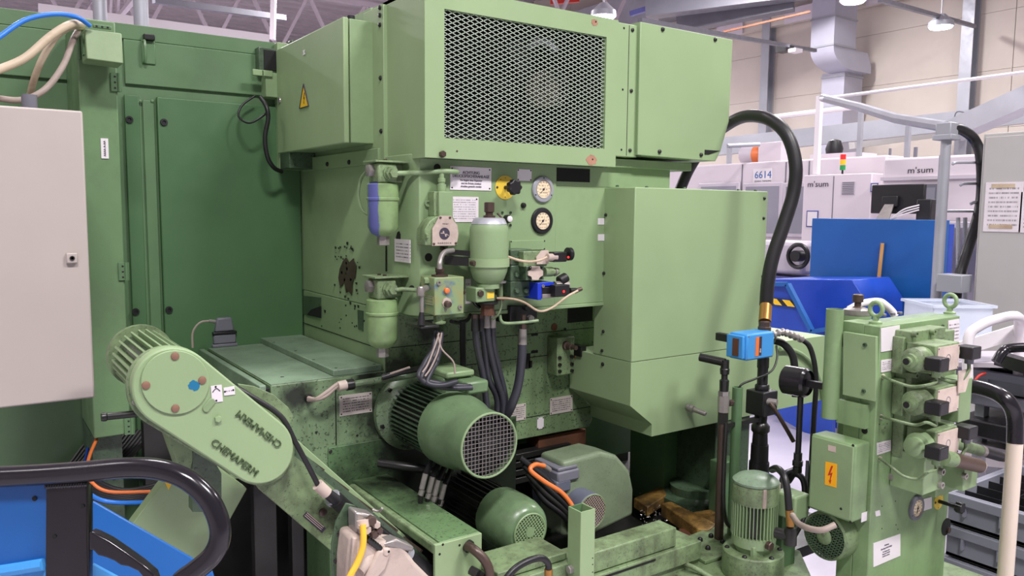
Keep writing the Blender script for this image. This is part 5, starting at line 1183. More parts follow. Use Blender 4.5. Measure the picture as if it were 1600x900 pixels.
# terminal box on the motor
u = V((px_m+.05, 2.06, pz_m+RM*.9))
MB().obox(V((px_m+.045, 2.12, pz_m+RM+.012)), AX, AY, AZ, .055, .075, .028).build('terminal_box', M_['green_motor'], t, bevel=.01)
MB().obox(V((px_m+.045, 2.10, pz_m+RM+.047)), AX, AY, AZ, .05, .07, .010).build('terminal_lid', M_['green'], t, bevel=.006)
MB().obox(V((px_m+.075, 2.02, pz_m+RM+.012)), AX, AY, AZ, .04, .04, .02).build('terminal_step', M_['green_motor'], t, bevel=.008)
# second motor (dome with punched fan guard)
RM2 = .075
p2 = onY(827, 831, 1.80); c2 = V((p2.x-.01, 2.2, p2.z+.0))
t = thing('pump_motor', 'round green pump motor with a domed cowl, below the largest motor', 'motor', V((p2.x, 1.95, p2.z-RM2)))
RM2 = sz(44, dep(p2))
MB().lathe((p2.x, 2.2, p2.z), -AY, [(RM2*.9, 0), (RM2*.9, .22)], 32).build('stator', M_['grime_and_shade'], t)
f = MB()
for k in range(30): a = 2*PI*k/30; d = V((math.cos(a), 0, math.sin(a))); f.obox(V((p2.x, 2.06, p2.z))+d*RM2*.93, d, AY, d.cross(AY), RM2*.08, .11, .0018)
f.build('cooling_fins', M_['grime_and_shade'], t, stuff=True)
cf = p2-V((0, .0, 0))
MB().lathe((p2.x, 1.96, p2.z), -AY, [(RM2*1.04, 0), (RM2*1.07, .01), (RM2*1.08, .07), (RM2*1.05, .11), (RM2*.96, .14), (RM2*.8, .158), (RM2*.74, .16)], 48).build('fan_cowl', M_['green_motor'], t)
RC = RM2*.66
cf = V((p2.x, 1.96-.161, p2.z)); MB().lathe(cf, -AY, [(RC, 0), (RC, .001)], 40).build('guard_recess', M_['dark'], t)
g = MB(); mesh_disc(g, cf-V((0, .002, 0)), RC, .0085, .0032, .55, th=.0015); g.build('punched_guard', M_['green'], t, stuff=True)
MB().torus(cf-V((0, .002, 0)), AY, RC, .003, 40, 6).build('guard_ring', M_['green'], t); MB().lathe(cf-V((0, .003, 0)), -AY, [(RC*.28, 0), (RC*.28, .0015)], 20).build('guard_hub', M_['green'], t)
MB().lathe((p2.x, 2.2, p2.z), AY, [(RM2*1.1, 0), (RM2*1.1, .08)], 32).build('pump_flange', M_['green_black'], t)
# conical belt guard (greenish hood behind) and small blower
t = thing('belt_guard', 'dusty grey green rounded sheet guard behind the small grey motor', 'guard', onY(960, 830, 2.0))
yq_ = 1.93
pts = [onY(a_, c_, yq_) for a_, c_ in ((880, 722), (940, 706), (965, 712), (985, 735), (991, 765), (990, 806), (930, 835), (880, 840))]
MB().prism(pts, (0, .13, 0)).build('hood', paint('dusty_guard_green', (122, 138, 110), var=.15, dirt=.55, specks=.25, dirtcol=(86, 90, 78)), t, bevel=.015, seg=4)
p3 = onY(925, 800, 1.86); r3 = sz(29, dep(p3))
t = thing('blower_motor', 'small blue grey motor with round punched guard and junction box', 'motor', p3-V((0, 0, r3)))
MB().lathe(p3, AY, [(r3*.96, 0), (r3, .003), (r3, .07), (r3*.93, .09), (r3*.9, .25)], 36, cap=False).build('housing', M_['greymotor'], t)
MB().lathe(p3+V((0, .03, 0)), AY, [(r3*.94, 0), (r3*.94, .002)], 30).build('back', M_['dark'], t)
g = MB(); mesh_disc(g, p3, r3*.94, .0075, .0020, .6, th=.0015); g.build('punched_guard', M_['conduitgrey'], t, stuff=True); MB().torus(p3, AY, r3*.95, .0025, 36, 6).build('guard_ring', M_['green_worn'], t)
q = onY(880, 740, 1.95); MB().obox(q+V((.0, .04, .0)), AX, AY, AZ, .045, .07, .018).build('junction_box', M_['grey'], t, bevel=.006)
MB().obox(q+V((-.0, .04, .024)), AX, AY, AZ, .04, .065, .006).build('junction_lid', M_['grey'], t, bevel=.004)
MB().obox(q+V((-.02, .03, -.03)), AX, AY, AZ, .03, .06, .02).build('junction_neck', M_['greymotor'], t, bevel=.006)
MB().cyl(onY(858, 734, 1.9), onY(848, 727, 1.89), .009, n=12).build('gland', M_['steel'], t)
tb('orange_cable', 'orange cable from the junction box down behind the green post', 'cable', [onY(850, 728, 1.88), onY(836, 726, 1.87), onY(829, 735, 1.86), onY(850, 752, 1.84), onY(880, 772, 1.82), onY(900, 802, 1.8), onY(905, 830, 1.8)], .007, 'orange')
for k in range(4): tb('hose', 'black oily hose running under the grey motor, %s' % ('uppermost', 'second from top', 'third from top', 'lowest')[k], 'hose', [onY(812+k*6, 715+k*12, 1.98), onY(850, 745+k*12, 1.95), onY(880, 775+k*10, 1.92), onY(905, 805+k*10, 1.9)], .010, 'black' if k != 2 else 'grime_and_shade', grp='black hoses under the grey motor')
# ================================================================ chip conveyor with its drive cover
YV = 1.72
def pcirc(cx, cy, rx, ry, a0, a1, n): return [(cx+rx*math.cos(math.radians(a0+(a1-a0)*i/n)), cy+ry*math.sin(math.radians(a0+(a1-a0)*i/n))) for i in range(n+1)]
t = thing('chip_conveyor', 'inclined green chip conveyor with an oval drive cover lettered CHEMAPERM', 'conveyor', onY(400, 880, YV+.1))
out = pcirc(272, 606, 66, 63, 125, 310, 22)+pcirc(404, 702, 55, 55, -42, 120, 18)
MB().prism([onY(a, c, YV) for a, c in out], (0, .035, 0)).build('drive_cover', M_['green_clean'], t, bevel=.004)
MB().prism([onY(272+(a-272)*1.0+(-8 if a < 330 else 2), c+(2 if c > 600 else -2), YV+.035) for a, c in out], (0, .02, 0)).build('cover_base', M_['green_worn'], t, bevel=.003)
lid = pcirc(273, 597, 53.5, 50, 0, 360, 40)[:-1]
l_ = MB().prism([onY(a, c, YV) for a, c in lid], (0, -.005, 0)).build('round_lid', M_['green_clean'], t, bevel=.0015)
for px, py in ((273.5, 556.5), (316, 594), (228, 602), (274, 638)): bolt(l_, onY(px, py, YV-.005), -AY, .0085, M_['bolt'], kind='pan', h=.004)
random.seed(5); pts = []
for i in range(20): a = 2*PI*i/20; k = random.uniform(.75, 1.05); pts.append(onY(303+9.5*k*math.cos(a), 602+9*k*math.sin(a), YV-.005))
MB().prism(pts, (0, -.0006, 0)).build('blue_paint_spot', flat('blue_paint_splash', (20, 110, 150), .4), l_)
def vplate(pts, mt, nm): return MB().prism([onY(a, c, YV) for a, c in pts], (0, -.002, 0)).build(nm, M_[mt], t)
pl = vplate([(329, 603), (346, 601), (348, 627), (331, 629)], 'white', 'arrow_plate')
MB().tube([onY(332, 613, YV-.0025), onY(338, 607, YV-.0025), onY(344, 611, YV-.0025)], .0009, 6).build('arrow', M_['ink'], pl)
pl2 = vplate([(349, 606), (366, 603), (367, 616), (350, 618)], 'white', 'small_plate')
for px, py in ((337, 604.5), (338, 626)): bolt(pl, onY(px, py, YV-.002), -AY, .0022, M_['grime_and_shade'], kind='pan', h=.001)
for px, py in ((351.5, 612), (364.5, 609.5)): bolt(pl2, onY(px, py, YV-.002), -AY, .0022, M_['grime_and_shade'], kind='pan', h=.001)
text(pl2, 'lettering', '• • •', .008, onY(358, 611, YV-.0023), M_['ink'])
bolt(t, onY(340, 654, YV), -AY, .0075, M_['green_clean'], h=.008)
MB().prism([onY(a, c, YV) for a, c in pcirc(322, 638, 6, 6, 60, 240, 8)+pcirc(330, 628, 6, 6, 240, 420, 8)], (0, -.004, 0)).build('slot_boss', M_['green'], t, bevel=.0015)
M_['letter'] = paint('raised_letter_edge', (70, 88, 56), var=.1)
# raised lettering, parallel to the cover's long edges
A_, B_ = onY(328, 687, YV), onY(404, 743, YV); ang = math.atan2(B_.z-A_.z, B_.x-A_.x); LL = (B_-A_).length
text(t, 'raised_lettering', 'CHEMAPERM', LL/6.25, (A_+B_)/2-V((0, .0015, 0)), M_['letter'], rot=ang, ext=.0022)
A2, B2 = onY(368, 642, YV), onY(441, 698, YV); ang2 = math.atan2(A2.z-B2.z, A2.x-B2.x)
text(t, 'raised_lettering', 'CHEMAPERM', LL/6.25, (A2+B2)/2-V((0, .0015, 0)), M_['letter'], rot=ang2, ext=.0022)
MB().prism([onY(a, c, YV+.07) for a, c in ((372, 600), (398, 604), (428, 617), (450, 636), (458, 650), (450, 672), (420, 672), (380, 640))], (0, .01, 0)).build('rear_disc', M_['green_worn'], t, bevel=.001)
# slim motor behind the cover
pc = onY(273, 597, YV+.05); k_ = dep(pc)/FPX
e_ = onX(222, 572, pc.x)
L = .40; R = .070
pc = pc+V((0, 0, -.004))
MB().lathe(pc, AY, [(R*1.05, 0), (R*1.08, .02), (R*.98, .03), (R*.80, .04), (R*.80, L-.01)], 32).build('motor_body', M_['green_black'], t)
f = MB()
for k in range(26): a = 2*PI*k/26; d = V((math.cos(a), 0, math.sin(a))); f.obox(pc+d*R*.90+V((0, L/2+.01, 0)), d, AY, d.cross(AY), R*.12, L/2-.05, .0022)
f.build('cooling_fins', M_['green'], t, stuff=True)
MB().lathe(pc+V((0, L-.015, 0)), AY, [(R*1.12, 0), (R*1.12, .02), (R*1.04, .04), (R*.8, .046)], 32).build('motor_end_cap', M_['green_worn'], t)
for px, py in ((211, 628),): bolt(t, onY(px, py, YV+.02), -AY, .006, M_['steel'], kind='socket')
# trough: polygon in the xz plane
tr = [onY(a, c, YV+.045) for a, c in ((430, 690), (462, 712), (560, 792), (700, 912), (760, 962), (700, 990), (530, 872), (405, 765), (380, 730))]
MB().prism(tr, (0, .012, 0)).build('trough_side', M_['green_worn'], t, bevel=.002)
tr2 = [onY(a, c, YV+.2) for a, c in ((456, 655), (690, 842), (700, 858), (470, 680))]
MB().bar(onY(440, 690, YV+.10), onY(690, 900, YV+.10), .11, .02, up=AZ).build('trough_bottom', M_['green_black'], t)
MB().bar(onY(452, 686, YV+.16), onY(700, 905, YV+.16), .012, .022, up=AZ).build('trough_far_side', M_['green_clean'], t, bevel=.002)
for k in range(7):
    a_ = k/7; p = onY(452+38*k, 700+31*k, YV+.10); MB().obox(p, AY, V((.8, 0, -.6)), V((.6, 0, .8)), .05, .003, .012).build('flight_bar', M_['brownsteel'], t)
bolt(t, onY(504, 800, YV+.045), -AY, .010, M_['brownsteel'], kind='pan')
np_ = MB().prism([onY(a, c, YV+.045) for a, c in ((479, 799), (509, 825), (503, 832), (473, 806))], (0, -.002, 0)).build('rating_plate', M_['ink'], t)
for k in range(3): MB().prism([onY(a, c+2.2*k-.3, YV+.043) for a, c in ((480-1.8*k, 801), (506-1.8*k, 823.3), (505.4-1.8*k, 824.1), (479.4-1.8*k, 801.8))], (0, -.0006, 0)).build('text_line', M_['cream'], np_)
# legs below
MB().prism([onY(a, c, YV+.07) for a, c in ((266, 640), (301, 660), (301, 720), (290, 760), (265, 690))], (0, .08, 0)).build('side_bracket', M_['green_worn'], t, bevel=.002)
MB().prism([onY(a, c, YV+.13) for a, c in ((301, 660), (346, 740), (346, 800), (301, 800))], (0, .04, 0)).build('rear_bracket', M_['green_black'], t)
# guide cable along the conveyor top
tb('rubber_hose', 'black hose following the top edge of the conveyor cover', 'hose', [onY(352, 596, YV+.05), onY(390, 618, YV+.03), onY(438, 650, YV+.02), onY(461, 690, YV+.01), onY(480, 725, YV), onY(497, 758, YV)], .0062, 'black')
t = thing('hose_coupling', 'beige and black coupling with grey tube lying along the conveyor trough', 'coupling', onY(520, 790, YV+.03))
MB().cyl(onY(496, 757, YV), onY(511, 771, YV), .014, n=14).build('beige_collar', M_['cream'], t)
MB().cyl(onY(510, 770, YV), onY(527, 783, YV), .012, .014, n=14).build('nut', M_['black'], t)
MB().tube([onY(524, 780, YV), onY(545, 798, YV+.02), onY(600, 840, YV+.02), onY(665, 890, YV+.02), onY(700, 915, YV+.02)], .019, 16).build('tube', M_['black'], t)
for px, py in ((520, 778), (635, 866)): MB().cyl(onY(px-2, py-1.5, YV+.012), onY(px+3, py+2.5, YV+.012), .0205, n=16).build('clip_ring', M_['zinc'], t)
tb('long_cable', 'pale hose lying along the inner edge of the conveyor trough', 'hose', [onY(460, 700, YV+.12), onY(500, 735, YV+.12), onY(540, 768, YV+.12), onY(562, 785, YV+.12)], .005, 'brownsteel')
# support column and slanted chute leg left
t = thing('conveyor_chute', 'slanted flat green chute sheet below the conveyor drive', 'chute', onY(280, 860, 1.95))
MB().prism([onY(a, c, 1.98) for a, c in ((262, 745), (300, 700), (386, 764), (322, 880), (270, 960), (180, 900), (206, 820))], (0, .04, 0)).build('sheet', M_['green_clean'], t, bevel=.002)
MB().prism([onY(a, c, 1.975) for a, c in ((256, 750), (270, 752), (263, 765))], (0, -.002, 0)).build('yellow_sticker', M_['sign'], t)
t = thing('round_bar', 'dark steel bar sticking out left below the drive motor', 'bar', onY(190, 650, 1.9))
MB().lathe(onY(158, 652, 1.95), onY(236, 644, 1.95)-onY(158, 652, 1.95), [(.009, 0), (.010, .004), (.010, .01), (.008, .012), (.008, .15)], 14).build('bar', M_['grime_and_shade'], t)
tb('eye_bolt', 'steel clamp sticking out under the drive motor', 'bolt', [onY(236, 655, 1.8), onY(254, 662, 1.78)], .012, 'steel', 12)
t = thing('support_frame', 'green legs painted dark for the shadow under the conveyor', 'frame', V((.95, 2.1, 0)))
for px, w in ((412, .035), (462, .02)):
    p = onY(px, 800, 2.4); MB().box(p.x-w, p.x+w, 2.38, 2.42, 0, .80).build('leg', M_['grime_and_shade'], t, bevel=.003)  # leg colour darkened to stand in for the conveyor's shade
# ================================================================ bottom: white actuator with yellow cable
t = thing('cast_actuator', 'dirty beige cast housing with ribs in the lower middle, behind a yellow cable', 'actuator', onY(590, 900, 1.62))
y = 1.60
MB().prism([onY(a, c, y) for a, c in ((548, 838), (560, 836), (590, 845), (628, 850), (650, 880), (700, 930), (560, 960), (542, 930), (543, 880))], (0, .07, 0)).build('housing', M_['cream'], t, bevel=.01, seg=3)
MB().prism([onY(a, c, y-.004) for a, c in ((548, 838), (556, 836), (552, 900), (550, 960), (541, 960), (543, 900))], (0, -.014, 0)).build('left_rim', M_['cream'], t, bevel=.003)
MB().cyl(onY(585, 858, y+.02), onY(560, 892, y+.0), .016, n=14).build('cast_rib', M_['cream'], t)
MB().prism([onY(a, c, y-.01) for a, c in ((592, 860), (608, 857), (612, 866), (604, 890), (586, 910), (570, 905))], (0, .03, 0)).build('cast_rib', M_['cream'], t, bevel=.006)
MB().prism([onY(a, c, y-.012) for a, c in ((600, 858), (611, 857), (612, 864), (605, 872), (598, 868))], (0, .015, 0)).build('lug', M_['cream'], t, bevel=.004)
bolt(t, onY(607.5, 862, y-.012), -AY, .003, M_['dark'], kind='pan', h=.001)
MB().prism([onY(a, c, y+.0) for a, c in ((597, 850), (620, 843), (648, 855), (646, 863), (625, 860), (600, 858))], (0, .04, 0)).build('cover_flap', M_['steel'], t, bevel=.005)
for k in range(6): MB().cyl(onY(574+3.4*k, 841+2.6*k, y-.002), onY(577+3.4*k, 845+2.6*k, y-.002), .007, n=10).build('spring_coil', M_['grime_and_shade'], t)
MB().prism([onY(a, c, y+.01) for a, c in ((556, 800), (585, 806), (592, 812), (590, 830), (575, 840), (557, 838))], (0, .05, 0)).build('connector_head', M_['steel'], t, bevel=.006)
for k, (px, py, rr) in enumerate(((578, 812, .012), (586, 818, .009), (590, 828, .009), (571, 826, .010), (583, 833, .010), (562, 820, .009))): bolt(t, onY(px, py, y), -AY, rr, M_['cream' if k % 2 else 'brownsteel'], h=.014)
MB().lathe(onY(567, 818, y-.005), V((0, -.3, -1)), [(.014, -.008), (.014, .008), (.010, .010)], 16).build('cable_gland', M_['cream'], t)
MB().tube([onY(582, 796, y+.05), onY(592, 799, y+.04), onY(597, 794, y+.03)], .003, 8).build('hook', M_['steel'], t)
tb('yellow_cable', 'bright yellow cable curving down from the beige actuator', 'cable', [onY(567, 820, 1.58), onY(568, 840, 1.57), onY(566, 858, 1.565), onY(558, 880, 1.56), onY(546, 902, 1.555), onY(535, 930, 1.55)], .0072, 'yellowcable', 14)
t = thing('side_bracket', 'dark green sheet bracket carrying the beige actuator', 'bracket', onY(540, 880, 1.66))
MB().prism([onY(a, c, 1.665) for a, c in ((541, 786), (556, 790), (560, 800), (557, 840), (548, 842), (543, 900), (540, 960), (520, 905), (518, 850), (525, 815))], (0, .006, 0)).build('plate', M_['green_black'], t, bevel=.002)
for px, py in ((529, 834), (541, 849), (524, 876)): bolt(t, onY(px, py, 1.665), -AY, .005, M_['grime_and_shade'], kind='pan')
# ================================================================ channel box with hose fittings, lower middle
xq = 1.13
t = thing('sump_channel', 'green open channel box running toward the viewer in the lower middle', 'channel', V((1.12, 1.8, .4)))
F0 = onY(680, 845, 1.70); F1 = onY(753, 845, 1.70)
zt_ = F0.z
zt_ = onY(715, 843, 1.70).z
MB().box(F0.x, F1.x, 1.70, 1.712, zt_-.22, zt_).build('end_plate', M_['green_clean'], t, bevel=.002)
MB().box(F0.x+.02, F1.x, 1.712, YB-.01, zt_-.012, zt_).build('top_plate', stained('channel_green', (104, 136, 92), [((1.2, 2.2, zt_), .33), ((1.25, 1.95, zt_), .12)]), t, bevel=.002)
MB().box(F0.x, F0.x+.02, 1.712, YB-.03, zt_-.03, zt_-.002).build('rolled_edge', M_['green_worn'], t, bevel=.006, seg=3)
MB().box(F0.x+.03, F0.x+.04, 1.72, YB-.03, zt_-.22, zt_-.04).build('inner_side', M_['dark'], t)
MB().box(F1.x-.008, F1.x, 1.712, YB-.03, zt_-.22, zt_-.01).build('right_side', M_['green_worn'], t)
for px, py in ((692, 851), (687, 866), (718, 852)): bolt(t, onY(px, py, 1.70), -AY, .0035, M_['dark'], kind='pan', h=.0006)
for k, (px, py) in enumerate(((660, 750), (671, 755), (680, 760), (690, 766))):
    yy = 1.98; t2 = thing('hose_ferrule', 'steel crimped hose end standing on the channel, %s of four' % ('leftmost', 'second', 'third', 'rightmost')[k], 'hose', onY(px, py+30, yy), 'hose ends behind the channel')
    MB().cyl(onY(px-1, py+14, yy), onY(px+5, py-10, yy), .0085, n=12).build('ferrule', M_['steel'], t2)
    MB().cyl(onY(px-3, py+24, yy), onY(px, py+15, yy), .0085, n=6).build('nut', M_['steel'], t2)
    MB().tube([onY(px+5, py-9, yy), onY(px+14, py-30, yy+.04), onY(px+22, py-50, yy+.1)], .0085, 10).build('hose', M_['black'], t2)
    MB().cyl(V((onY(px-3, py+24, yy).x, yy, zt_)), onY(px-3, py+24, yy), .007, n=10).build('stub', M_['grime_and_shade'], t2)
tb('oily_hose', 'black oily hose under the big motor, in the shadow', 'hose', [onY(592, 723, 2.2), onY(625, 728, 2.15), onY(670, 735, 2.1), onY(705, 750, 2.05)], .014, 'grime_and_shade')
t = thing('hose_elbow', 'rusty ribbed hose elbow with nuts in front of the channel', 'hose', onY(755, 890, 1.66))
MB().tube([onY(731, 853, 1.69), onY(742, 860, 1.66), onY(757, 875, 1.64), onY(765, 895, 1.63), onY(765, 930, 1.63)], .0125, 12).build('elbow', M_['brownsteel'], t)
MB().lathe(onY(730, 852, 1.70), V((.3, -1, -.3)), [(.017, 0), (.017, .01), (.014, .012)], 14).build('bushing', M_['black'], t)
for k in range(3): MB().cyl(onY(735+11*k, 890+6*k, 1.66), onY(747+9*k, 897+6*k, 1.64), .012, n=8).build('nut', M_['grime_and_shade'], t)
tb('bent_hose', 'black bent hose with a brass sleeve at the bottom edge', 'hose', [onY(780, 920, 1.5), onY(800, 893, 1.5), onY(822, 878, 1.5), onY(845, 872, 1.5), onY(856, 880, 1.5), onY(857, 892, 1.5)], .0085, 'black', 14)
MB().cyl(onY(857, 889, 1.5), onY(857, 925, 1.5), .0105, n=14).build('brass_sleeve', M_['brass'], bpy.data.objects[[o.name for o in C.objects if o.name.startswith('bent_hose')][-1]])
# ================================================================ green open post and base beams
YPz = 1.55
t = thing('square_post', 'light green open square post standing on the front beam', 'post', onY(900, 900, YPz))
xa, xb, xc = onY(888, 830, YPz), onY(908, 812, YPz), onY(929, 799, YPz)
pz = onY(908, 801, YPz).z
x0, x1 = onY(907, 850, YPz).x, onY(929, 850, YPz).x; xl = onX(888, 800, x0).y
MB().box(x0, x1, YPz, YPz+.004, .2, pz).build('front_face', M_['green_clean'], t)
MB().box(x0, x0+.004, YPz+.004, min(xl, YPz+.12), .2, pz).build('left_face', M_['green'], t)
MB().box(x1-.004, x1, YPz+.004, min(xl, YPz+.12), .2, pz).build('right_face', M_['green'], t)
MB().box(x0+.004, x1-.004, min(xl, YPz+.12)-.004, min(xl, YPz+.12), .2, pz).build('rear_face', M_['green_dark'], t)
bolt(t, onX(893, 889, x0), -AX, .012, M_['steel'], h=.012)
for py in (872, 882, 894): bolt(t, onY(926, py, YPz), -AY, .002, M_['grime_and_shade'], kind='pan', h=.0006)
t = thing('front_beam', 'long green box beam with a stepped lower edge right of the square post', 'beam', onY(1000, 860, 1.66))
y = 1.62
a = onY(931, 852, y); c = onY(1058, 805, y); zt_ = a.z
zt_ = (a.z+c.z)/2
zt_ -= .03
MB().box(a.x-.25, c.x, y, y+.075, zt_-.06, zt_).build('upper_box', M_['green_worn'], t, bevel=.004)
MB().box(a.x-.25, c.x+.1, y-.012, y+.14, zt_-.12, zt_-.062).build('lower_box', M_['green_worn'], t, bevel=.003)
MB().box(a.x-.02, c.x-.1, y-.014, y-.010, zt_-.075, zt_-.069).build('slot', M_['dark'], t)
MB().box(a.x-.25, c.x+.1, y, y+.14, zt_-.35, zt_-.12).build('skirt', M_['green_worn'], t)
t = thing('side_beam', 'green beam with a dark lid left of the square post, under the pump motor', 'beam', onY(850, 880, 1.7))
zb_ = onY(830, 880, 1.62).z
xl0, xl1 = onY(778, 880, 1.62).x, onY(886, 860, 1.62).x
MB().box(xl0, xl1, 1.62, 1.75, zb_-.02, zb_).build('lid', M_['green_worn'], t, bevel=.003); MB().box(xl0-.02, xl1, 1.60, 1.75, zb_-.3, zb_-.022).build('box', M_['green_worn'], t, bevel=.003)
# pit floor, oily tray with wood
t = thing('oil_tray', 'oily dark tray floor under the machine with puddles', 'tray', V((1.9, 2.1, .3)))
MB().box(1.1, 2.75, 1.66, 2.9, .36, .40).build('tray', M_['grime_and_shade'], t)
MB().box(.15, 2.75, 1.75, 3.0, 0, .015).build('shade_floor_sheet', M_['grime_and_shade'], t)  # dark sheet added over the floor to stand in for shade under the conveyor
zt2 = .505
def zpoly(pts, z, h): return MB().prism([onZ(a, c, z) for a, c in pts], (0, 0, -h))
tag(zpoly([(1033, 786), (1048, 783), (1120, 818), (1108, 828), (1090, 826)], zt2, .05).build('wooden_plank', M_['woodoil'], None, bevel=.004), 'oily yellow wooden plank lying under the machine', 'plank')
tag(zpoly([(1080, 800), (1125, 793), (1128, 805), (1118, 815)], zt2-.01, .05).build('wooden_plank', M_['woodoil'], None, bevel=.004), 'short yellow wooden block beside the plank', 'plank')
tag(zpoly([(990, 778), (1050, 752), (1062, 760), (1012, 792)], zt2-.02, .04).build('wooden_plank', M_['woodoil'], None, bevel=.004), 'oil soaked wooden plank half under the belt guard', 'plank')
tag(zpoly([(1060, 826), (1090, 822), (1090, 832), (1062, 840)], .47, .04).build('wooden_plank', M_['rust'], None, bevel=.004), 'small brown wood piece in front of the plank', 'plank')
random.seed(9)
ch_ = MB()
for k in range(420):
    px = random.uniform(1000, 1130); py = random.uniform(770, 830); p = onZ(px, py, .46); a = V((random.uniform(-1, 1), random.uniform(-1, 1), random.uniform(-.5, .5))).normalized(); c_ = a.orthogonal().normalized()
    ch_.obox(p, a, c_, a.cross(c_), random.uniform(.0015, .004), .0012, .0008)
tag(ch_.build('metal_chips', M_['steel'], None, stuff=True), 'small shiny metal chips scattered over the oily tray', 'metal chips')
t = thing('foundation_foot', 'round oily green machine foot on the tray behind the wooden plank', 'foot', onZ(1080, 778, .42))
MB().lathe(onZ(1085, 786, .44), AZ, [(.14, 0), (.14, .04), (.12, .045), (.1, .05), (.1, .08)], 28).build('foot_plate', M_['green_black'], t)
MB().box(2.35, 2.55, 2.0, 2.2, .40, .80).build('column', M_['green_black'], t, bevel=.004)
MB().box(2.28, 2.36, 2.2, 2.4, .40, .85).build('rear_column', M_['green_dark'], t)
# platform in the lower right
YD = 1.30
zp = .50
t = thing('pump_platform', 'green tank top plate carrying the vertical motor', 'platform', V((1.9, 1.5, .3)))
pl = [onZ(a, c, zp) for a, c in ((1052, 846), (1130, 815), (1250, 860), (1270, 905), (1150, 935), (985, 868))]
MB().prism(pl, (0, 0, -.02)).build('plate', M_['green_worn'], t, bevel=.003)
MB().prism([p-V((0, 0, .02)) for p in pl], (0, 0, -.3)).build('tank', M_['green'], t, bevel=.003)
cp = MB().prism([onZ(a, c, zp+.012) for a, c in ((1050, 848), (1128, 822), (1170, 855), (1102, 877))], (0, 0, -.011)).build('cover_plate', M_['green_worn'], t, bevel=.002)
for px, py in ((1076, 852), (1094, 845), (1111, 839), (1106, 858), (1129, 848)): bolt(t, onZ(px, py, zp+.012), AZ, .009, M_['black'], kind='pan', h=.012)
MB().tube([onZ(985, 890, zp), onZ(1015, 882, zp+.02), onZ(1040, 874, zp+.02), onZ(1080, 885, zp+.02), onZ(1115, 905, zp)], .008, 10).build('tray_pipe', M_['green_worn'], t)
MB().cyl(onZ(970, 897, .5), onZ(985, 891, .5), .010, n=12).build('coupling_nut', M_['steel'], t); MB().cyl(onZ(983, 891, .5), onZ(1003, 884, .5), .015, n=8).build('coupling', M_['grime_and_shade'], t)
# ================================================================ vertical coolant motor
pm = onZ(1176, 878, zp+.035); Dm = dep(pm); k_ = Dm/FPX; Zm = lambda py: at(1178, py, Dm+.0).z
t = thing('vertical_motor', 'vertical green ribbed motor with a domed lid on a round flange', 'motor', V((pm.x, pm.y, zp)))
X0, Y0 = pm.x, pm.y
zf = zp+.0
def lz(prof, nm, mt, n=36): return MB().lathe((X0, Y0, 0), AZ, prof, n).build(nm, M_[mt], t)
r = 34*k_
z_ = lambda py: CAMH+ray(1180, py)[2]*Dm
lz([(46*k_, zp), (47*k_, zp+.01), (46*k_, z_(858)), (44*k_, z_(856))], 'base_flange', 'green_worn', 44)
for k in range(6): a = 2*PI*k/6+.35; bolt(t, (X0+math.cos(a)*40*k_, Y0+math.sin(a)*40*k_, z_(857)), AZ, .008, M_['black'], kind='pan', h=.008)
lz([(26*k_, z_(862)), (28*k_, z_(852)), (30*k_, z_(848)), (33*k_, z_(846)), (34*k_, z_(830))], 'lower_shield', 'green')
for a in (3.9, 5.9, 1.5): MB().box(X0+math.cos(a)*28*k_-.015, X0+math.cos(a)*28*k_+.015, Y0+math.sin(a)*28*k_-.008, Y0+math.sin(a)*28*k_+.008, z_(858), z_(840)).build('foot_lug', M_['green'], t, bevel=.003)
lz([(28*k_, z_(832)), (28*k_, z_(776))], 'stator', 'grime_and_shade')
f = MB()
for k in range(40): a = 2*PI*k/40; d = V((math.cos(a), math.sin(a), 0)); f.obox(V((X0, Y0, (z_(831)+z_(777))/2))+d*31*k_, d, d.cross(AZ), AZ, 4*k_, .0012, (z_(777)-z_(831))/2)
f.build('cooling_fins', M_['green'], t, stuff=True)
lz([(34.5*k_, z_(779)), (35.5*k_, z_(776)), (35*k_, z_(752)), (33*k_, z_(748))], 'fan_cowl', 'green_worn')
lz([(30*k_, z_(750)), (35*k_, z_(748)), (35*k_, z_(745)), (28*k_, z_(739)), (14*k_, z_(734)), (2*k_, z_(733))], 'rain_lid', 'green_top')
for a in (4.2, 5.6): MB().box(X0+math.cos(a)*35*k_-.006, X0+math.cos(a)*35*k_+.006, Y0+math.sin(a)*35*k_-.003, Y0+math.sin(a)*35*k_+.003, z_(778), z_(749)).build('lid_clip', M_['cream'], t, bevel=.001)
q = at(1207, 788, Dm+.0); MB().box(X0+.045, X0+.115, Y0-.11, Y0-.03, z_(800), z_(762)).build('terminal_box', M_['green'], t, bevel=.006)
bolt(t, (X0-.02, Y0-34*k_, z_(836)), -AY, .014, M_['brownsteel'], h=.014)
MB().box(X0+.10, X0+.17, Y0-.03, Y0+.05, .3, z_(790)).build('rear_block', M_['green_dark'], t, bevel=.004)
# ================================================================ black pipe with flow sensor
Dp = 2.75
P_ = at(1187, 700, Dp); XP, YPp = P_.x, P_.y; zz_ = lambda py: CAMH+ray(1190, py)[2]*Dp
k_ = Dp/FPX
t = thing('coolant_riser', 'black vertical coolant pipe with a tee block and thick lower coupling', 'pipe', V((XP, YPp, .45)))
def lp(prof, nm, mt, n=20): return MB().lathe((XP, YPp, 0), AZ, prof, n).build(nm, M_[mt], t)
lp([(8*k_, zz_(640)), (8*k_, zz_(555))], 'pipe', 'black')
lp([(10*k_, zz_(608)), (11*k_, zz_(606)), (11*k_, zz_(600)), (9.5*k_, zz_(598))], 'lock_nut', 'black', 8)
MB().box(XP-.038, XP+.038, YPp-.038, YPp+.038, zz_(645), zz_(607)).build('tee_block', M_['black'], t, bevel=.004)
lp([(9*k_, zz_(660)), (10*k_, zz_(645))], 'neck', 'black')
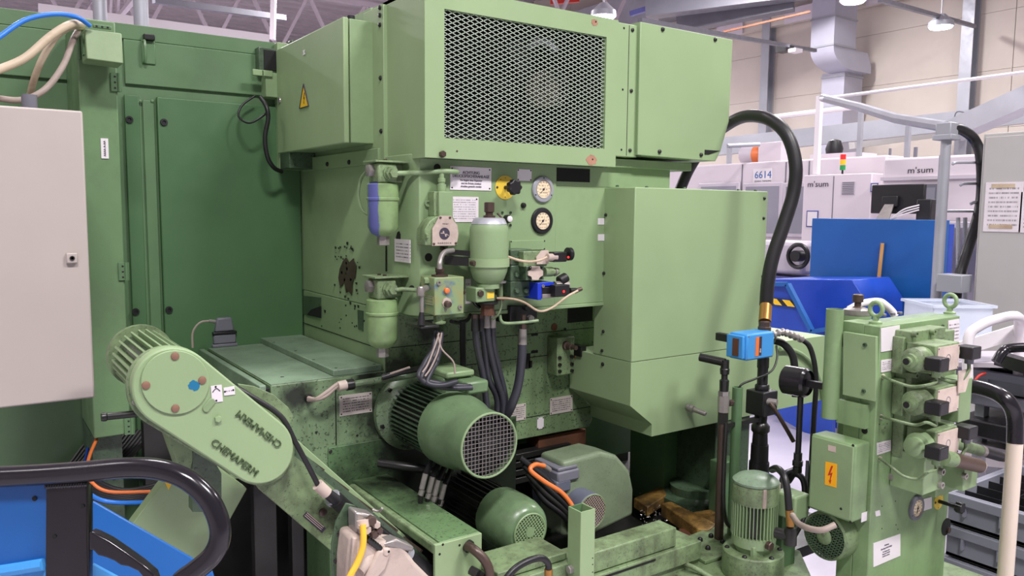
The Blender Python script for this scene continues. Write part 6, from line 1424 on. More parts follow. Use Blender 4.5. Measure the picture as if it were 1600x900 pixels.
lp([(12*k_, zz_(675)), (14*k_, zz_(672)), (14*k_, zz_(664)), (10*k_, zz_(659))], 'union_nut', 'grime_and_shade', 10)
lp([(12*k_, zz_(695)), (11*k_, zz_(674))], 'sleeve', 'black'); lp([(14*k_, zz_(722)), (13.5*k_, zz_(694))], 'sleeve', 'black', 14); lp([(16*k_, zz_(760)), (15.5*k_, zz_(722))], 'sleeve', 'black', 12); lp([(16*k_, .45), (16*k_, zz_(758))], 'base_sleeve', 'grime_and_shade')
a = at(1205, 628, Dp-.06)
MB().lathe(a, V((.3, -.8, 0)), [(.012, -.02), (.012, .02)], 10).build('lever_hub', M_['steel'], t)
MB().tube([at(1204, 630, Dp-.09), at(1217, 650, Dp-.12), at(1230, 672, Dp-.13), at(1240, 690, Dp-.13)], .007, 8, 2).build('valve_lever', M_['brownsteel'], t)
t = thing('flow_sensor', 'bright blue flow sensor with an orange label strip on the black pipe', 'sensor', V((XP, YPp, zz_(562))))
a = onY(1158, 520, YPp-.045); 
b0, b1 = onY(1168, 523, YPp-.045), onY(1209, 558, YPp-.045)
MB().box(b0.x, b1.x, YPp-.045, YPp+.03, b1.z, b0.z).build('housing', M_['bluelite'], t, bevel=.006)
MB().box(b0.x-.001-.012, b0.x, YPp-.038, YPp+.03, b1.z+.006, b0.z-.006).build('end_cover', M_['bluelite'], t, bevel=.003)
MB().box(b0.x-.016, b0.x-.012, YPp-.022, YPp+.002, b1.z+.014, b0.z-.016).build('side_label', M_['rust'], t)
MB().box(b0.x-.012, b0.x+.01, YPp+.03, YPp+.08, b0.z-.035, b0.z-.008).build('connector', M_['black'], t, bevel=.003)
w_ = (b1.x-b0.x); MB().box(b0.x+w_*.30, b0.x+w_*.42, YPp-.0465, YPp-.045, b1.z+.012, b0.z-.012).build('orange_label', M_['orange'], t)
lb_ = MB().box(b0.x+w_*.42, b0.x+w_*.52, YPp-.0465, YPp-.045, b1.z+.014, b0.z-.012).build('black_label', M_['ink'], t)
text(lb_, 'lettering', 'ifm', .011, (b0.x+w_*.47, YPp-.047, b1.z+.03), M_['white'], rot=PI/2)
for xx in (b0.x+.008, b1.x-.008):
    for zq in (b0.z-.007, b1.z+.007): bolt(t, (xx, YPp-.045, zq), -AY, .003, M_['steel'], kind='pan', h=.001)
MB().lathe((XP, YPp, 0), AZ, [(9*k_, zz_(572)), (9*k_, zz_(556))], 12).build('lower_nut', M_['black'], t)
MB().lathe((XP, YPp, 0), AZ, [(8*k_, zz_(524)), (10*k_, zz_(520)), (10*k_, zz_(508)), (9*k_, zz_(507)), (9*k_, zz_(500)), (7*k_, zz_(498))], 8).build('upper_nut', M_['brownsteel'], t)
# the big arched hose
t = thing('arched_hose', 'thick black hose arching from behind the cover box down to the blue sensor', 'hose', V((XP, YPp, zz_(500))))
tp = at(1196, 480, Dp)
MB().cyl(V((XP, YPp, zz_(500))), V((at(1197, 474, Dp).x, at(1197, 474, Dp).y, zz_(474))), .021, n=18).build('brass_sleeve', M_['brass'], t)
MB().tube([at(1197, 478, Dp), at(1200, 440, Dp), at(1208, 400, Dp), at(1225, 350, Dp), at(1240, 300, Dp), at(1243, 255, Dp), at(1229, 210, Dp+.02), at(1200, 186, Dp+.08), at(1165, 182, Dp+.18), at(1135, 196, Dp+.3), at(1105, 222, Dp+.45), at(1078, 262, Dp+.5), at(1062, 298, Dp+.5), at(1050, 330, Dp+.5)],
           lambda s: .0235-.001*s, 16, 8).build('hose', M_['black'], t)
# sensor cable wrapped in foil
t = thing('wrapped_cable', 'crumpled silver wrapped cable end running right from the blue sensor', 'cable', at(1235, 525, Dp-.02))
MB().tube([at(1208, 523, Dp-.04), at(1222, 519, Dp-.04), at(1236, 523, Dp-.03), at(1252, 530, Dp)], lambda s: .012+.004*math.sin(s*40)*.5, 12, 10).build('foil_wrap', M_['steel'], t)
MB().tube([at(1250, 529, Dp), at(1264, 540, Dp), at(1272, 565, Dp), at(1275, 600, Dp), at(1272, 650, Dp), at(1268, 720, Dp)], .009, 10).build('cable', M_['black'], t)
tb('black_hose', 'black hose curving from the sensor down to the round gauge', 'hose', [at(1210, 532, Dp), at(1225, 538, Dp), at(1238, 555, Dp), at(1242, 580, Dp), at(1243, 620, Dp)], .013, 'black')
tb('wire', 'thin dark wire from the sensor to the green tube', 'wire', [at(1213, 540, Dp), at(1214, 560, Dp-.02), at(1205, 580, Dp-.05), at(1180, 592, Dp-.08), at(1160, 600, Dp-.1), at(1152, 610, Dp-.1)], .0035, 'grime_and_shade')
# round black gauge on its pipe
p = at(1252, 597, 2.45); rg = sz(23, 2.45)
t = thing('round_gauge', 'large black round pressure gauge seen from the side next to the stand', 'gauge', p-V((0, 0, .3)))
d_ = (FW*-.74+RT*.67).normalized(); d_.z = 0; d_.normalize()
MB().lathe(p-d_*.03, d_, [(rg*.9, -.024), (rg, -.02), (rg, .045), (rg*.86, .053), (rg*.86, .047)], 36).build('case', M_['gloss'], t)
MB().bar(p+d_*.02, p+d_*.11, .018, .02).build('yoke', M_['black'], t)
MB().cyl(p+V((0, 0, -rg)), V((p.x, p.y, CAMH+ray(1240, 740)[2]*2.45)), .009, n=12).build('pipe', M_['black'], t)
MB().lathe(p+V((0, 0, -.30)), AZ, [(.014, 0), (.014, .03), (.012, .032), (.016, .034), (.016, .05), (.013, .052), (.013, .075)], 8).build('fittings', M_['grime_and_shade'], t)
tb('coiled_hose', 'black coiled hose loop right of the vertical motor', 'hose', [at(1240, 735, 2.5), at(1226, 742, 2.48), at(1222, 762, 2.45), at(1230, 790, 2.42), at(1245, 795, 2.42), at(1257, 775, 2.44), at(1255, 750, 2.46), at(1242, 740, 2.48), at(1232, 752, 2.5)], .010, 'black')
tb('motor_hose', 'grey black hose bending from behind the vertical motor down to the elbow', 'hose', [at(1206, 734, 2.4), at(1214, 732, 2.35), at(1224, 742, 2.3), at(1230, 765, 2.28), at(1233, 800, 2.27)], .0105, 'black')
MB().cyl(at(1233, 797, 2.27), at(1235, 822, 2.27), .011, n=12).build('brass_fitting', M_['brass'], [o for o in C.objects if o.name.startswith('motor_hose')][-1])
t = thing('pipe_elbow', 'dark cast pipe elbow at the foot of the hose beside the motor', 'fitting', at(1230, 850, 2.27))
MB().lathe(at(1235, 835, 2.27), AZ, [(.018, -.03), (.018, .01), (.014, .02)], 12).build('socket', M_['grime_and_shade'], t); MB().cyl(at(1235, 838, 2.27), at(1212, 832, 2.3), .016, n=12).build('arm', M_['grime_and_shade'], t)
tb('grey_conduit', 'pale grey conduit from the elbow to the terminal box underside', 'conduit', [at(1238, 805, 2.25), at(1248, 818, 2.2), at(1265, 826, 2.15), at(1285, 828, 2.12), at(1305, 820, 2.12)], .0085, 'conduitgrey')
for k in range(2): tb('thin_hose', ('dark thin hose hanging behind the motor hose', 'pale thin hose beside it, right of the elbow')[k], 'hose', [at(1268-6*k, 720, 2.7), at(1262-5*k, 790, 2.65), at(1252-6*k, 820, 2.6), at(1235-6*k, 850, 2.55), at(1225, 862, 2.5)], .006, ('black', 'grey')[k])
# left pipe with valve
Dv = 2.62; k_ = Dv/FPX
Q = at(1128, 700, Dv); zv = lambda py: CAMH+ray(1128, py)[2]*Dv
t = thing('drain_pipe', 'brown dark vertical pipe with a steel valve and swivel elbow on the guard', 'pipe', V((Q.x, Q.y, .45)))
def lv(prof, nm, mt, n=16): return MB().lathe((Q.x, Q.y, 0), AZ, prof, n).build(nm, M_[mt], t)
lv([(7*k_, .45), (7*k_, zv(655))], 'pipe', 'brownsteel'); lv([(8*k_, zv(660)), (8*k_, zv(643))], 'pipe_nut', 'grime_and_shade', 8)
lv([(9*k_, zv(642)), (9*k_, zv(618)), (8*k_, zv(616))], 'ball_valve', 'steel', 8); lv([(9*k_, zv(616)), (9*k_, zv(609))], 'steel_nut', 'steel', 6)
lv([(7*k_, zv(609)), (7.5*k_, zv(592)), (5*k_, zv(590)), (5*k_, zv(583)), (7*k_, zv(582)), (7.5*k_, zv(574)), (6*k_, zv(572))], 'upper_fitting', 'grime_and_shade', 12)
MB().cyl(V((Q.x, Q.y, zv(574))), V((Q.x, Q.y, zv(560))), .014, n=12).build('swivel', M_['grime_and_shade'], t); MB().cyl(V((Q.x, Q.y, zv(564))), V((Q.x-.03, Q.y+.08, zv(560))), .014, n=12).build('elbow_arm', M_['grime_and_shade'], t)
bolt(t, (Q.x+8*k_, Q.y-.01, zv(628)), V((1, -.5, 0)), .011, M_['brownsteel'], h=.014)
MB().bar(V((Q.x, Q.y, zv(664))), V((XP-.02, YPp, zv(668))), .02, .014).build('clamp_arm', M_['grime_and_shade'], t)
MB().tube([V((Q.x-.02, Q.y-.03, zv(655))), V((Q.x-.02, Q.y-.03, zv(770))), V((Q.x+.0, Q.y-.03, zv(815))), V((Q.x+.04, Q.y-.03, zv(830)))], .007, 10).build('small_pipe', M_['grime_and_shade'], t)
q = at(1149, 700, 2.66)
tag(MB().lathe((q.x, q.y, .45), AZ, [(.017, 0), (.017, CAMH+ray(1150, 603)[2]*2.66-.45), (.013, CAMH+ray(1150, 603)[2]*2.66-.449), (.013, CAMH+ray(1150, 603)[2]*2.66-.5)], 18).build('green_tube', M_['green_dark']), 'dark green open vertical tube between the two pipes', 'tube')
q = at(1128, 745, 2.9)
MB().box(q.x, q.x+.1, q.y, q.y+.06, .4, q.z+.05).build('post', M_['green_dark'], thing('rear_post', 'dark green block post behind the drain pipe', 'post', q-V((0, 0, .3))), bevel=.004)
# ================================================================ hydraulic stand at the right
cS = at(1366, 700, 2.25); XS, YS = cS.x, cS.y
xR_ = onY(1496, 560, YS).x
ztS = (onY(1367, 513, YS).z+onY(1500, 492, YS).z)/2; zbS = .36
t = thing('hydraulic_stand', 'green hydraulic valve stand with plates, gauge and valves, lower right', 'stand', V((XS+.2, YS, zbS)))
MB().box(XS, xR_, YS, YS+.05, zbS, ztS).build('front_plate', M_['stand'], t, bevel=.003)
MB().box(XS+.08, xR_, YS+.05, YS+.10, ztS-.03, ztS).build('top_plate', M_['green_top'], t, bevel=.003)
yl_ = onX(1333, 520, XS).y
MB().box(XS, XS+.03, YS+.05, YS+.10, zbS, ztS-.03).build('side_plate', M_['stand'], t, bevel=.002)
MB().box(XS+.001, XS+.08, YS+.05, YS+.12, ztS-.075, ztS+.002).build('corner_block', M_['stand'], t, bevel=.002)
for px, py, r_ in ((1352, 648, 5), (1351, 673, 5)): MB().lathe(onX(px, py, XS), -AX, [(sz(r_, 2.3), 0), (sz(r_, 2.3), .001)], 20).build('hole', M_['dark'], t)
# eye bolts
def eye(px, py, lb):
    p = onY(px, py, YS+.04); b = thing('eye_bolt', lb, 'eye bolt', V((p.x, p.y, ztS)))
    MB().torus(V((p.x, YS+.04, ztS+.042)), V((1, -.1, 0)), .020, .0065, 28, 10).build('ring', M_['green'], b)
    MB().lathe((p.x, YS+.04, ztS), AZ, [(.018, 0), (.018, .006), (.009, .01), (.008, .022)], 18).build('foot', M_['green'], b)
eye(1368, 505, 'green lifting eye bolt at the left corner of the stand'); eye(1484, 487, 'green lifting eye bolt at the right end of the stand')
# tall green tube in front-left
p = at(1301, 560, 2.32); k_ = 2.32/FPX; z0_, z1_ = CAMH+ray(1301, 655)[2]*2.32, CAMH+ray(1301, 482)[2]*2.32
tag(MB().lathe((p.x, p.y, 0), AZ, [(13*k_, z0_), (13*k_, z1_), (12*k_, z1_), (12*k_, z1_-.03)], 28).build('cover_tube', M_['stand'], None), 'upright half round green cover tube left of the stand', 'tube')
# accumulator behind with brown valve
p = at(1338, 520, 2.42); k_ = 2.42/FPX; Z = lambda py: CAMH+ray(1338, py)[2]*2.42
t2 = thing('stand_accumulator', 'green accumulator with silver cap and brown valve behind the stand', 'accumulator', V((p.x, p.y, Z(650))))
MB().lathe((p.x, p.y, 0), AZ, [(15*k_, Z(700)), (21*k_, Z(690)), (21*k_, Z(500)), (20*k_, Z(492))], 32).build('shell', M_['stand'], t2)
MB().lathe((p.x, p.y, 0), AZ, [(20*k_, Z(492)), (20.5*k_, Z(490)), (20*k_, Z(483)), (12*k_, Z(480))], 32).build('cap', M_['steel'], t2)
MB().lathe((p.x, p.y, 0), AZ, [(8*k_, Z(480)), (5*k_, Z(478)), (5*k_, Z(472)), (8*k_, Z(471)), (8*k_, Z(460)), (6*k_, Z(459))], 12).build('gas_valve', M_['brownsteel'], t2)
tb('bent_tube', 'thick pale bent tube arching behind the accumulator cap', 'tube', [at(1326, 484, 2.55), at(1345, 475, 2.55), at(1372, 471, 2.6), at(1385, 478, 2.6), at(1395, 488, 2.6), at(1398, 494, 2.6)], .012, 'white')
for px, py in ((1381, 491), (1395, 488), (1406, 491)): bolt(t, (onY(px, py, YS+.12).x, YS+.12, ztS), AZ, .009, M_['grey'], h=.008)
# flat cover sheet on the left side
xs2 = XS-.02
a, c = onX(1317, 520, xs2), onX(1368, 628, xs2)
sh = xpoly([(1317, 518), (1369, 526), (1368, 628), (1316, 617)], xs2, .012).build('side_cover', M_['green'], t, bevel=.002)
for px, py in ((1352, 539), (1350, 611)): bolt(sh, onX(px, py, xs2), -AX, .006, M_['green_black'], kind='socket')
MB().box(XS-.02, XS, YS+.02, YS+.11, onX(1340, 665, XS).z, onX(1340, 628, XS).z).build('side_bar', M_['stand'], t)
# terminal box with lightning sign (faces -X)
xT = XS-.075
a = onX(1263, 668, xT); c = onX(1341, 822, xT); d = onX(1337, 697, xT); e = onX(1261, 795, xT)
zt_ = (onX(1266, 676, xT).z+onX(1336, 697, xT).z)/2; zb_ = (onX(1262, 793, xT).z+onX(1330, 818, xT).z)/2
ya, yb_ = onX(1264, 740, xT).y, onX(1334, 760, xT).y
t3 = thing('terminal_box', 'green terminal box with an orange lightning sign on the side of the stand', 'electrical box', V((xT+.03, (ya+yb_)/2, zb_)))
MB().box(xT, XS-.001, yb_, ya, zb_, zt_).build('box', M_['stand'], t3, bevel=.007, seg=3)
MB().box(xT-.002, xT+.004, yb_+.005, ya-.005, zb_+.005, zt_-.005).build('lid', M_['green'], t3, bevel=.003)
for px, py in ((1268, 679), (1333, 696), (1264, 793), (1314, 795), (1329, 816)): bolt(t3, onX(px, py, xT-.002), -AX, .004, M_['grime_and_shade'], kind='pan', h=.001)
sg = xpoly([(1290, 721), (1308, 725), (1307, 762), (1289, 757)], xT-.002, -.001).build('lightning_sign', M_['signo'], t3)
u0, u1 = onX(1299, 727, xT), onX(1298, 756, xT)
MB().prism([V((xT-.003, (u0.y+u1.y)/2-a*.018, u1.z+c*(u0.z-u1.z))) for a, c in ((.1, 1), (-.45, .42), (.05, .5), (-.1, .16), (-.28, .2), (.05, 0), (.22, .24), (.06, .2), (.38, .66), (-.05, .56), (.4, 1))], (-.0008, 0, 0)).build('lightning_bolt', M_['red'], sg)
tg = xpoly([(1294, 695), (1306, 698), (1306, 707), (1294, 704)], xT-.002, -.001).build('tag_plate', M_['cream'], t3)
u = yq(1346, 802, 1354, 813, yb_); MB().box(u[0], u[1], yb_-.001, yb_, u[2], u[3]).build('tag_plate', M_['white'], t3)
# plates on the front
def sp(pts, mt, nm='nameplate'): return MB().prism([onY(a, c, YS) for a, c in pts], (0, -.0018, 0)).build(nm, M_[mt], t)
o = sp([(1376, 513), (1405, 508), (1405, 545), (1376, 550)], 'white'); sp([(1376, 563), (1396, 560), (1397, 578), (1376, 582)], 'print'); sp([(1370, 692), (1391, 687), (1391, 704), (1370, 711)], 'print'); sp([(1367, 799), (1374, 797), (1375, 805), (1368, 807)], 'white', 'tag_plate')
sp([(1481, 501), (1498, 498), (1498, 536), (1481, 538)], 'print')
o = sp([(1364, 849), (1406, 834), (1406, 868), (1364, 886)], 'white', 'warning_plate')
cP = onY(1385, 858, YS-.0022); 
for k, (s_, zz, h_) in enumerate((('Achtung', .014, .007), ('Druckspeicheranlage', .005, .007), ('Vor Beginn einer', -.005, .0055), ('Reparatur Drücke', -.012, .0055), ('drucklos machen', -.019, .0055))): text(o, 'lettering', s_, h_*1.05, cP+V((0, 0, zz)), M_['inkgrey'], sx=.95)
gauge(1430, 793, 20, YS, 'grey flanged pressure gauge on the hydraulic stand', 'grey', ang=1.3)
sp([(1441, 780), (1455, 776), (1455, 794), (1442, 798)], 'white', 'blank_plate')
knob(1466, 783, 1488, 783, 13, YS, 'dark hand knob on a yellow dial on the hydraulic stand', .065)
p = onY(1392, 744, YS); MB().lathe(p, -AY, [(.013, 0), (.013, .01), (.008, .012), (.008, .006)], 20).build('plug', M_['steel'], t)
MB().lathe(onY(1478, 823, YS), -AY, [(sz(14, 2.5), 0), (sz(14, 2.5), .001)], 28).build('round_opening', M_['dark'], t)
MB().lathe(onY(1481, 828, YS-.001), -AY, [(.01, 0), (.01, .006)], 12).build('inner_bolt', M_['brownsteel'], t)
for px, py in ((1374, 663), (1386, 662), (1380, 668), (1399, 783), (1378, 791), (1400, 820), (1403, 827), (1378, 826)): bolt(t, onY(px, py, YS), -AY, .0022, M_['dark'], kind='pan', h=.0006)
bolt(t, onY(1379, 669, YS), -AY, .009, M_['green_worn'], kind='socket')
# base tray of the stand
MB().box(XS-.2, xR_+.15, YS-.12, YS-.01, zbS-.02, onY(1420, 905, YS-.06).z+.07).build('base_block', M_['stand'], t, bevel=.004) if 0 else None
zt5 = onY(1495, 882, YS).z
MB().prism([V((XS-.05, YS-.25, zt5-.02)), V((xR_+.12, YS-.25, zt5-.02)), V((xR_+.12, YS+.2, zt5-.02)), V((XS-.05, YS+.2, zt5-.02))], (0, 0, -.25)).build('base_tank', M_['green_worn'], t, bevel=.003)
MB().box(XS-.25, XS-.0, YS+.02, YS+.14, .36, .50).build('base_rail', M_['green_dark'], t, bevel=.003)
# motor under the terminal box facing left
p = onX(1288, 838, XS-.06)
t4 = thing('stand_motor', 'dark green motor with punched fan guard under the terminal box', 'motor', p-V((0, 0, .07)))
r4 = sz(38, dep(p)); RmA = .5
MB().lathe(p, AX, [(r4*.9, 0), (r4, .004), (r4*1.03, .04), (r4*1.0, .2)], 36, cap=False).build('cowl', M_['green_worn'], t4)
MB().lathe(p+V((.02, 0, 0)), AX, [(r4*.9, 0), (r4*.9, .002)], 28).build('backplate', M_['dark'], t4)
g = MB(); n = int(r4*.9/.009)
for k in range(-n, n+1):
    o_ = k*.009; L = math.sqrt(max((r4*.9)**2-o_*o_, 0))
    if L < .01: continue
    for rt in (.3, .3+PI/2): a_ = V((0, math.cos(rt), math.sin(rt))); e_ = V((0, -math.sin(rt), math.cos(rt))); g.obox(p+e_*o_, a_, e_, AX, L, .0016, .001)
g.build('punched_guard', M_['green_black'], t4, stuff=True)
MB().lathe(p, -AX, [(r4*.34, 0), (r4*.34, .003), (r4*.25, .006), (r4*.1, .008)], 24).build('guard_hub', M_['green_worn'], t4)
# stacked valves on the stand
def stackvalve(py, lb, first, plug=True):
    """solenoid valve: manifold plate, body, round coil to the left and black plug, row height given by py"""
    v = thing('stand_valve', lb, 'valve', onY(1450, py+25, YS-.08), 'solenoid valves on the hydraulic stand')
    u = yq(1411, py-42, 1440, py+24, YS-.03); u = (u[0], onY(1490, py, YS-.03).x, onY(1430, py+28, YS-.03).z, onY(1430, py-28, YS-.03).z)
    MB().box(u[0], u[1]-.01, YS-.035, YS-.001, u[2], u[3]).build('subplate', M_['green_worn'], v, bevel=.003)
    z1_ = u[3]-.012; z0_ = u[2]+.012
    xa_ = onY(1462, py, YS-.12).x; xb_ = onY(1499, py, YS-.12).x
    MB().box(xa_, xb_, YS-.12, YS-.036, z0_, z1_).build('body', M_['green_worn'], v, bevel=.004)
    pl = MB().box(xa_+.008, xb_-.006, YS-.1225, YS-.12, z0_+.006, z1_-.006).build('label_plate', M_['cream'], v)
    cx_ = (xa_+xb_)/2; zc = (z0_+z1_)/2; MB().torus(V((cx_, YS-.1228, zc)), AY, .011, .0008, 24, 4).build('printed_ring', M_['grey'], pl)
    for dx in (xa_+.012, xb_-.010):
        for dz_ in (z0_+.01, z1_-.01): bolt(pl, (dx, YS-.1225, dz_), -AY, .0022, M_['grime_and_shade'], kind='pan', h=.001)
    # round coil pointing left (-X)
    zc2 = zc; q = V((xa_, YS-.085, zc2))
    if first == 'cap': MB().lathe(q, -AX, [(.036, 0), (.036, .03), (.033, .032), (.026, .036), (.026, .055), (.022, .058)], 32).build('end_cap', M_['green'], v)
    else: MB().lathe(q, -AX, [(.034, 0), (.034, .05), (.028, .056), (.020, .06), (.02, .072), (.012, .074), (.012, .084), (.005, .085)], 32).build('coil', M_['green_worn'], v)
    if first != 'cap': MB().lathe(q-V((.08, 0, 0)), -AX, [(.009, 0), (.009, .006), (.005, .006)], 16).build('manual_button', M_['black'], v)
    # black plug
    pc_ = V((xa_-.034, YS-.142, zc-.002)); MB().obox(pc_, AX, AY, AZ, .024, .022, .018).build('plug', M_['black'], v, bevel=.003)
    MB().cyl(pc_-V((0, .0, .016)), pc_-V((0, 0, .036)), .011, n=12).build('cable_gland', M_['green'], v)
    return v, pc_
v1, pc1 = stackvalve(552, 'uppermost solenoid valve on the stand with beige label and black plug', 'coil')
v2, pc2 = stackvalve(616, 'middle solenoid valve on the stand, dusty with a brown collar', 'coil')
v3, pc3 = stackvalve(681, 'lower valve on the stand with a plain green end cap', 'cap')
for k, (pc_, px, py, w_) in enumerate(((pc1, 1379, 588, 'upper'), (pc2, 1376, 651, 'middle'), (pc3, 1374, 716, 'lower'))):
    g0 = onY(px, py, YS-.006)
    pp = ([(1400, 597), (1425, 604), (1447, 602)], [(1400, 657), (1430, 664), (1448, 660)], [(1392, 729), (1412, 744), (1434, 748), (1450, 738)])[k]
    o = MB().tube([g0]+[onY(a, c, YS-.03-.12*(i+1)/len(pp)) for i, (a, c) in enumerate(pp)]+[pc_-V((0, 0, .05)), pc_-V((0, 0, .034))], .0042, 10).build('valve_cable', M_['green_worn'])
    tag(o, 'pale green %s cable from the stand plate to a black valve plug' % w_, 'cable')
    bolt(t, onY(px, py, YS), -AY, .007, M_['cream'])
# manifold bars with socket screws above each valve
for k, (px, py) in enumerate(((1414, 520), (1414, 584), (1412, 642))):
    u = yq(px, py-4, px+44, py+14, YS-.03); w_ = MB().box(u[0], u[1]+.03, YS-.05, YS-.001, onY(px, py+16, YS-.03).z, onY(px, py-3, YS-.03).z).build('manifold_bar', M_['green_worn'], t, bevel=.003)
    for dx in (12, 40): bolt(w_, onY(px+dx, py+3-dx*.12, YS-.05), -AY, .009, M_['green_worn'], kind='socket', h=.014)
bolt(t, onY(1455, 512, YS), -AY, .006, M_['green_black'], kind='socket'); bolt(t, onY(1472, 510, YS), -AY, .006, M_['green_black'], kind='socket')
# right-hand coils and plugs
for k, (px, py, lb) in enumerate(((1513, 550, 'black cube plug at the right of the uppermost stand valve'), (1508, 674, 'black cube plug at the right of the lowest stand valve'))):
    q = onY(px, py, YS-.13); b = thing('valve_plug', lb, 'connector', q-V((0, 0, .05)))
    MB().obox(q, AX, AY, AZ, .026, .024, .018).build('plug', M_['black'], b, bevel=.003); MB().cyl(q-V((-.008, 0, .016)), q-V((-.008, 0, .034)), .012, n=12).build('neck', M_['grey'], b)
    MB().tube([q-V((-.008, 0, .034)), q-V((-.006, 0, .055)), q-V((.02, -.01, .085)), q-V((.06, -.03, .08)), q-V((.09, -.05, .06))], .005, 10).build('cable', M_['green_worn'], b)
    MB().cyl(q+V((-.022, .03, 0)), q+V((-.05, .03, 0)), .02, n=20).build('coil', M_['green_worn'], b)
o = MB().prism([onY(a, c, YS-.125) for a, c in ((1496, 580), (1517, 575), (1507, 612), (1496, 614))], (0, -.003, 0)).build('side_label', M_['cream'], v2)
u = (onY(1484, 600, YS-.06).x, onY(1503, 600, YS-.06).x); MB().box(u[0], u[1], YS-.09, YS-.001, onY(1490, 655, YS-.06).z, onY(1490, 590, YS-.06).z).build('pump_block', M_['green'], t, bevel=.003)
# lower block with brown cylinder and hex bolts
b = thing('regulator_block', 'green regulator block with a brown cylinder and socket bolts, low on the stand', 'valve', onY(1460, 765, YS-.08))
u = yq(1440, 712, 1466, 762, YS-.09); MB().box(u[0], u[1], YS-.1, YS-.001, u[2], u[3]).build('block', M_['green'], b, bevel=.003)
u2_ = yq(1466, 718, 1494, 764, YS-.05); MB().box(u2_[0]-.01, u2_[1], YS-.055, YS-.001, u2_[2], u2_[3]).build('rear_block', M_['green'], b, bevel=.003)
u3 = yq(1415, 722, 1440, 750, YS-.03); MB().box(u3[0], u3[1]+.02, YS-.05, YS-.001, u3[2], u3[3]).build('left_block', M_['green_worn'], b, bevel=.003)
for px, py in ((1468, 736), (1467, 757)): bolt(b, onY(px, py, YS-.1), -AY, .010, M_['steel'], kind='socket', h=.012)
q0, q1 = onY(1474, 715, YS-.12), onY(1532, 728, YS-.14)
MB().cyl(q0, q0+(q1-q0)*.25, .022, n=20).build('green_collar', M_['green_worn'], b); MB().lathe(q0+(q1-q0)*.25, q1-q0, [(.021, 0), (.021, (q1-q0).length*.72)], 24).build('solenoid_cylinder', M_['brownsteel'], b)
MB().lathe(q0+(q1-q0)*.97, q1-q0, [(.0205, 0), (.019, .006), (.008, .007)], 20).build('end_nut', M_['cream'], b)
u4 = yq(1496, 728, 1518, 756, YS-.1); MB().box(u4[0], u4[1]-.01, YS-.12, YS-.04, u4[2], u4[3]).build('small_block', M_['green'], b, bevel=.003); bolt(b, onY(1504, 743, YS-.12), -AY, .009, M_['steel'], kind='socket', h=.012)
MB().box(u2_[1]-.01, u4[0]+.01, YS-.08, YS-.03, u4[2]+.015, u4[3]-.01).build('bridge', M_['green_black'], b)
q0, q1 = onY(1518, 700, YS-.06), onY(1562, 713, YS-.07)
b = thing('rear_solenoid', 'black solenoid with green collar pointing right behind the regulator', 'solenoid', q0-V((0, 0, .03)))
MB().cyl(q0+(q0-q1)*.7, q0+(q1-q0)*.3, .017, n=18).build('green_body', M_['green_worn'], b); MB().cyl(q0+(q1-q0)*.28, q0+(q1-q0)*.4, .018, n=18).build('steel_ring', M_['steel'], b)
MB().cyl(q0+(q1-q0)*.4, q1, .0165, n=18).build('black_body', M_['black'], b); MB().cyl(q1, q1+(q1-q0)*.12, .015, n=18).build('end_nut', M_['brownsteel'], b)
# ================================================================ crates, cart and handles at the right edge
D = 3.3
def crate(px0, py0, D, lb, w=.60, d=.40, h=.22, yaw=0, dividers=True, mat='crate', z=None):
    p = at(px0, py0, D)   # front left top corner
    t = thing('plastic_crate', lb, 'crate', V((p.x, p.y, (z if z is not None else p.z-h))), 'grey plastic crates stacked at the right edge')
    zt = p.z; z0 = zt-h; x0, y1 = p.x, p.y; x1 = x0+w; y0 = y1-d
    b = MB(); th = .012
    b.box(x0, x1, y1-th, y1, z0, zt); b.box(x0, x1, y0, y0+th, z0, zt); b.box(x0, x0+th, y0+th, y1-th, z0, zt); b.box(x1-th, x1, y0+th, y1-th, z0, zt); b.build('walls', M_[mat], t)
    MB().box(x0, x1, y0, y1, z0-.003, z0+.01).build('bottom', M_['dark'], t)
    r = MB(); rr = .018
    for (a0, a1, c0, c1) in ((x0-rr, x1+rr, y1, y1+rr), (x0-rr, x1+rr, y0-rr, y0), (x0-rr, x0, y0, y1), (x1, x1+rr, y0, y1)): r.box(a0, a1, c0, c1, zt-.035, zt)
    r.build('rim', M_[mat], t, bevel=.003)
    for k in range(5): yy = y0+(y1-y0)*(k+.5)/5; MB().box(x0-rr, x0, yy-.004, yy+.004, zt-.075, zt-.035).build('rib', M_[mat], t)
    if dividers:
        for k in range(1, 6): xx = x0+w*k/6; MB().box(xx-.002, xx+.002, y0+th, y1-th, z0+.02, zt-.01).build('divider', M_['black'], t)
        for k in range(1, 4): yy = y0+d*k/4; MB().box(x0+th, x1-th, yy-.002, yy+.002, z0+.02, zt-.01).build('divider', M_['black'], t)
    return t
# the crate faces the camera with its left (x) side
crate(1484, 768, 2.95, 'open grey crate with black dividers at the right edge, upper one', w=.56, d=.62, h=.115)
p_ = at(1484, 768, 2.95)
def crate_at(x0, y1, zt, lb, **k):
    q = V((x0, y1, zt)); D_ = (q-V((0, 0, CAMH))).dot(FW); px = 800+FPX*(q-V((0, 0, CAMH))).dot(RT)/D_; py = 450-FPX*(q-V((0, 0, CAMH))).dot(UP)/D_
    return crate(px, py, D_, lb, **k)
crate_at(p_.x, p_.y, p_.z-.125, 'grey crate directly under the open divided crate', w=.56, d=.62, h=.115, dividers=False)
crate_at(p_.x, p_.y, p_.z-.25, 'lowest visible grey crate of the stack at the right edge', w=.56, d=.62, h=.3, dividers=False)
crate_at(at(1518, 590, 3.6).x, at(1518, 590, 3.6).y, at(1518, 575, 3.6).z, 'grey crate on the dark cart behind the handle', w=.9, d=.75, h=.10, dividers=True)
t = thing('cart_platform', 'dark grey cart shelf under the upper grey crate', 'cart', at(1560, 700, 3.7))
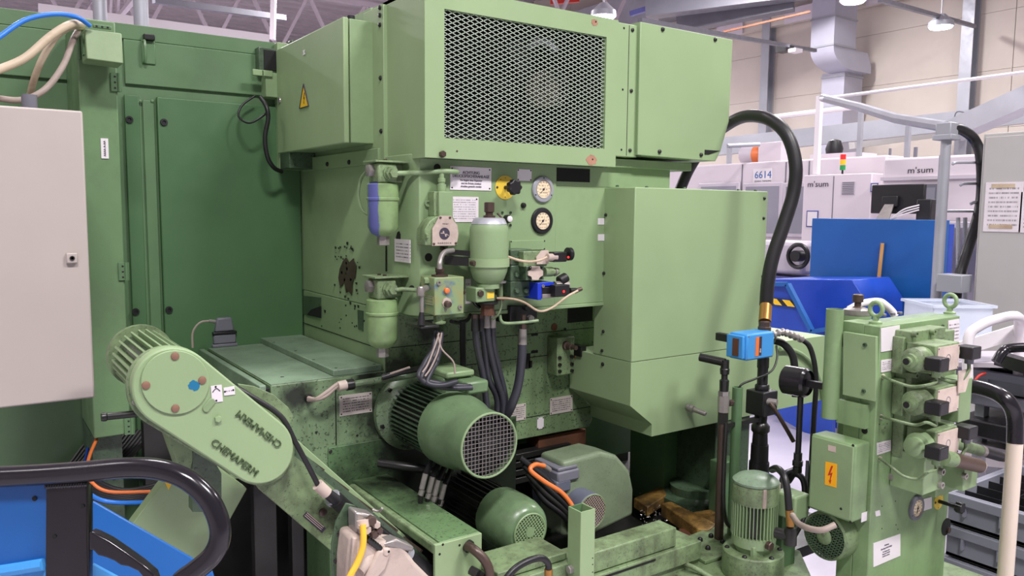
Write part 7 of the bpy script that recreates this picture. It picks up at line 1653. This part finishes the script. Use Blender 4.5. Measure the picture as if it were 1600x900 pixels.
a = at(1505, 622, 3.6)
MB().box(a.x, a.x+1.0, a.y-.8, a.y, a.z-.02, a.z+.04).build('shelf', M_['grey'], t, bevel=.01)
MB().box(a.x-.02, a.x+1.0, a.y-.8, a.y+.02, at(1505, 678, 3.6).z, at(1505, 650, 3.6).z).build('bumper', M_['black'], t, bevel=.01)
for yy in (a.y-.05, a.y-.6): MB().box(a.x+.05, a.x+.1, yy-.02, yy+.02, 0, a.z-.02).build('leg', M_['zinc'], t)
MB().box(a.x+.02, a.x+.9, a.y-.75, a.y-.05, .55, .57).build('lower_shelf', M_['offwhite2'], t)
q = at(1575, 720, 3.4)
tag(MB().bar(at(1562, 560, 3.2), at(1700, 600, 2.9), .06, .05).build('tool_case', M_['gloss']), 'long dark glossy case lying on the crate at the right edge', 'case')
tb('red_cable', 'short red cable in the crate beside the black handle', 'cable', [at(1522, 596, 3.4), at(1530, 587, 3.4), at(1540, 583, 3.4)], .006, 'red')
tb('push_bar', 'rear black bent cart handle above the crates', 'handle', [at(1556, 566, 3.0), at(1566, 551, 3.0), at(1580, 544, 3.0), at(1640, 542, 2.9)], .018, 'gloss', 16)
t = thing('push_cart', 'big black bent handle on a cream post at the right edge', 'cart', at(1580, 930, 2.35))
MB().tube([at(1470, 606, 2.5), at(1510, 603, 2.45), at(1545, 610, 2.4), at(1572, 625, 2.35), at(1585, 650, 2.35), at(1586, 692, 2.35)], .023, 18).build('grip_tube', M_['gloss'], t)
MB().cyl(at(1586, 690, 2.35), V((at(1586, 690, 2.35).x, at(1586, 690, 2.35).y, .2)), .022, n=20).build('post', paint('cream_post', (222, 206, 190), var=.04), t)
t = thing('aluminium_rack', 'white aluminium profile rack behind the crates', 'rack', at(1550, 740, 4.0))
for px in (1556,): 
    q = at(px, 700, 4.0); MB().box(q.x-.03, q.x+.03, q.y-.03, q.y+.03, 0, at(px, 655, 4.0).z).build('upright', M_['zinc'], t, bevel=.002)
MB().bar(at(1500, 715, 4.1), at(1640, 730, 3.8), .04, .05).build('cross_bar', M_['white'], t); MB().bar(at(1500, 665, 4.2), at(1640, 690, 3.8), .3, .02).build('table_top', M_['wood'], t)
# ================================================================ blue cart with black handle, lower left
D = 1.25
t = thing('tipping_cart', 'blue cart with a thick glossy black push handle at the lower left', 'cart', at(150, 1100, D))
Hh = [(-60, 748), (0, 745), (60, 742), (130, 737), (200, 731), (250, 734), (290, 748), (322, 775), (340, 808), (344, 840), (332, 868), (305, 892), (282, 910), (270, 940)]
MB().tube([at(a_, c_, D-.0006*(i if i < 6 else 6)) for i, (a_, c_) in enumerate(Hh)], .0165, 24, 8).build('push_handle', M_['gloss'], t)
k_ = D/FPX
def cpoly(pxs, D0, D1=None, th=.01): 
    P = [at(a_, c_, D0) for a_, c_ in pxs]; n_ = V((FW.x, FW.y, 0)).normalized(); return MB().prism(P, n_*th)
cpoly([(72, 762), (135, 757), (137, 980), (70, 980)], D-.0, th=.006).build('upright_plate', M_['gloss'], t, bevel=.001)
n_ = V((FW.x, FW.y, 0)).normalized()
MB().prism([at(135, 757, D), at(144, 758, D+.03), at(144, 990, D+.03), at(137, 985, D)], (.001, .001, 0)).build('upright_edge', M_['gloss'], t)
wb = MB()
random.seed(2)
for k in range(16): wb.lathe(at(74+k*4, 760-k*.25, D-.002), RT, [(.0035, -.003), (.0048, 0), (.0035, .003)], 8)
wb.build('weld_bead', M_['gloss'], t, stuff=True)
for px, py in ((129, 791), (85, 838)): MB().lathe(at(px, py, D-.001), -n_, [(.003, 0), (.003, .0006)], 12).build('hole', M_['dark'], t)
cpoly([(-80, 762), (75, 758), (75, 990), (-80, 990)], D+.012, th=.004).build('blue_front', M_['blue'], t)
for px, py in ((54, 779),): MB().lathe(at(px, py, D+.011), -n_, [(.004, 0), (.004, .0006)], 12).build('hole', M_['dark'], t)
# blue sheet receding right, and tray rim
MB().prism([at(144, 783, D+.25), at(330, 890, D+.35), at(350, 960, D+.35), at(144, 960, D+.25)], n_*.006).build('blue_side_sheet', M_['blue'], t, bevel=.002)
MB().tube([at(-40, 896, D+.005), at(0, 893, D+.005), at(68, 882, D+.005)], .010, 8, 2).build('light_rim', M_['bluelite'], t)
MB().prism([at(-60, 892, D+.008), at(72, 881, D+.008), at(72, 960, D+.008), at(-60, 960, D+.008)], n_*.003).build('lower_panel', M_['bluelite'], t)
MB().prism([at(144, 882, D+.05), at(200, 912, D+.1), at(144, 960, D+.05)], n_*.006).build('inner_panel', M_['bluelite'], t)
# lever
t = thing('release_lever', 'black plastic release lever with finger grip on the blue cart', 'lever', at(200, 880, D-.02))
lv = [(139, 831), (150, 835), (170, 845), (195, 862), (220, 880), (240, 897), (246, 915), (236, 920), (228, 908), (215, 893), (200, 886), (188, 884), (178, 877), (166, 872), (152, 868), (145, 860), (139, 861)]
MB().prism([at(a_, c_, D-.012) for a_, c_ in lv], n_*.018).build('lever', M_['gloss'], t, bevel=.004, seg=3)
